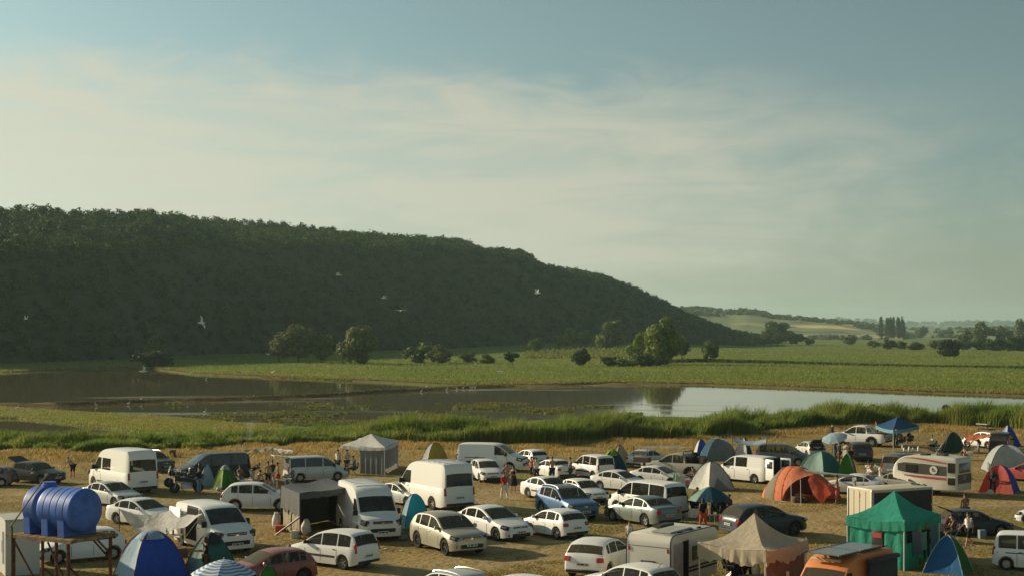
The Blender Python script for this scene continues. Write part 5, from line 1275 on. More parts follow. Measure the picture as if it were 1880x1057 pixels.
# --- sheets
T1 = up(217, 932, 1.7); T2 = up(340, 923, 2.0); T3 = up(375, 937, 1.95); T4 = up(232, 972, .55)
sheet('sagging white tarpaulin strung from white camper van roof', 'tarpaulin', [up(219, 933, 1.75), up(337, 924, 2.05), up(372, 942, 1.95), up(262, 973, 1.05)], cTARP, sag=.75, wr=.05, poles=[up(219, 933, 1.75)], ropes=[(up(372, 942, 1.95), gp(318, 1018))])
sheet('crumpled brown and white sheet stretched between dark van and pale people carrier', 'tarpaulin', [up(447, 825, 1.95), up(500, 819, 2.15), up(506, 822, 2.0), up(452, 829, 1.9)], cBROWNW, sag=.12, wr=.07, poles=[up(500, 821, 2.1)])
sheet('crumpled white sheet hung on the tailgate of pale people carrier', 'tarpaulin', [up(497, 821, 2.05), up(538, 826, 2.05), up(535, 830, 1.95), up(500, 824, 1.95)], cTARP, sag=.10, wr=.09)
sheet('silver grey awning reaching from orange tent to white saloon', 'awning', [up(1445, 855, 2.0), up(1568, 871, 1.9), up(1572, 876, 1.72), up(1462, 861, 1.85)], cSILV, sag=.12, wr=.02, poles=[up(1570, 873, 1.82)])
sheet('striped white and brown awning fixed to the beige pickup roof', 'awning', [up(1163, 818, 1.95), up(1242, 816, 2.1), up(1274, 821, 1.95), up(1182, 822, 1.85)], cBROWNW, sag=.06, wr=.02, poles=[up(1163, 818, 1.95), up(1188, 822, 1.85)])
sheet('pale blue sheet sagging in a V behind white van with open rear doors', 'tarpaulin', [up(1345, 803, 2.1), up(1407, 805, 2.1), up(1405, 811, 1.95), up(1352, 810, 1.95)], cLBLUE, sag=.38, wr=.02, poles=[up(1345, 803, 2.1), up(1407, 805, 2.1)])
sheet('orange tarpaulin hanging in a V before white SUV with roof box', 'tarpaulin', [up(1766, 796, 1.9), up(1820, 797, 1.9), up(1818, 801, 1.75), up(1776, 810, 1.35)], cORANGE, sag=.05, wr=.02, poles=[up(1776, 810, 1.35)])
# ================================================================ reeds, grasses, crops (nobody could count them)
def blades(x, y, z, h, wd, lean, seed, wind=(.25, -.1)):
    """upright bent blades: two quads each"""
    g = np.random.default_rng(seed); n = len(x); a = g.uniform(0, 2 * PI, n); ux, uy = np.cos(a) * wd / 2, np.sin(a) * wd / 2
    la = g.uniform(0, 2 * PI, n); lx = np.cos(la) * lean * h + wind[0] * h * g.uniform(0, 1, n); ly = np.sin(la) * lean * h + wind[1] * h * g.uniform(0, 1, n)
    def P(t, k, s_): return np.stack([x + lx * t ** 2 + s_ * ux * k, y + ly * t ** 2 + s_ * uy * k, z + h * t * (1 - .12 * t)], -1)
    V = np.stack([P(0, 1, -1), P(0, 1, 1), P(.55, .85, -1), P(.55, .85, 1), P(1, .12, -1), P(1, .12, 1)], 1).reshape(-1, 3)
    b = np.arange(n)[:, None] * 6; F = np.concatenate([b + np.array([0, 1, 3, 2]), b + np.array([2, 3, 5, 4])])
    return V, F
def sow(name, label, px, d, h, wd, lean, mat, seed, dz=-.04, **k):
    x = (px - CX) / FPX * d; z = terrain(x, d)[0] + dz; V, F = blades(x, d, z, h, wd, lean, seed, **k)
    tag(link(name, np_mesh(name, V, F, mat)), label, name.split('_')[-1], kind='stuff')
M_REED = leafy('reed_leaves', (0.13, 0.20, 0.028), (0.23, 0.25, 0.055), .42, .30)
M_DRY = leafy('dry_grass', (0.46, 0.31, 0.11), (0.31, 0.23, 0.075), .4, .25)
M_SHORT = leafy('short_grass', (0.35, 0.245, 0.09), (0.19, 0.17, 0.045), .35, .10)
M_CROP = leafy('crop_leaves', (0.15, 0.205, 0.035), (0.21, 0.23, 0.05), .4, .03, vary=.18)
M_WEED = leafy('water_weed', (0.10, 0.125, 0.03), (0.15, 0.14, 0.045), .4, .1)
M_BANK = leafy('bank_grass', (0.23, 0.26, 0.045), (0.30, 0.25, 0.08), .4, .12)
RD = [(-900, 10), (0, 9), (300, 9), (460, 12), (620, 15), (820, 12), (1000, 11), (1180, 11), (1400, 11), (1600, 9), (1880, 9), (2800, 9)]
RH = [(-900, 1.5), (0, 1.45), (300, 1.45), (460, 1.45), (620, 1.6), (760, 2.2), (1000, 2.7), (1300, 2.8), (1500, 2.5), (1700, 2.5), (1880, 2.8), (2800, 2.8)]
def sow_all():
    g = np.random.default_rng(31)
    n = 150000; px = g.uniform(-260, 2140, n); rn = D(Y_RN, px); dep = ip(px, RD); d = rn - 2.0 + 2.2 * vnoise((px - CX) / FPX * rn / 5, rn * 0, 57, 3) + dep * g.uniform(0, 1, n)
    x = (px - CX) / FPX * d; cl = vnoise(x / 3.6, d / 3.6, 51, 3); cl2 = vnoise(x / 1.3, d / 1.3, 52, 2)
    h = ip(px, RH) * (.74 + .75 * cl + .30 * cl2) * g.uniform(.7, 1.1, n); keep = (cl + .5 * cl2 > -.42) & (h > .35)
    sow('reeds', 'belt of tall green reeds along the pond', px[keep], d[keep], h[keep], .06 + .05 * g.uniform(0, 1, keep.sum()), .26, M_REED, 32)
    n = 60000; px = g.uniform(-200, 2080, n); rn = D(Y_RN, px); d = rn - 2 - 11 * np.abs(g.normal(0, .55, n)); x = (px - CX) / FPX * d
    c = vnoise(x / 3.0, d / 3.0, 61, 3); k = c > -.25
    sow('dry_grass', 'long dry grass between camp and reeds', px[k], d[k], (.42 + .38 * c[k]) * g.uniform(.5, 1.2, k.sum()), .05, .4, M_DRY, 33)
    n = 260000; inv = g.uniform(1 / 150., 1 / 56., n); d = 1 / inv; px = g.uniform(-120, 2000, n); k = d < D(Y_RN, px) + 2; px, d = px[k], d[k]
    x = (px - CX) / FPX * d; c = vnoise(x / 5, d / 5, 71, 4); c2 = vnoise(x / .7, d / .7, 72, 2); k = (c + .7 * c2 - 1.1 * lane_weight(x, d)) > -.12; px, d, c = px[k], d[k], c[k]
    sow('meadow_grass', 'short sun-dried grass of the camp meadow', px, d, (.055 + .05 * np.maximum(c, 0)) * g.uniform(.5, 1.6, len(px)), .045, .5, M_SHORT, 34, dz=-.01)
    n = 230000; px = g.uniform(-150, 2030, n); fs = D(Y_FS, px, WATER) + 8; inv = g.uniform(1 / 1000., 1, n) * (1 / fs) ; d = 1 / np.maximum(inv, 1 / 1000.); d = np.maximum(d, fs + g.uniform(0, 4, n))
    hb = D(H_BAS, px); k = d < np.where(px < 1440, hb + 5, 1000); px, d = px[k], d[k]
    x = (px - CX) / FPX * d; c = vnoise(x / 30, d / 60, 81, 4)
    ditch = np.abs(d - dist(ip(px, [(1200, 660), (1400, 664), (1600, 669), (1880, 674)]))) < 7
    k = ~(ditch & (px > 1180)); px, d, c = px[k], d[k], c[k]
    sow('field_crop', 'green crop standing in flat fields beyond the ponds', px, d, (.5 + .16 * c) * g.uniform(.6, 1.2, len(px)), .05 + d * .00032, .35, M_CROP, 35)
    # rows of young maize on the slope
    P, DD = [], []
    for r in range(26):
        p0 = 968 + r * 9.2
        for q in range(260):
            u = g.uniform(0, 1); y = 636.5 + 21 * u; P.append(p0 + (u - .5) * -10 + g.normal() * 1.0); DD.append(dist(y))
    P, DD = np.array(P), np.array(DD, float)
    sow('maize_rows', 'rows of young maize on a slight slope', P, DD, g.uniform(.7, 1.5, len(P)), .75, .4, leafy('maize', (.15, .17, .03), (.18, .18, .04), .4, .1), 36)
    n = 100000; px = g.uniform(300, 1180, n); y = g.uniform(738, 790, n); d = dist(y, WATER); x = (px - CX) / FPX * d; c = vnoise(x / 6, d / 9, 91, 4)
    wgt = np.interp(y, [738, 758, 778, 790], [-.32, -.02, .25, .4]) - np.abs(px - 700) / 1400; k = c + wgt > -.10; px, d = px[k], d[k]
    xw = (px - CX) / FPX * d; V, F = blades(xw, d, np.full(len(d), WATER - .05), g.uniform(.10, .34, len(d)), .26, .5, 37)
    tag(link('water_weed', np_mesh('water_weed', V, F, M_WEED)), 'pale green weed growing out of shallow pond water', 'weed', kind='stuff')
    n = 50000; px = g.uniform(-260, 520, n); lo = np.interp(px, [-260, 60, 520], [778, 781, 792]); d0 = dist(lo); d1 = D(Y_PN, px, -.3) - 1; d = d0 + (d1 - d0) * g.uniform(0, 1, n)
    zz = terrain((px - CX) / FPX * d, d)[0]; k = zz > -.52; px, d = px[k], d[k]; c = vnoise((px - CX) / FPX * d / 4, d / 4, 95, 3)
    sow('bank_grass', 'yellow green grass on the strip between ponds', px, d, (.22 + .2 * c) * g.uniform(.5, 1.2, len(px)), .09, .4, M_BANK, 38)
    n = 30000; px = g.uniform(-200, 2050, n); d = D(Y_FS, px, WATER) + 1.0 + 9 * g.uniform(0, 1, n) ** 1.5
    sow('shore_grass', 'brown and green grass fringing the far shore', px, d, g.uniform(.15, .6, n), .2, .4, leafy('shore', (.20, .215, .045), (.25, .195, .07), .4, .06), 39)
    n = 14000; px = g.uniform(1120, 1990, n); d = dist(np.interp(px, [1120, 1280, 1400, 1600, 1990], [668, 662.5, 665, 669.5, 676])) + g.normal(0, 2.2, n)
    sow('ditch_grass', 'dark rank growth along the field ditch', px, d, g.uniform(.4, 1.35, n) * np.interp(px, [1120, 1400, 1700, 1990], [1.2, 1, .55, .7]), .45, .4, leafy('ditch', (.05, .07, .02), (.085, .095, .03), .3, .1), 41)
    n = 7000; px = g.uniform(100, 930, n); d = D(Y_DK, px, WATER) + g.normal(0, .55, n)
    sow('bund_grass', 'short grass on the bund between two ponds', px, d, g.uniform(.08, .26, n), .14, .4, leafy('bund', (.13, .12, .045), (.17, .12, .05), .3, .1), 40)
sow_all()
# ================================================================ trees and bushes
M_BARK = simple('bark', (.075, .058, .04), .9, .1, var=.3)
LEAF = dict(mid=leafy('leaves_mid', (.085, .13, .026), (.13, .16, .036), .32, .25), olive=leafy('leaves_olive', (.105, .13, .036), (.15, .16, .048), .32, .25), bright=leafy('leaves_bright', (.115, .17, .024), (.165, .20, .034), .35, .25),
  dark=leafy('leaves_dark', (.035, .05, .02), (.055, .068, .026), .2, .25), far=leafy('leaves_far', (.085, .112, .04), (.12, .14, .05), .25, .1), pop=leafy('leaves_poplar', (.055, .078, .035), (.08, .098, .042), .25, .1))
def tree(label, px, base, top, wpx, leaf='mid', kind='tree', lean=0.0, n=1500, lumps=13, seed=None, trunk=.16, group='trees standing in the fields', name=None, cat=None, open_=.5):
    p = at(px, base); zg = gz(p.x, p.y); H = (base - top) / FPX * p.y; Wd = wpx / FPX * p.y / 2
    root = thing(name or ('bush' if kind == 'bush' else 'tree'), label, cat or ('bush' if kind == 'bush' else 'tree'), (p.x, p.y, zg), 0, 1, group)
    seed = seed or int(px * 7 + base); low = 0.02 if kind == 'bush' else trunk
    q = leaf_cloud(int(n * 1.6), seed, lumps, .10 * (1500 / n) ** .35, 1.0, open_, .15)
    ext = np.array([np.percentile(np.abs(q[..., a]), 96.5) for a in range(3)]); zc = H * (low + (1 - low) / 2)
    q = q / ext * np.array([Wd, Wd * .9, H * (1 - low) / 2]); q[..., 0] += lean * (q[..., 2] / H + .5) * H; q[..., 2] += zc
    V, F = quads_obj(q); link('crown', np_mesh('crown', V, F, LEAF[leaf]), root)
    b = MB(); r = max(.05, H * .022); g = random.Random(seed); tp = (lean * H * .75, 0, H * .72)
    b.tube([(0, 0, -.2), (lean * H * .2, 0, H * .22), tp], [r * 1.4, r, r * .3], 7)
    for k in range(5):
        a = k * 1.256 + g.random(); h0 = H * (.10 + .08 * k); b.tube([(lean * h0, 0, h0), (lean * H * .5 + Wd * .35 * math.cos(a), Wd * .35 * math.sin(a), h0 + H * .22), (lean * H * .7 + Wd * .62 * math.cos(a), Wd * .62 * math.sin(a), h0 + H * .36)], [r * .6, r * .4, r * .12], 5)
    b.obj('trunk', M_BARK, root)
    return root
T_ = tree
T_('small rounded tree lit yellow above a dark shrub on the pond bank', 284, 664, 619, 34, 'olive', n=1100)
T_('dark spreading shrub at the foot of the small rounded tree', 284, 672, 645, 62, 'dark', 'bush', n=900)
T_('pale grey green willow, outermost of the clump before the ridge', 512, 664, 622, 46, 'olive', n=1300, open_=.35)
T_('tallest willow with bare grey limbs in the clump before the ridge', 548, 664, 604, 62, 'olive', n=1700, open_=.35)
T_('rounded tree at the end of willow clump', 590, 664, 616, 44, 'mid', n=1200)
T_('broad bushy tree reaching the ground, pointed top', 657, 667, 602, 64, 'olive', 'bush', n=2200, lumps=17)
T_('dark green round bush with a paler neighbour', 766, 665, 629, 50, 'mid', 'bush', n=1200)
T_('pale round bush touching a dark green one', 810, 666, 634, 40, 'olive', 'bush', n=1000)
T_('low straggly bush in the crop, before the dark wood', 858, 665, 646, 30, 'olive', 'bush', n=600)
T_('low reddish bush near the leaning tree', 893, 666, 650, 26, 'olive', 'bush', n=500)
T_('small dark tree with leaning bare trunk in the field', 942, 672, 646, 26, 'dark', lean=-.25, n=600, trunk=.4)
T_('small tree at the foot of the ridge above maize rows', 985, 649, 624, 26, 'mid', n=600)
T_('bright low tree group member beside the maize rows', 1042, 642, 614, 36, 'bright', 'bush', n=900)
T_('bright bushy tree with drooping side above maize rows', 1072, 642, 616, 34, 'bright', 'bush', n=900)
T_('tall slender-limbed tree between maize rows and large tree', 1135, 645, 597, 50, 'mid', n=1500)
T_('low bush at foot of slender-limbed tree', 1108, 645, 620, 34, 'bright', 'bush', n=600)
T_('olive green tree leaning against the largest tree', 1176, 662, 612, 46, 'bright', 'bush', n=1800, lumps=15)
T_('largest tree of the field, lit crown with deep shaded side', 1217, 668, 592, 60, 'bright', n=2800, lumps=20, trunk=.06)
T_('ragged tree in the shade beside the largest tree', 1252, 664, 622, 30, 'mid', n=900)
T_('small dark tree in front of maize rows', 1068, 670, 641, 30, 'dark', n=800, trunk=.1)
T_('round dark bush alone below the maize rows', 1119, 671, 654, 26, 'dark', 'bush', n=500)
T_('dark bush at the foot of olive green tree', 1186, 671, 649, 30, 'dark', 'bush', n=600)
T_('second dark bush close to the largest tree trunk', 1212, 670, 652, 26, 'dark', 'bush', n=600)
T_('long low hedge bush between two dark bushes', 1150, 671, 658, 40, 'mid', 'bush', n=600)
T_('small tree with thin crown standing by the ditch', 1304, 663, 630, 28, 'mid', n=800, trunk=.12)
T_('tall tree with pointed crown at the end of the ridge', 1428, 633, 592, 46, 'mid', n=1500, group='trees at the end of the ridge')
T_('broad pale tree, middle of the group ending the ridge', 1402, 634, 604, 40, 'mid', n=1300, group='trees at the end of the ridge')
T_('dark low tree trailing off from the ridge', 1462, 632, 612, 36, 'dark', n=900, group='trees at the end of the ridge')
T_('rounded pale bush at the foot of the ridge end', 1354, 634, 618, 24, 'mid', 'bush', n=500, group='trees at the end of the ridge')
T_('wide bush between two trees at the ridge end', 1384, 634, 614, 32, 'bright', 'bush', n=700, group='trees at the end of the ridge')
T_('large dark round bush alone in the crop before the hedge', 1742, 653, 621, 38, 'dark', 'bush', n=1600, lumps=16)
hed = [(1486, 632, 622, 16, 'far', 'small lone bush on the dry patch by the plain'), (1560, 632, 617, 22, 'far', 'round bush standing on yellow grass before poplars'), (1605, 637, 625, 22, 'far', 'pale bush leading the hedge below poplars'), (1634, 640, 624, 24, 'dark', 'dark rounded bush directly below poplars'), (1654, 639, 625, 20, 'far', 'bush next to the dark one below poplars'),
  (1683, 641, 627, 32, 'far', 'long low bush in the hedge past poplars'), (1718, 640, 624, 26, 'mid', 'tall bush in the hedge beside the dark round bush'), (1772, 641, 626, 34, 'dark', 'low dark hedge bush behind the dark round bush'), (1802, 641, 620, 34, 'far', 'hedge tree with pale top in front of tall crowns'), (1828, 643, 622, 32, 'dark', 'dark hedge tree before a tall crown'), (1856, 643, 618, 30, 'mid', 'hedge tree close to the picture edge'), (1884, 643, 616, 32, 'dark', 'dark hedge tree cut by the picture edge'),
  (1770, 632, 604, 22, 'far', 'narrow tree behind the hedge'), (1806, 630, 593, 38, 'far', 'tall broad tree rising behind the hedge'), (1843, 630, 601, 26, 'far', 'second tall tree behind the hedge'), (1878, 630, 589, 30, 'far', 'tall tree behind hedge at the picture edge'), (1692, 620, 600, 20, 'far', 'lone round tree beyond poplars'), (1502, 617, 596, 18, 'far', 'hazy tree in the plain behind the ridge end'), (1540, 618, 603, 24, 'far', 'hazy low tree between ridge end and poplars'), (1572, 618, 602, 26, 'far', 'hazy tree short of the poplars'), (1600, 618, 604, 20, 'far', 'hazy small tree touching the poplar row'), (1737, 620, 606, 26, 'far', 'hazy tree belt tree beyond the dark round bush')]
for px, b_, t_, w_, lf, lab in hed: T_(lab, px, b_, t_, w_, lf, 'bush', n=700, group='hedges and trees of the plain', name='hedge_tree', cat='tree')
for px, t_, lab in ((1617.5, 584, 'lone thin poplar at the start of the row'), (1629, 585, 'second poplar of the row, slightly shorter'), (1636, 585, 'poplar in the dense middle of the row'), (1640, 584, 'close-set poplar with merged crown'), (1650.5, 583, 'tallest poplar of the row'), (1658, 585, 'last poplar of the row')):
    T_(lab, px, 622, t_, 7 if px not in (1636, 1650.5) else 9, 'pop', n=600, lumps=12, name='poplar', group='row of poplars in the plain', trunk=.05)
for px, t_, w_, lab in ((1614, 744, 34, 'tall leafy shrub among reeds behind blue gazebo'), (1526, 748, 24, 'small leafy shrub among reeds behind teal tent'), (1736, 746, 34, 'grey green shrub among reeds by white SUV'), (1648, 750, 30, 'low shrub among reeds over blue gazebo'), (1574, 752, 28, 'dark shrub among reeds above white pickup'), (1690, 752, 36, 'wide dark shrub among reeds past blue gazebo'), (1780, 749, 34, 'dark shrub behind the open roof box'), (1822, 752, 40, 'wide shrub among reeds over black van'), (1866, 748, 36, 'shrub among reeds at the picture edge over blue tent')):
    T_(lab, px, 776, t_, w_, 'mid' if px % 4 else 'dark', 'bush', n=1300, group='shrubs among the reeds')
# ================================================================ far country
def far_ridge(name, label, sil, dc, depth, col, seed, rough=1.0, woods=0, wood_mat='far', wsize=5, zbase=0.0, kind='structure'):
    a = np.array(sil, float); px = np.arange(a[0, 0], a[-1, 0], 4.0); t = np.concatenate([np.linspace(0, 1, 24), np.linspace(1.1, 2, 6)])
    Pp, Tt = np.meshgrid(px, t); d = dc - depth + depth * Tt; z = np.interp(px, a[:, 0], a[:, 1]); zc = CAMH + (HOR - z) / FPX * dc
    X = (Pp - CX) / FPX * d; sh = np.where(Tt <= 1, smooth01(Tt) ** .9, 1 - .3 * (Tt - 1)); Z = zbase - .5 + (zc[None] - zbase) * sh + rough * vnoise(X / 60, d / 90, seed, 4) * np.clip(Tt * 3, 0, 1)
    k = len(px); i = (np.arange(len(t) - 1)[:, None] * k + np.arange(k - 1)[None]).ravel()
    m, nt, b, ns, lk = nodes('land_' + name + str(seed)); ge = N(nt, 'ShaderNodeNewGeometry')
    o, f = noise_mix(nt, col[0], col[1], .006, 3, .47, .53, vec=ge.outputs['Position'], sx=(.6, 1.6, 1)); o, f = noise_mix(nt, o, col[2], .004, 5, .5, .56, vec=ge.outputs['Position'], sx=(.5, 2.2, 3)); o, f = noise_mix(nt, o, (.05, .06, .025), .018, 5, .56, .62, vec=ge.outputs['Position'])
    lk.new(o, b.inputs['Base Color']); b.inputs['Roughness'].default_value = 1
    tag(link(name, np_mesh(name, np.stack([X, d, Z], -1).reshape(-1, 3), np.stack([i, i + 1, i + k + 1, i + k], -1), m, smooth=True)), label, 'hills', kind=kind)
    if woods:
        g = np.random.default_rng(seed); temps = [leaf_cloud(60, 300 + q, 7, .30, .8, .6, .2) for q in range(5)]; pos, rad, hg = [], [], []
        cx_ = g.uniform(a[0, 0], a[-1, 0], woods * 3); ct = g.uniform(.02, 1.02, woods * 3); ds = dc - depth + depth * ct; xs = (cx_ - CX) / FPX * ds
        keep = (vnoise(xs / 130, ds / 170, seed + 5, 3) > .05) | (ct > .97); cx_, ct, ds, xs = cx_[keep][:woods], ct[keep][:woods], ds[keep][:woods], xs[keep][:woods]
        zc_ = np.interp(cx_, px, zc); zz = zbase - .5 + (zc_ - zbase) * smooth01(ct) ** .9
        r = g.uniform(.6, 1.3, len(xs)) * wsize; Q = scatter_crowns(temps, np.stack([xs, ds, zz + r * .3], -1), r * 1.2, r * .8, seed); V, F = quads_obj(Q)
        tag(link('distant_woods', np_mesh('distant_woods', V, F, LEAF[wood_mat])), 'distant woods and hedges on ' + label.split(',')[0], 'woods', kind='stuff')
far_ridge('distant_hills', 'blue hazy hills closing the valley, beyond the plain', [(1380, 592), (1480, 588), (1555, 587), (1600, 588), (1680, 592), (1720, 595), (1760, 593), (1820, 592), (1880, 594), (2100, 592), (2600, 590)], 7200, 1500, [(.07, .085, .05), (.09, .10, .05), (.13, .12, .06)], 201, 4, 900, 'far', 16)
far_ridge('valley_side', 'patchwork hillside of pale stubble and hedges, behind the ridge end', [(1150, 575), (1262, 567), (1290, 566), (1310, 569), (1340, 572), (1372, 570), (1400, 575), (1420, 580), (1460, 584), (1520, 589), (1570, 594), (1620, 600), (1660, 604)], 2100, 560, [(.52, .38, .15), (.17, .18, .055), (.13, .16, .045)], 211, 2, 520, 'far', 5)
far_ridge('plain_rise', 'low green rise with scattered trees, behind the hedge', [(1380, 608), (1480, 604), (1600, 604), (1700, 605), (1800, 603), (1880, 602), (2100, 600), (2500, 598)], 2600, 900, [(.12, .15, .045), (.16, .17, .055), (.10, .125, .04)], 221, 2, 700, 'far', 6)
# ================================================================ birds
M_BIRD = simple('white_feathers', (.72, .72, .69), .7, .2, var=.08)
def bird_mesh(lift, sweep, roll=0):
    b = MB(); b.lathe([(.004, .30), (.035, .25), (.045, .20), (.03, .17), (.075, .06), (.085, -.06), (.05, -.20), (.045, -.34), (.002, -.36)], 8, 'x', cap=False)
    for sg in (-1, 1):
        rows = []
        for t in np.linspace(0, 1, 7):
            y = sg * (.05 + .62 * t * math.cos(R(lift * (.6 + .6 * t)))); z = .02 + .62 * t * math.sin(R(lift * (1.15 - .5 * t))); ch = .20 * (1 - t) ** .6 + .015; x0 = .08 + .06 * math.sin(t * PI) - sweep * t * t
            rows.append([(x0, y, z), (x0 - ch * .5, y, z + .022 * (1 - t)), (x0 - ch, y, z - .01), (x0 - ch * .5, y, z - .016)])
        b.grid(rows, close=True)
    return b.mesh('bird', M_BIRD, 50)
def bird_up(): 
    b = MB(); b.tube([(.02, 0, .28), (-.12, 0, .26), (-.26, 0, .18)], [.075, .085, .02], 8); b.tube([(.03, 0, .30), (.11, 0, .42), (.07, 0, .54), (.11, 0, .62)], [.05, .03, .026, .03], 7); b.tube([(.11, 0, .62), (.24, 0, .60)], [.02, .004], 6)
    for s_ in (-.035, .035): b.tube([(-.03, s_, .22), (-.04, s_, .10), (-.02, s_, -.02)], .012, 5)
    return b.mesh('bird', M_BIRD, 50)
BM = [bird_mesh(38, .10), bird_mesh(12, .05), bird_mesh(60, .12), bird_up()]
def bird(label, px, py, d, k, rot, s_=1.35, g='white birds in flight', roll=0, z=None):
    P = Vector(((px - CX) / FPX * d, d, CAMH - (py - HOR) / FPX * d if z is None else z)); o = link('bird', BM[k], None, P, R(rot)); o.scale = (s_,) * 3; o.rotation_euler = (R(roll), 0, R(rot)); tag(o, label, 'bird', g)
for a in (('small grey white bird gliding low over dark wood near the picture edge', 48, 585, 230, 2, 60), ('white bird banking steeply before the wooded ridge, above the dark pond', 371, 592, 190, 1, 40, 1.7), ('white bird with spread wings high before the wooded ridge', 621, 505, 200, 0, 200), ('white bird flapping to one side, wings in a flat V, mid ridge', 706, 547, 200, 0, 25), ('white bird flying level below the flapping one', 735, 570, 210, 1, 100), ('brightest white bird with raised wings over the ridge slope', 986, 538, 180, 2, 150), ('white bird flying past the willow clump', 493, 650, 260, 0, 70), ('white bird skimming the crop below the low bush', 874, 668, 250, 1, 50), ('white bird with slanted wings over the crop', 918, 681, 240, 0, 30), ('large pale bird landing at the edge of the dark pond', 264, 681, 250, 2, 10, 2.2), ('white bird flying low along the weedy shore', 351, 684, 280, 1, 15), ('small white bird crossing the weedy shore', 499, 683, 290, 0, 120)):
    bird(a[0], a[1], a[2], a[3], a[4], a[5], a[6] if len(a) > 6 else 1.35, roll=(55 if a[1] == 371 else (30 if a[1] in (918, 874) else 0)))
st = [(467, 729, 'egret alone at the low end of the bund'), (506, 728, 'egret standing just past the lone one on the bund'), (625, 706, 'egret standing in the weedy shallows of the far pond'), (774.6, 717, 'egret at the start of the line on the bund'), (784, 709, 'egret stepping in the shallows behind the line'), (821, 714, 'egret halfway along the line on the bund'), (838.5, 713, 'egret third in the line on the bund'), (851, 711.5, 'egret fourth in the line on the bund'), (863, 711, 'first of three egrets close together on the bund'), (867.5, 711, 'middle one of three egrets close together'), (872.5, 711, 'last of three egrets close together'), (260, 736, 'egret on the mud at the dark end of the bund'), (377, 755, 'white bird resting on the lower pond'), (237, 740, 'white bird sitting low on the muddy bund'), (176, 743, 'white bird resting on mud beside the dark pond'), (32, 752, 'white bird on the grassy strip near the picture edge'), (379, 694, 'white bird standing in the far weedy shore')]
for px, py, lab in st:
    d = float(dist(py, -.3)); x = (px - CX) / FPX * d; bird(lab, px, py, d, 3, rnd.choice([10, 170, 200, 40]), 1.15, 'white birds standing by the ponds', z=max(gz(x, d), WATER - .1) + .02)
# ================================================================ caravans, trailer, water tank, cabin, motorbike and camp things
M_CARW = paint('caravan_white', (.60, .57, .49), .5, 0, .5); M_CARB = paint('trailer_beige', (.50, .44, .32), .5, 0, .5)
M_RUST = simple('rusty_steel', (.12, .055, .028), .85, .2, var=.5, scale=6); M_WOOD = simple('weathered_wood', (.26, .175, .09), .85, .15, var=.4, scale=5)
M_ALU = simple('aluminium', (.45, .45, .43), .4, .5, .6)
def frame_at(px, py, ang):
    p = gp(px, py); return p, Vector((math.cos(R(ang)), math.sin(R(ang)), 0)), Vector((-math.sin(R(ang)), math.cos(R(ang)), 0))
def shell(prof, W_, name, mat, root, rim=.06):
    """box with the given side outline (x along, z up), W_ wide (y from 0 to W_), edges slightly rounded"""
    n = len(prof); cx_ = sum(p[0] for p in prof) / n; cz = sum(p[1] for p in prof) / n
    def ins(k): return [(cx_ + (x - cx_) * k, cz + (z - cz) * k) for x, z in prof]
    ks = [(0, 1 - rim / 1.4), (rim, 1.0), (W_ - rim, 1.0), (W_, 1 - rim / 1.4)]
    b = MB(); b.grid([[(x, y, z) for x, z in ins(k)] for y, k in ks], close=True); b.f.append(tuple(range(n))); b.m.append(0); b.f.append(tuple(range(3 * n, 4 * n))); b.m.append(0)
    return b.obj(name, mat, root, 40)
def slab(name, mat, root, x0, x1, z0, z1, y, th=.03, bev=.04):
    b = MB(); b.box((0, 0, 0), (x1 - x0, z1 - z0, th), bev=bev); o = b.obj(name, mat, root, 40); o.location = ((x0 + x1) / 2, y, (z0 + z1) / 2); o.rotation_euler = (R(90), 0, 0); return o
def arcp(cx_, cz, r, a0, a1, n=6): return [(cx_ + r * math.cos(R(a0 + (a1 - a0) * i / n)), cz + r * math.sin(R(a0 + (a1 - a0) * i / n))) for i in range(n + 1)]
def road_wheel(root, x, y, r):
    tm, rm = wheel_meshes(False); o = link('wheel', tm, root, (x, y, r)); o.scale = (r,) * 3; link('rim', rm, o)
    if y < .5: o.rotation_euler = (0, 0, PI)
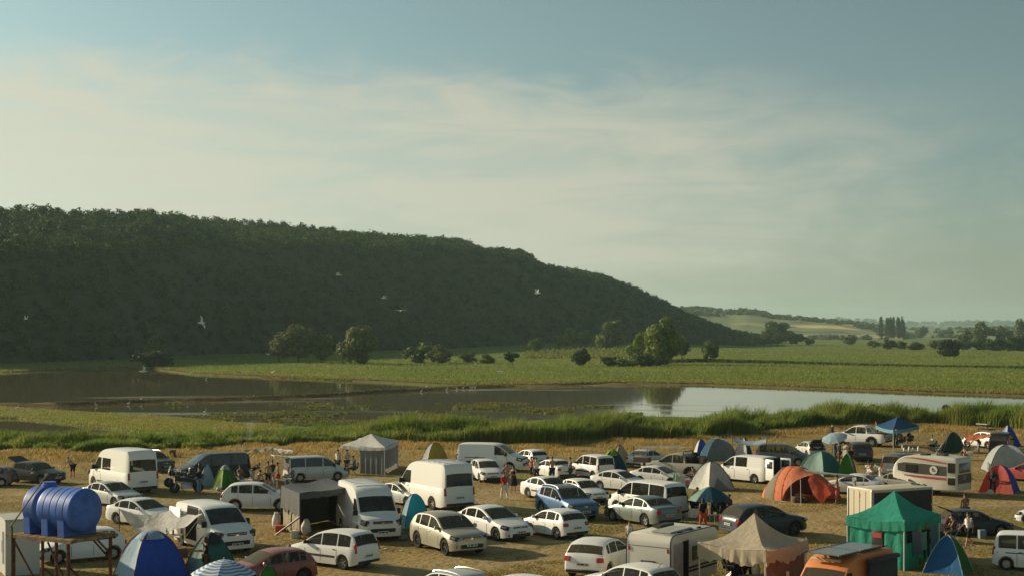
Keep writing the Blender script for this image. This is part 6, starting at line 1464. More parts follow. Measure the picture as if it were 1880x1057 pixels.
def small_caravan():
    p, a, e = frame_at(1232, 1098, 56); root = thing('caravan', 'small white caravan with open grey door and rounded roof edge', 'caravan', p, R(56), 1, 'caravans and trailers')
    prof = [(0, .42), (0, 2.05)] + arcp(.36, 2.12, .36, 175, 95) + arcp(3.75, 1.75, .72, 85, 5) + [(4.35, 1.2), (4.2, .42)]
    shell(prof, 2.05, 'body', M_CARW, root)
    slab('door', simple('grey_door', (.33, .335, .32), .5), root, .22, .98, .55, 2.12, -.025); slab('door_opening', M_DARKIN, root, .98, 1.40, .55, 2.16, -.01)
    slab('door_leaf_edge', M_BLACK, root, 1.40, 1.47, .52, 2.2, -.03); slab('side_window', M_GLASS2, root, 1.85, 2.75, 1.28, 1.86, -.02)
    for z in (.98, .84): slab('side_stripe', M_BLACK, root, 1.52, 4.1, z, z + .085, -.008, .01, 0)
    b = MB(); b.box((-.015, 1.03, 1.28), (.03, .68, .30), bev=.02); b.obj('rear_window', M_GLASS2, root)
    for y in (.14, 1.9):
        b = MB(); b.box((-.012, y, 1.88), (.03, .07, .16)); b.obj('marker_light', M_RED, root)
    b = MB(); b.box((0, 1.02, 2.0), (.012, 1.9, .02)); b.obj('trim_strip', M_SEAM, root)
    b = MB(); b.box((1.5, .75, 2.53), (1.9, .9, .06), bev=.02); b.obj('roof_hatch', simple('roof_grey', (.33, .32, .27), .6), root)
    b = MB(); b.box((2.3, 1.55, 2.56), (1.2, .4, .10), bev=.03); b.obj('roof_vent', M_BLACK, root)
    for x in (1.2, 2.2, 2.9): 
        b = MB(); b.box((x, .22, 2.50), (.28, .08, .05)); b.obj('awning_bracket', M_BLACK, root)
    for y in (.02, 2.03): MB().tube([(x - .005 if x < .1 else x, y, z) for x, z in prof[:12]], .022, 5).obj('edge_trim', M_SEAM, root)
    road_wheel(root, 2.0, .16, .3); road_wheel(root, 2.0, 1.9, .3)
    MB().tube([(4.2, 1.03, .5), (5.3, 1.03, .48)], .05, 6).obj('drawbar', M_BLACK, root)
small_caravan()
def striped_caravan():
    p, a, e = frame_at(1784, 907, 137); root = thing('caravan', 'cream caravan with dark window band, red stripes and round emblem', 'caravan', p, R(137), 1, 'caravans and trailers')
    prof = [(0, .40), (0, 2.1)] + arcp(.25, 2.25, .25, 170, 95, 4) + [(1.5, 2.56), (2.6, 2.50)] + arcp(3.3, 1.25, 1.25, 88, 12, 9) + [(4.55, .9), (4.2, .40), (2.5, .40), (1.6, .34)]
    # local +y points away from the picture's left-near side here, so the seen side is y = W
    W_ = 2.1
    b_ = shell(prof, W_, 'body', paint('caravan_cream', (.56, .53, .44), .5, 0, .45), root)
    Y = W_ + .012
    b_.location = (0, 0, 0)
    M_BAND = simple('brown_band', (.06, .055, .045), .4, .4); M_RSTR = simple('red_stripe', (.34, .05, .045), .5)
    def strip(nm, mat, pts_lo, pts_hi, y=Y): MB().grid([[(x, y, z) for x, z in pts_lo], [(x, y, z) for x, z in pts_hi]]).obj(nm, mat, root, 0)
    xs = [.72, 1.4, 2.2, 3.0, 3.7, 4.15]
    strip('window_band', M_BAND, list(zip(xs, (1.32, 1.32, 1.33, 1.36, 1.42, 1.5))), list(zip(xs, (1.92, 1.96, 2.02, 2.06, 2.04, 1.95))))
    strip('red_stripe', M_RSTR, list(zip(xs[:5], (1.05, 1.06, 1.08, 1.12, 1.2))), list(zip(xs[:5], (1.20, 1.21, 1.23, 1.25, 1.26))))
    strip('red_stripe', M_RSTR, list(zip(xs[:5], (2.10, 2.16, 2.25, 2.33, 2.34))), list(zip(xs[:5], (2.16, 2.26, 2.36, 2.40, 2.36))))
    for z0, x0 in ((1.26, .1), (2.0, .1)): strip('white_line', M_CARW, [(x0, z0), (2.2, z0 + .03), (3.9, z0 + .06)], [(x0, z0 + .04), (2.2, z0 + .07), (3.9, z0 + .10)], Y + .004)
    def win(nm, m_, x0, x1, z0, z1): return slab(nm, m_, root, x0, x1, z0, z1, Y + .012, .03, .04)
    win('side_window', M_GLASS2, 2.75, 3.55, 1.45, 1.92); win('door_window', M_GLASS2, .12, .62, 1.55, 2.18); win('door_window', M_GLASS2, .12, .62, .78, 1.22)
    b = MB(); b.lathe([(.001, .03), (.27, .03), (.27, 0)], 24, 'y'); o = b.obj('round_emblem', simple('emblem_white', (.52, .52, .48), .5), root); o.location = (1.6, Y + .006, 1.66)
    b = MB(); b.box((0, 0, 0), (.22, .01, .07)); b.box((.06, 0, .07), (.10, .01, .09)); b.box((-.04, 0, -.09), (.26, .01, .03)); o = b.obj('emblem_mark', M_BAND, root, 0); o.location = (1.6, Y + .042, 1.68)
    for z in (1.4,): 
        b = MB(); b.box((-.016, 1.05, 1.85), (.03, 1.5, .62), bev=.02); b.obj('rear_window', M_GLASS2, root)
    b = MB(); b.box((-.012, 1.05, 1.15), (.02, 1.9, .60)); b.obj('rear_panel', simple('dark_brown_panel', (.085, .075, .055), .5), root)
    b = MB(); b.add([(-.03, 1.2, 1.4), (-.03, 1.32, 1.4), (-.03, 1.12, 1.08), (-.03, 1.03, 1.08)], [(0, 1, 2, 3)]); b.add([(-.03, .86, 1.4), (-.03, .98, 1.4), (-.03, 1.05, 1.10), (-.03, .98, 1.04)], [(0, 1, 2, 3)]); b.obj('rear_emblem', simple('emblem_grey', (.3, .29, .26), .5), root, 0)
    for x, z, w_ in ((1.5, 2.6, .6), (2.7, 2.56, .5)): b = MB(); b.box((x, 1.05, z), (w_, .6, .09), bev=.03); b.obj('roof_vent', M_BLACK, root)
    road_wheel(root, 2.3, 1.95, .31); road_wheel(root, 2.3, .14, .31)
    MB().tube([(4.2, 1.05, .5), (5.4, 1.05, .45)], .05, 6).obj('drawbar', M_BLACK, root)
striped_caravan()
def trailer():
    p, a, e = frame_at(1601, 972, 27); root = thing('box_trailer', 'tall beige box trailer with flat roof behind green gazebo', 'trailer', p, R(27), 1, 'caravans and trailers')
    prof = [(0, .45), (0, 2.06)] + arcp(.06, 2.08, .06, 170, 95, 2) + [(4.3, 2.12), (4.35, 2.03), (4.35, .45)]
    shell(prof, 1.95, 'body', M_CARB, root)
    for y in (.5, 1.0, 1.45): b = MB(); b.box((-.006, y, 1.27), (.012, .02, 1.5)); b.obj('door_seam', M_SEAM, root, 0)
    b = MB()
    for z in (1.84, 1.76, 1.68): b.box((-.012, .97, z), (.012, .06, .055))
    b.box((-.012, .97, 1.46), (.012, .05, .03)); b.obj('red_mark', M_RED, root, 0)
    b = MB(); b.box((.03, .97, 2.14), (.10, 2.0, .08), bev=.02); b.obj('roof_edge', simple('cream_edge', (.6, .57, .47), .5), root)
    for y in (.03, 1.92): b = MB(); b.box((-.02, y, 1.27), (.06, .07, 1.62), bev=.01); b.obj('corner_post', M_CARW, root)
    slab('shaded_side', simple('side_shade', (.045, .04, .034), .9), root, .15, 4.2, .5, 1.98, -.02, .03, 0)  # dark sheet over the beige side, shade painted as its colour
    road_wheel(root, 2.0, .1, .3); road_wheel(root, 2.7, .1, .3); road_wheel(root, 2.0, 1.85, .3); road_wheel(root, 2.7, 1.85, .3)
trailer()
sheet('ragged brown cloth draped from the trailer roof end', 'drape', [up(1672, 886, 2.2), up(1702, 889, 2.15), up(1706, 914, .9), up(1678, 922, .7)], F('ragged', (.17, .145, .10), bump=.8), sag=.1, wr=.10, cat='cloth')
# ---- water tank on its stand
def tank():
    d = 48.0; c = Vector(((114 - CX) / FPX * d, d, 3.85)); an = -31.0
    root = thing('water_tank', 'blue ribbed plastic water tank lying on rusty stand', 'water tank', c, R(an), 1)
    m = simple('tank_plastic', (.05, .135, .47), .5, .4, var=.3, scale=2.2, bump=.08, bscale=5)
    r = .74; prof = []
    for x in np.linspace(-1.18, 1.18, 190):
        q = r
        for gx in (-.95 + .44, -.10, .22, .54, .86): q -= .016 * math.exp(-((x - gx) / .016) ** 2)
        q -= .06 * math.exp(-((x + .50) / .08) ** 2); e = min(x + 1.18, 1.18 - x)
        if e < .10: q -= .07 * (1 - e / .10) ** 2
        prof.append((q, x))
    b = MB(); b.lathe([(.001, -1.20), (r * .6, -1.20)] + prof + [(r * .6, 1.20), (.001, 1.20)], 40, 'x', (0, 0, r + .09), cap=False); b.obj('barrel', m, root, 50)
    for x in (-.92, -.05, .72):
        b = MB(); rows = []
        for s_ in (-.15, .15): rows.append([(x + s_, y, z) for y, z in [(-.70, 0), (-.72, .55), (-.60, .50), (-.40, .28), (0, .16), (.40, .28), (.60, .50), (.72, .55), (.70, 0)]])
        b.grid(rows, close=True); b.f += [tuple(range(9)), tuple(range(9, 18))]; b.m += [0, 0]; b.obj('saddle_foot', m, root, 40)
    b = MB(); b.lathe([(.25, 1.5), (.25, 1.62), (.22, 1.64), (.22, 1.70), (.001, 1.71)], 20, 'z', (-.62, 0, 0)); b.obj('filler_lid', m, root)
    st = thing('tank_stand', 'rusty post stand with plank edge carrying the blue water tank', 'stand', (c.x, c.y, 0), R(an))
    Z = 3.84; X_, Y_ = 1.42, .98
    for sx in (-1, 1):
        for sy in (-1, 1): MB().tube([(sx * X_ * .93, sy * Y_ * .93, -.2), (sx * X_ * .93, sy * Y_ * .93, Z - .1)], .062, 7).obj('leg', M_RUST, st)
    MB().tube([(.1, -Y_ * .93, -.2), (.1, -Y_ * .93, Z - .1)], .055, 7).obj('leg', M_RUST, st)
    for sy in (-1, 1): b = MB(); b.box((0, sy * Y_, Z - .06), (2 * X_ + .3, .09, .11)); b.obj('platform_beam', M_WOOD, st)
    for sx in (-1, 1): b = MB(); b.box((sx * X_, 0, Z - .062), (.09, 2 * Y_ - .1, .11)); b.obj('platform_beam', M_WOOD, st)
    for k in range(7): b = MB(); b.box((-1.2 + k * .4, 0, Z - .02), (.30, 2 * Y_ - .12, .03)); b.obj('plank', M_WOOD, st)
    for p0, p1 in (((X_ * .93, -Y_ * .93, Z - 1.6), (.35, -Y_ * .93, Z - .15)), ((-X_ * .93, -Y_ * .93, Z - .2), (.1, -Y_ * .93, Z - 1.9)), ((X_ * .93, -Y_ * .9, Z - .9), (X_ * .93, Y_ * .9, Z - 2.4)), ((X_ * .93, Y_ * .93, Z - .7), (X_ * .93, Y_ * .3, Z - .12)), ((X_ * .93, Y_ * .93, Z - .9), (.3, Y_ * .93, Z - .15)), ((.1, -Y_ * .93, Z - 1.0), (X_ * .8, Y_ * .5, Z - 2.6))): MB().tube([p0, p1], .034, 6).obj('brace', M_RUST, st)
    pl = thing('leaning_pole', 'thin pole leaning across the blue water tank', 'pole', (c.x, c.y, 0))
    a0 = Vector(((22 - CX) / FPX * 46.2, 46.2, CAMH - (962 - HOR) / FPX * 46.2)); a1 = Vector(((88 - CX) / FPX * 47.0, 47.0, CAMH - (868 - HOR) / FPX * 47.0))
    MB().tube([tuple(a0 + (a0 - a1) * .05 - pl.location), tuple(a1 - pl.location)], .026, 6).obj('shaft', M_WOOD, pl)
    vt = a0 - pl.location; MB().tube([(vt.x, vt.y, 0), (vt.x, vt.y, vt.z - .06)], .03, 6).obj('foot_post', M_RUST, pl)
tank()
def cabin():
    p, a, e = frame_at(10, 1058, 28); root = thing('metal_cabin', 'pale metal cabin cut by the picture edge beside the tank stand', 'cabin', p, R(28))
    mw = paint('cabin_white', (.47, .48, .46), .5, 0, .35)
    b = MB(); b.box((.72, 1.1, 1.2), (1.44, 2.2, 2.4), bev=.03); b.obj('shell', mw, root, 30)
    b = MB(); b.box((.72, 1.1, 2.43), (1.52, 2.28, .06), bev=.03); b.obj('roof', simple('cabin_roof', (.42, .42, .39), .6), root, 30)
    for z in (1.72, 1.52): b = MB(); b.box((1.16, -.012, z), (.16, .02, .12)); b.obj('faded_label', simple('faded_brown', (.30, .24, .21), .7), root, 0)
    for y in (.35, .52): MB().tube([(-.04, y, .5), (-.04, y, 1.9)], .025, 6).obj('lock_rod', M_POLE, root)
    b = MB(); b.box((-.02, .8, 1.2), (.03, .12, .5)); b.obj('door_gap', M_DARKIN, root, 0)
cabin()
# ---- motorbike
def bike(px, py, ang, label):
    p = gp(px, py); root = thing('motorbike', label, 'motorbike', p, R(ang), 1, 'motorbikes')
    M_BK = simple('bike_black', (.02, .021, .023), .35, .5)
    tm, rm = wheel_meshes(True)
    for x in (.78, -.74): o = link('wheel', tm, root, (x, 0, .33)); o.scale = (.33, .22, .33); link('rim', rm, o)
    b = MB(); b.box((0, 0, .48), (.75, .30, .42), bev=.10); b.obj('engine', M_ALU, root)
    b = MB(); b.box((.22, 0, .88), (.62, .36, .26), bev=.12); b.obj('fuel_tank', M_BK, root)
    b = MB(); b.box((-.35, 0, .86), (.78, .32, .14), bev=.06); b.obj('seat', M_BLACK, root)
    b = MB(); b.box((.62, 0, .98), (.34, .42, .36), bev=.10); b.obj('fairing', M_BK, root)
    b = MB(); b.box((.68, 0, 1.28), (.04, .34, .36), Matrix.Rotation(R(-25), 3, 'Y'), .02); b.obj('windshield', M_GLASS2, root)
    for s_ in (-1, 1):
        b = MB(); b.box((-.66, s_ * .34, .72), (.50, .22, .40), bev=.06); b.obj('pannier', M_BK, root)
        MB().tube([(.62, s_ * .10, .95), (.78, s_ * .09, .33)], .035, 6).obj('fork', M_ALU, root); MB().tube([(.50, s_ * .05, 1.12), (.40, s_ * .40, 1.16)], .02, 6).obj('handlebar', M_BLACK, root)
    b = MB(); b.box((-.86, 0, 1.08), (.42, .46, .34), bev=.08); b.obj('top_case', M_BK, root)
    MB().tube([(.30, .15, .3), (.1, .42, .02)], .02, 5).obj('side_stand', M_BLACK, root)
bike(343, 904, 195, 'black touring motorbike parked by the pale blue tent'); bike(330, 893, 212, 'second black motorbike behind the touring one, close to dark van nose')
# ---- small camp things
def chair(label, px, py, face, col='navy', xyz=None):
    p = gp(px, py); root = thing('camp_chair', label, 'chair', p, R(face), 1, 'folding camp chairs')
    b = MB(); b.grid([[(x, y, .44 - .03 * (1 - (y / .24) ** 2)) for y in (-.24, -.1, .1, .24)] for x in (-.22, 0, .24)]); b.obj('seat', clo(col), root); b = MB(); b.grid([[(x, y, z) for y in (-.24, 0, .24)] for x, z in ((-.22, .44), (-.29, .68), (-.35, .92))]); b.obj('backrest', clo(col), root)
    for sy in (-1, 1):
        MB().tube([(.24, sy * .25, 0), (-.36, sy * .25, .94)], .014, 5).obj('frame_tube', M_ALU, root); MB().tube([(-.26, sy * .25, 0), (.22, sy * .25, .45), (.24, sy * .25, .62), (-.27, sy * .25, .62)], .014, 5).obj('frame_tube', M_ALU, root)
for o in [o for o in C.objects if o.parent is None and o.name.split('.')[0] == 'person' and 1]:
    pass
def seat_for(desc, px, py, face, col): chair(desc, px, py + .6, face, col)
for a in (('folding chair under shirtless person by lime green tent', 440, 891, -60, 'navy'), ('folding chair of the person in blue grey shirt by tailgate', 537, 893, 180, 'darkgrey'), ('folding chair of the person in grey at white gazebo', 650, 871, 200, 'green'), ('folding chair beside the sunshade pole', 1286, 948, -60, 'black'), ('folding chair in the middle of sunshade group', 1313, 950, -100, 'black'), ('black folding chair with its back to camera in sunshade group', 1327, 956, 100, 'black'),
  ('red folding chair at the edge of sunshade group', 1341, 953, 140, 'red'), ('folding chair in shade at the torn edge of beige gazebo', 1357, 1082, 60, 'black'), ('folding chair standing deeper under beige gazebo', 1341, 1062, -30, 'navy'), ('folding chair holding person beside white towels', 1602, 880, 200, 'brown'), ('folding chair alone on dry grass under person in white top', 1713, 828, 185, 'darkgrey'), ('folding chair at the table under blue gazebo', 1655, 819, 190, 'navy'), ('folding chair at far side of blue gazebo', 1670, 817, 200, 'black'), ('folding chair at open boot of black estate', 1751, 995, 180, 'darkgrey'), ('folding chair close to black estate boot', 1737, 992, 20, 'black'), ('empty blue grey folding chair past the white bottles', 1722, 834, 160, 'bluegrey')): chair(*a)
def table(label, px, py, ang, w_, d_, h, col, legs=M_ALU):
    p = gp(px, py); root = thing('folding_table', label, 'table', p, R(ang), 1, 'folding tables'); b = MB(); b.box((0, 0, h), (w_, d_, .035), bev=.02); b.obj('tabletop', simple('table_' + col, CLO[col], .6), root)
    for sx in (-1, 1):
        for sy in (-1, 1): MB().tube([(sx * (w_ / 2 - .06), sy * (d_ / 2 - .06), 0), (sx * (w_ / 2 - .1), sy * (d_ / 2 - .08), h)], .016, 5).obj('leg', legs, root)
    return root
table('folding table under white tarpaulin laden with kitchen things', 312, 1010, 8, 1.2, .6, .72, 'cream'); table('low dark table with white bottles near striped caravan', 1668, 842, 5, 2.3, .7, .62, 'darkgrey'); table('folding table inside blue gazebo', 1650, 816, 0, 1.3, .6, .7, 'grey'); table('small low table amid seated group under sunshade', 1304, 962, 10, .8, .5, .5, 'brown'); table('folding table between black passenger van and people carrier', 521, 897, 5, 1.0, .55, .68, 'cream'); table('folding table behind black passenger bench of motorbike, with cups', 452, 897, 20, .8, .5, .6, 'white')
def bottle(label, px, py, z, col, h=.30, r=.05, group='bottles at the camp'):
    p = gp(px, py); b = MB(); b.lathe([(r * .9, 0), (r, .02), (r, h * .62), (r * .4, h * .8), (r * .35, h)], 10); o = b.obj('bottle', simple('bottle_' + col, CLO[col], .3, .5), None, 60); o.location = (p.x, p.y, p.z + z); tag(o, label, 'bottle', group)
for k, (px, lab) in enumerate(((1660, 'white bottle at the end of low dark table'), (1669, 'white bottle next to the end one on dark table'), (1676, 'squat white bottle in the middle of dark table'), (1686, 'tall white bottle apart from the others on dark table'))): bottle(lab, px, 841, .64, 'white', .42 if k % 2 else .32, .09)
for px, py, lab in ((306, 1010, 'green bottle on table under white tarpaulin'), (318, 1010, 'second green bottle on table under white tarpaulin, nearer the van')): bottle(lab, px, py, .74, 'teal', .32, .05)
def sack(label, px, py, w_, h, col, name='sack', sq=1.0, cat='bag'):
    p = gp(px, py); b = MB(); rows = []
    for i in range(9):
        t = i / 8; rr = w_ / 2 * (math.sin((.12 + .86 * (1 - t)) * PI) ** .5 * (1 - .55 * t) + .04); rows.append([(rr * math.cos(a) * (1 + .12 * math.sin(3 * a + i)), rr * math.sin(a) * sq * (1 + .1 * math.cos(4 * a + i * 2)), h * t) for a in np.linspace(0, 2 * PI, 15)[:-1]])
    b.grid(rows, close=True); b.f.append(tuple(range(14))); b.m.append(0); o = b.obj(name, fabric('sack_' + col, CLO[col], transl=.15, bump=.6), None, 60); o.location = p; tag(o, label, cat, 'bags and sacks on the ground'); return o
sack('tall white sack leaning on the black fabric shelter', 507, 972, .55, .95, 'white'); sack('bulging white sack at the shelter brace', 562, 982, .65, .85, 'white'); sack('white bag on the ground behind green gazebo leg', 1652, 1044, .5, .5, 'white'); sack('crumpled white bag in shade of turquoise tent', 741, 992, .6, .3, 'grey'); sack('dark heap of bags at the boot of black estate', 1727, 998, .8, .6, 'black'); sack('dark duffel bag by the orange tent porch', 1478, 921, .8, .35, 'brown'); sack('pale bag at the foot of lime green tent', 402, 901, .5, .3, 'pale'); sack('rolled red blanket under the teal sunshade', 1346, 958, .7, .45, 'red')
def crate(label, px, py, d, ang, col, z=0.0, name='box', cat='box'):
    p = gp(px, py); b = MB(); b.box((0, 0, d[2] / 2), d, bev=.02); o = b.obj(name, simple('box_' + col, CLO[col], .7), None, 30); o.location = (p.x, p.y, p.z + z); o.rotation_euler = (0, 0, R(ang)); tag(o, label, cat, 'boxes and crates at the camp')
crate('brown cardboard box beside the tall white sack', 515, 975, (.6, .4, .32), 12, 'orange'); crate('white bucket-like box in front of shelter', 541, 988, (.35, .35, .4), 0, 'cream'); crate('pale blue water canister beside black estate car', 1803, 988, (.35, .3, .45), 5, 'bluegrey', name='canister', cat='canister'); crate('white cool box beside orange camper van', 1431, 1098, (.75, .5, .5), -8, 'cream', .6, name='cool_box', cat='cool box'); crate('brown roof box strapped on white car', 1179, 885, (1.1, .7, .35), -28, 'brown', 1.47, name='roof_box'); crate('small wooden crate beyond black passenger van', 317, 838, (.5, .4, .6), 10, 'brown'); crate('dark cool box under white tarpaulin', 332, 1022, (.6, .4, .4), 20, 'brown'); crate('white box at the opening under orange tarpaulin', 1779, 836, (.45, .35, .35), 0, 'white')
table('little stand carrying the white cool box', 1431, 1099, -8, .9, .6, .58, 'grey')
def towel(label, pts, col, cat='towel', n=8):
    """cloth hung by its upper edge: upper left, upper right (world), drop"""
    a, b_, dr = Vector(pts[0]), Vector(pts[1]), pts[2]; c = (a + b_) / 2; c.z = 0; rows = []
    nrm = Vector(((b_ - a).y, -(b_ - a).x, 0)).normalized()
    for i in range(7):
        rows.append([tuple(a.lerp(b_, j / n) - c + nrm * (.05 * math.sin(j * 1.9 + i * .3) * (.4 + i / 6)) + Vector((0, 0, -dr * i / 6 - .03 * math.sin(j * PI / n) * (1 - i / 6)))) for j in range(n + 1)])
    o = MB().grid(rows).obj(cat, fabric('towel_' + col, CLO[col] if col in CLO else (.26, .20, .26), bump=.4), None, 60); o.location = c; tag(o, label, cat, 'washing and towels hung out to dry')
CLO['mauve'] = (.30, .22, .29); CLO['mint'] = (.26, .38, .28)
G1, G2 = gp(1660, 1047), gp(1724, 1029)
def gpos(u, z, off=-.12): q = G1.lerp(G2, u); return (q.x + off, q.y - .18, z)
for u0, u1, z, dr, col, lab in ((.12, .26, 1.75, .55, 'black', 'black cloth hung in the green gazebo opening'), (.27, .52, 1.62, 1.05, 'mauve', 'mauve towel hung in the green gazebo opening'), (.50, .68, 1.55, .85, 'mint', 'pale green towel hung in the green gazebo opening'), (.36, .50, 1.95, .36, 'yellow', 'yellow cloth hung in the green gazebo opening'), (.56, .76, 2.06, .46, 'red', 'red cloth hung in the green gazebo opening'), (.78, .98, 2.02, 1.25, 'bluegrey', 'grey blue sheet hung at the green gazebo corner')): towel(lab, (gpos(u0, z), gpos(u1, z), dr), col)
towel('white towel draped beside shirtless person below white pickup', (up(1546, 817, 1.45), up(1554, 815, 1.45), 1.1), 'cream'); towel('white towel spread by person near dark grey van', (up(1588, 852, .95), up(1599, 854, .95), .7), 'white'); towel('white towel hanging off chair near dark grey van', (up(1606, 851, .95), up(1616, 858, .85), .75), 'white'); towel('white cloth knotted on the awning pole of white saloon', (up(1567, 873, 1.75), up(1572, 874, 1.75), .95), 'white'); towel('white pennant beside the striped caravan', (up(1813, 845, 2.2), up(1819, 851, 2.0), .55), 'white')
def hanging_bag():
    q = up(1388, 1030, 1.45); b = MB(); b.lathe([(.02, .52), (.07, .46), (.15, .36), (.19, .18), (.16, .02), (.02, 0)], 14); o = b.obj('hanging_bag', fabric('bag_white', (.62, .62, .52), transl=.2), None, 60); o.location = q + Vector((0, 0, -.5)); tag(o, 'white bag hanging from the beige gazebo edge', 'bag')
hanging_bag()
chair('white framed folding chair empty beside the sunshade', 1270, 962, 100, 'white'); chair('empty dark chair before the black passenger van', 431, 897, -40, 'black'); chair('empty chair in dark opening under orange tarpaulin', 1789, 834, 170, 'grey')
sack('pink bag at the foot of white dome tent', 1263, 893, .6, .5, 'pink'); sack('brown bundle behind the pink bag', 1253, 888, .7, .6, 'brown'); sack('dark rucksack under the tail of beige pickup', 1288, 882, .6, .6, 'black'); sack('grey heap of bedding outside white gazebo', 672, 866, 1.1, .5, 'pale'); sack('dark heap of bedding at white gazebo wall', 690, 868, 1.2, .4, 'darkgrey'); sack('dark bundle by second motorbike', 352, 893, .8, .7, 'black'); sack('pale sack beside coral and blue tent', 1818, 908, .6, .4, 'cream'); sack('black bag hung low at beige gazebo table', 1367, 1093, .6, .7, 'black')
crate('blue box in the dark of black fabric shelter', 634, 985, (.5, .4, .5), 10, 'navy'); crate('low wooden box inside black fabric shelter', 600, 985, (.9, .4, .35), 6, 'brown'); crate('white box behind beige pickup bed', 1296, 870, (.6, .4, .35), 20, 'white'); crate('grey cool box under blue gazebo', 1662, 823, (.6, .4, .4), 0, 'grey'); crate('green box by the brown bundle', 1243, 885, (.5, .4, .4), 15, 'green')
towel('pale cloth hung out between white car and white dome tent', (up(1236, 866, 1.3), up(1247, 867, 1.3), .8), 'mint'); towel('patterned cloth drying beside pale cloth', (up(1248, 867, 1.3), up(1258, 870, 1.2), .75), 'cream')
table('folding table in the shade of beige gazebo', 1385, 1088, 20, 1.2, .6, .7, 'brown')
# ---- fittings on vehicles
def find(label): return next(o for o in C.objects if o.get('label', '').startswith(label))
ov = find('orange camper van'); T = VT['bigvan']; S = Shape(T)
M_SOLAR = simple('solar_glass', (.10, .12, .115), .25, .6, var=.1); 
for x, l in ((.75, 1.5), (-1.0, 1.7)):
    b = MB(); b.box((x, .05, 2.60), (l, 1.25, .045), bev=.01); b.obj('solar_panel', M_SOLAR, ov); b = MB()
    for sy in (-1, 1): b.box((x, .05 + sy * .64, 2.60), (l + .05, .035, .055))
    b.obj('panel_frame', M_ALU, ov)
for sy in (-1, 1): MB().tube([(1.5, sy * .78, 2.58), (-2.2, sy * .78, 2.58)], .022, 6).obj('roof_rail', M_BLACK, ov)
b = MB(); b.box((1.23, 0, 2.36), (.10, 1.25, .10), bev=.02); b.obj('roof_bar', simple('bar_wood', (.42, .33, .2), .6), ov)  # plain wooden bar across the front of the roof, no lamp
b = MB(); b.box((-2.25, .35, 2.82), (.10, .55, .62), bev=.04); b.obj('roof_screen', M_BLACK, ov); b = MB(); b.box((-2.195, .35, 2.95), (.02, .38, .20)); b.obj('red_panel', simple('red_panel', (.42, .05, .03), .6), ov)
b = MB(); b.box((-1.2, 1.12, 1.55), (2.3, .10, 1.3), bev=.03); b.obj('side_awning', simple('awning_black', (.03, .032, .034), .8), ov); b = MB(); b.box((-1.2, 1.15, 2.25), (2.4, .22, .16), bev=.05); b.obj('awning_case', M_BLACK, ov)
sv = find('white SUV carrying'); b = MB(); b.box((-.35, 0, 1.86), (1.5, 1.1, .10), bev=.05); b.obj('roof_box_base', M_BLACK, sv); b = MB(); b.box((-.35, .15, 2.28), (1.55, 1.15, .09), Matrix.Rotation(R(14), 3, 'X'), .05); b.obj('roof_box_lid', simple('lid_grey', (.10, .11, .115), .5), sv)
for sx in (-.9, .2): MB().tube([(sx, .45, 1.88), (sx, .55, 2.36)], .02, 5).obj('lid_strut', M_BLACK, sv)
pk = find('dusty beige pickup'); 
for k, (x, y, z, dx, dy, dz) in enumerate(((-1.3, .35, 1.4, .7, .6, .5), (-1.8, -.3, 1.38, .6, .7, .45), (-2.2, .3, 1.35, .5, .6, .4), (-1.2, -.4, 1.5, .5, .5, .7))): b = MB(); b.box((x, y, z), (dx, dy, dz), bev=.1); b.obj('packed_load', clo(('black', 'darkgrey', 'brown', 'black')[k]), pk)
MB().tube([(-.7, .75, 1.15), (-.85, .75, 1.95), (-.85, -.75, 1.95), (-.7, -.75, 1.15)], .035, 6).obj('roll_bar', M_BLACK, pk)
wp = find('white double-cab pickup'); MB().tube([(-1.75, .72, 1.14), (-1.15, .70, 1.72), (-1.15, -.70, 1.72), (-1.75, -.72, 1.14)], .035, 6).obj('roll_bar', M_ALU, wp)
tv = find('white van with open rear doors')
for sy, an in ((1, 100), (-1, -100)):
    b = MB(); b.box((-.42, 0, 0), (.85, .05, 1.5), bev=.02); o = b.obj('rear_door', P_('white'), tv); o.location = (-2.44, sy * .88, 1.1); o.rotation_euler = (0, 0, R(-an + (90 if sy > 0 else -90)) * 1.0 + R(0 if sy > 0 else 0))
    w_ = MB(); w_.box((-.42, 0, .36), (.62, .07, .52), bev=.02); q = w_.obj('door_window', M_GLASS2, o)
b = MB(); b.box((-2.47, 0, 1.15), (.03, 1.6, 1.45)); b.obj('rear_opening', M_DARKIN, tv, 0)
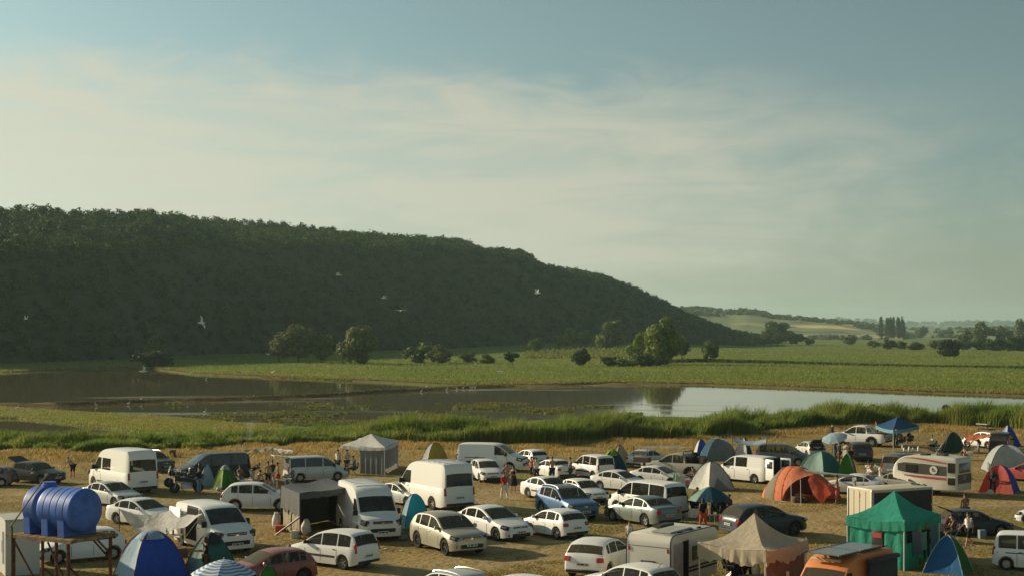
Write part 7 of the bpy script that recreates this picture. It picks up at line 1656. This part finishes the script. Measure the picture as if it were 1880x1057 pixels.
cv = find('white van with open sliding door'); SS = Shape(VT['midvan']); b = MB(); b.grid([[(VT['midvan']['L'] / 2 - f, -(SS.side(f, z) + .012), z) for f in np.linspace(2.15, 3.3, 6)] for z in np.linspace(.42, 1.75, 8)]); b.obj('door_opening', M_DARKIN, cv, 0)
b = MB(); b.box((-1.75, -1.06, 1.05), (1.25, .07, 1.3), bev=.03); b.obj('sliding_door', P_('white'), cv)
# ---- litter and smoke
def litter():
    g = np.random.default_rng(77); b = MB()
    for k in range(46):
        px, py = g.uniform(20, 1860), g.uniform(850, 1050); p = gp(px, py); s_ = g.uniform(.06, .16); a = g.uniform(0, 6.28); b.add([(p.x + s_ * math.cos(a + t) * (1 if t in (0, 3.14) else .7), p.y + s_ * math.sin(a + t), p.z + .04 + .05 * (k % 2) * (t > 3)) for t in (0, 1.5, 3.14, 4.6)], [(0, 1, 2, 3)])
    tag(b.obj('litter', simple('litter_white', (.55, .55, .52), .8), None, 0), 'scattered scraps of paper and plastic on the meadow', 'litter', kind='stuff')
litter()
def smoke():
    m = bpy.data.materials.new('barbecue_smoke'); m.use_nodes = True; nt = m.node_tree; nt.nodes.remove(nt.nodes['Principled BSDF'])
    v = N(nt, 'ShaderNodeVolumePrincipled'); v.inputs['Color'].default_value = (.8, .85, .85, 1); tc = N(nt, 'ShaderNodeTexCoord')
    no = N(nt, 'ShaderNodeTexNoise'); no.inputs['Scale'].default_value = 1.3; no.inputs['Detail'].default_value = 3; nt.links.new(tc.outputs['Object'], no.inputs['Vector'])
    mr = N(nt, 'ShaderNodeMapRange'); mr.inputs[1].default_value = .42; mr.inputs[2].default_value = .75; mr.inputs[4].default_value = .55; nt.links.new(no.outputs[0], mr.inputs[0]); nt.links.new(mr.outputs[0], v.inputs['Density']); nt.links.new(v.outputs[0], nt.nodes['Material Output'].inputs['Volume'])
    p = at(425, 882); b = MB(); b.tube([(0, 0, 1.7), (.25, 0, 2.3), (.6, 0, 3.0), (1.0, 0, 3.7), (1.35, 0, 4.2)], [.12, .35, .5, .45, .1], 12); o = b.obj('smoke', m, None, 60); o.location = (p.x, p.y + 2, 0); tag(o, 'thin wisp of barbecue smoke above black passenger van', 'smoke', kind='stuff')
smoke()
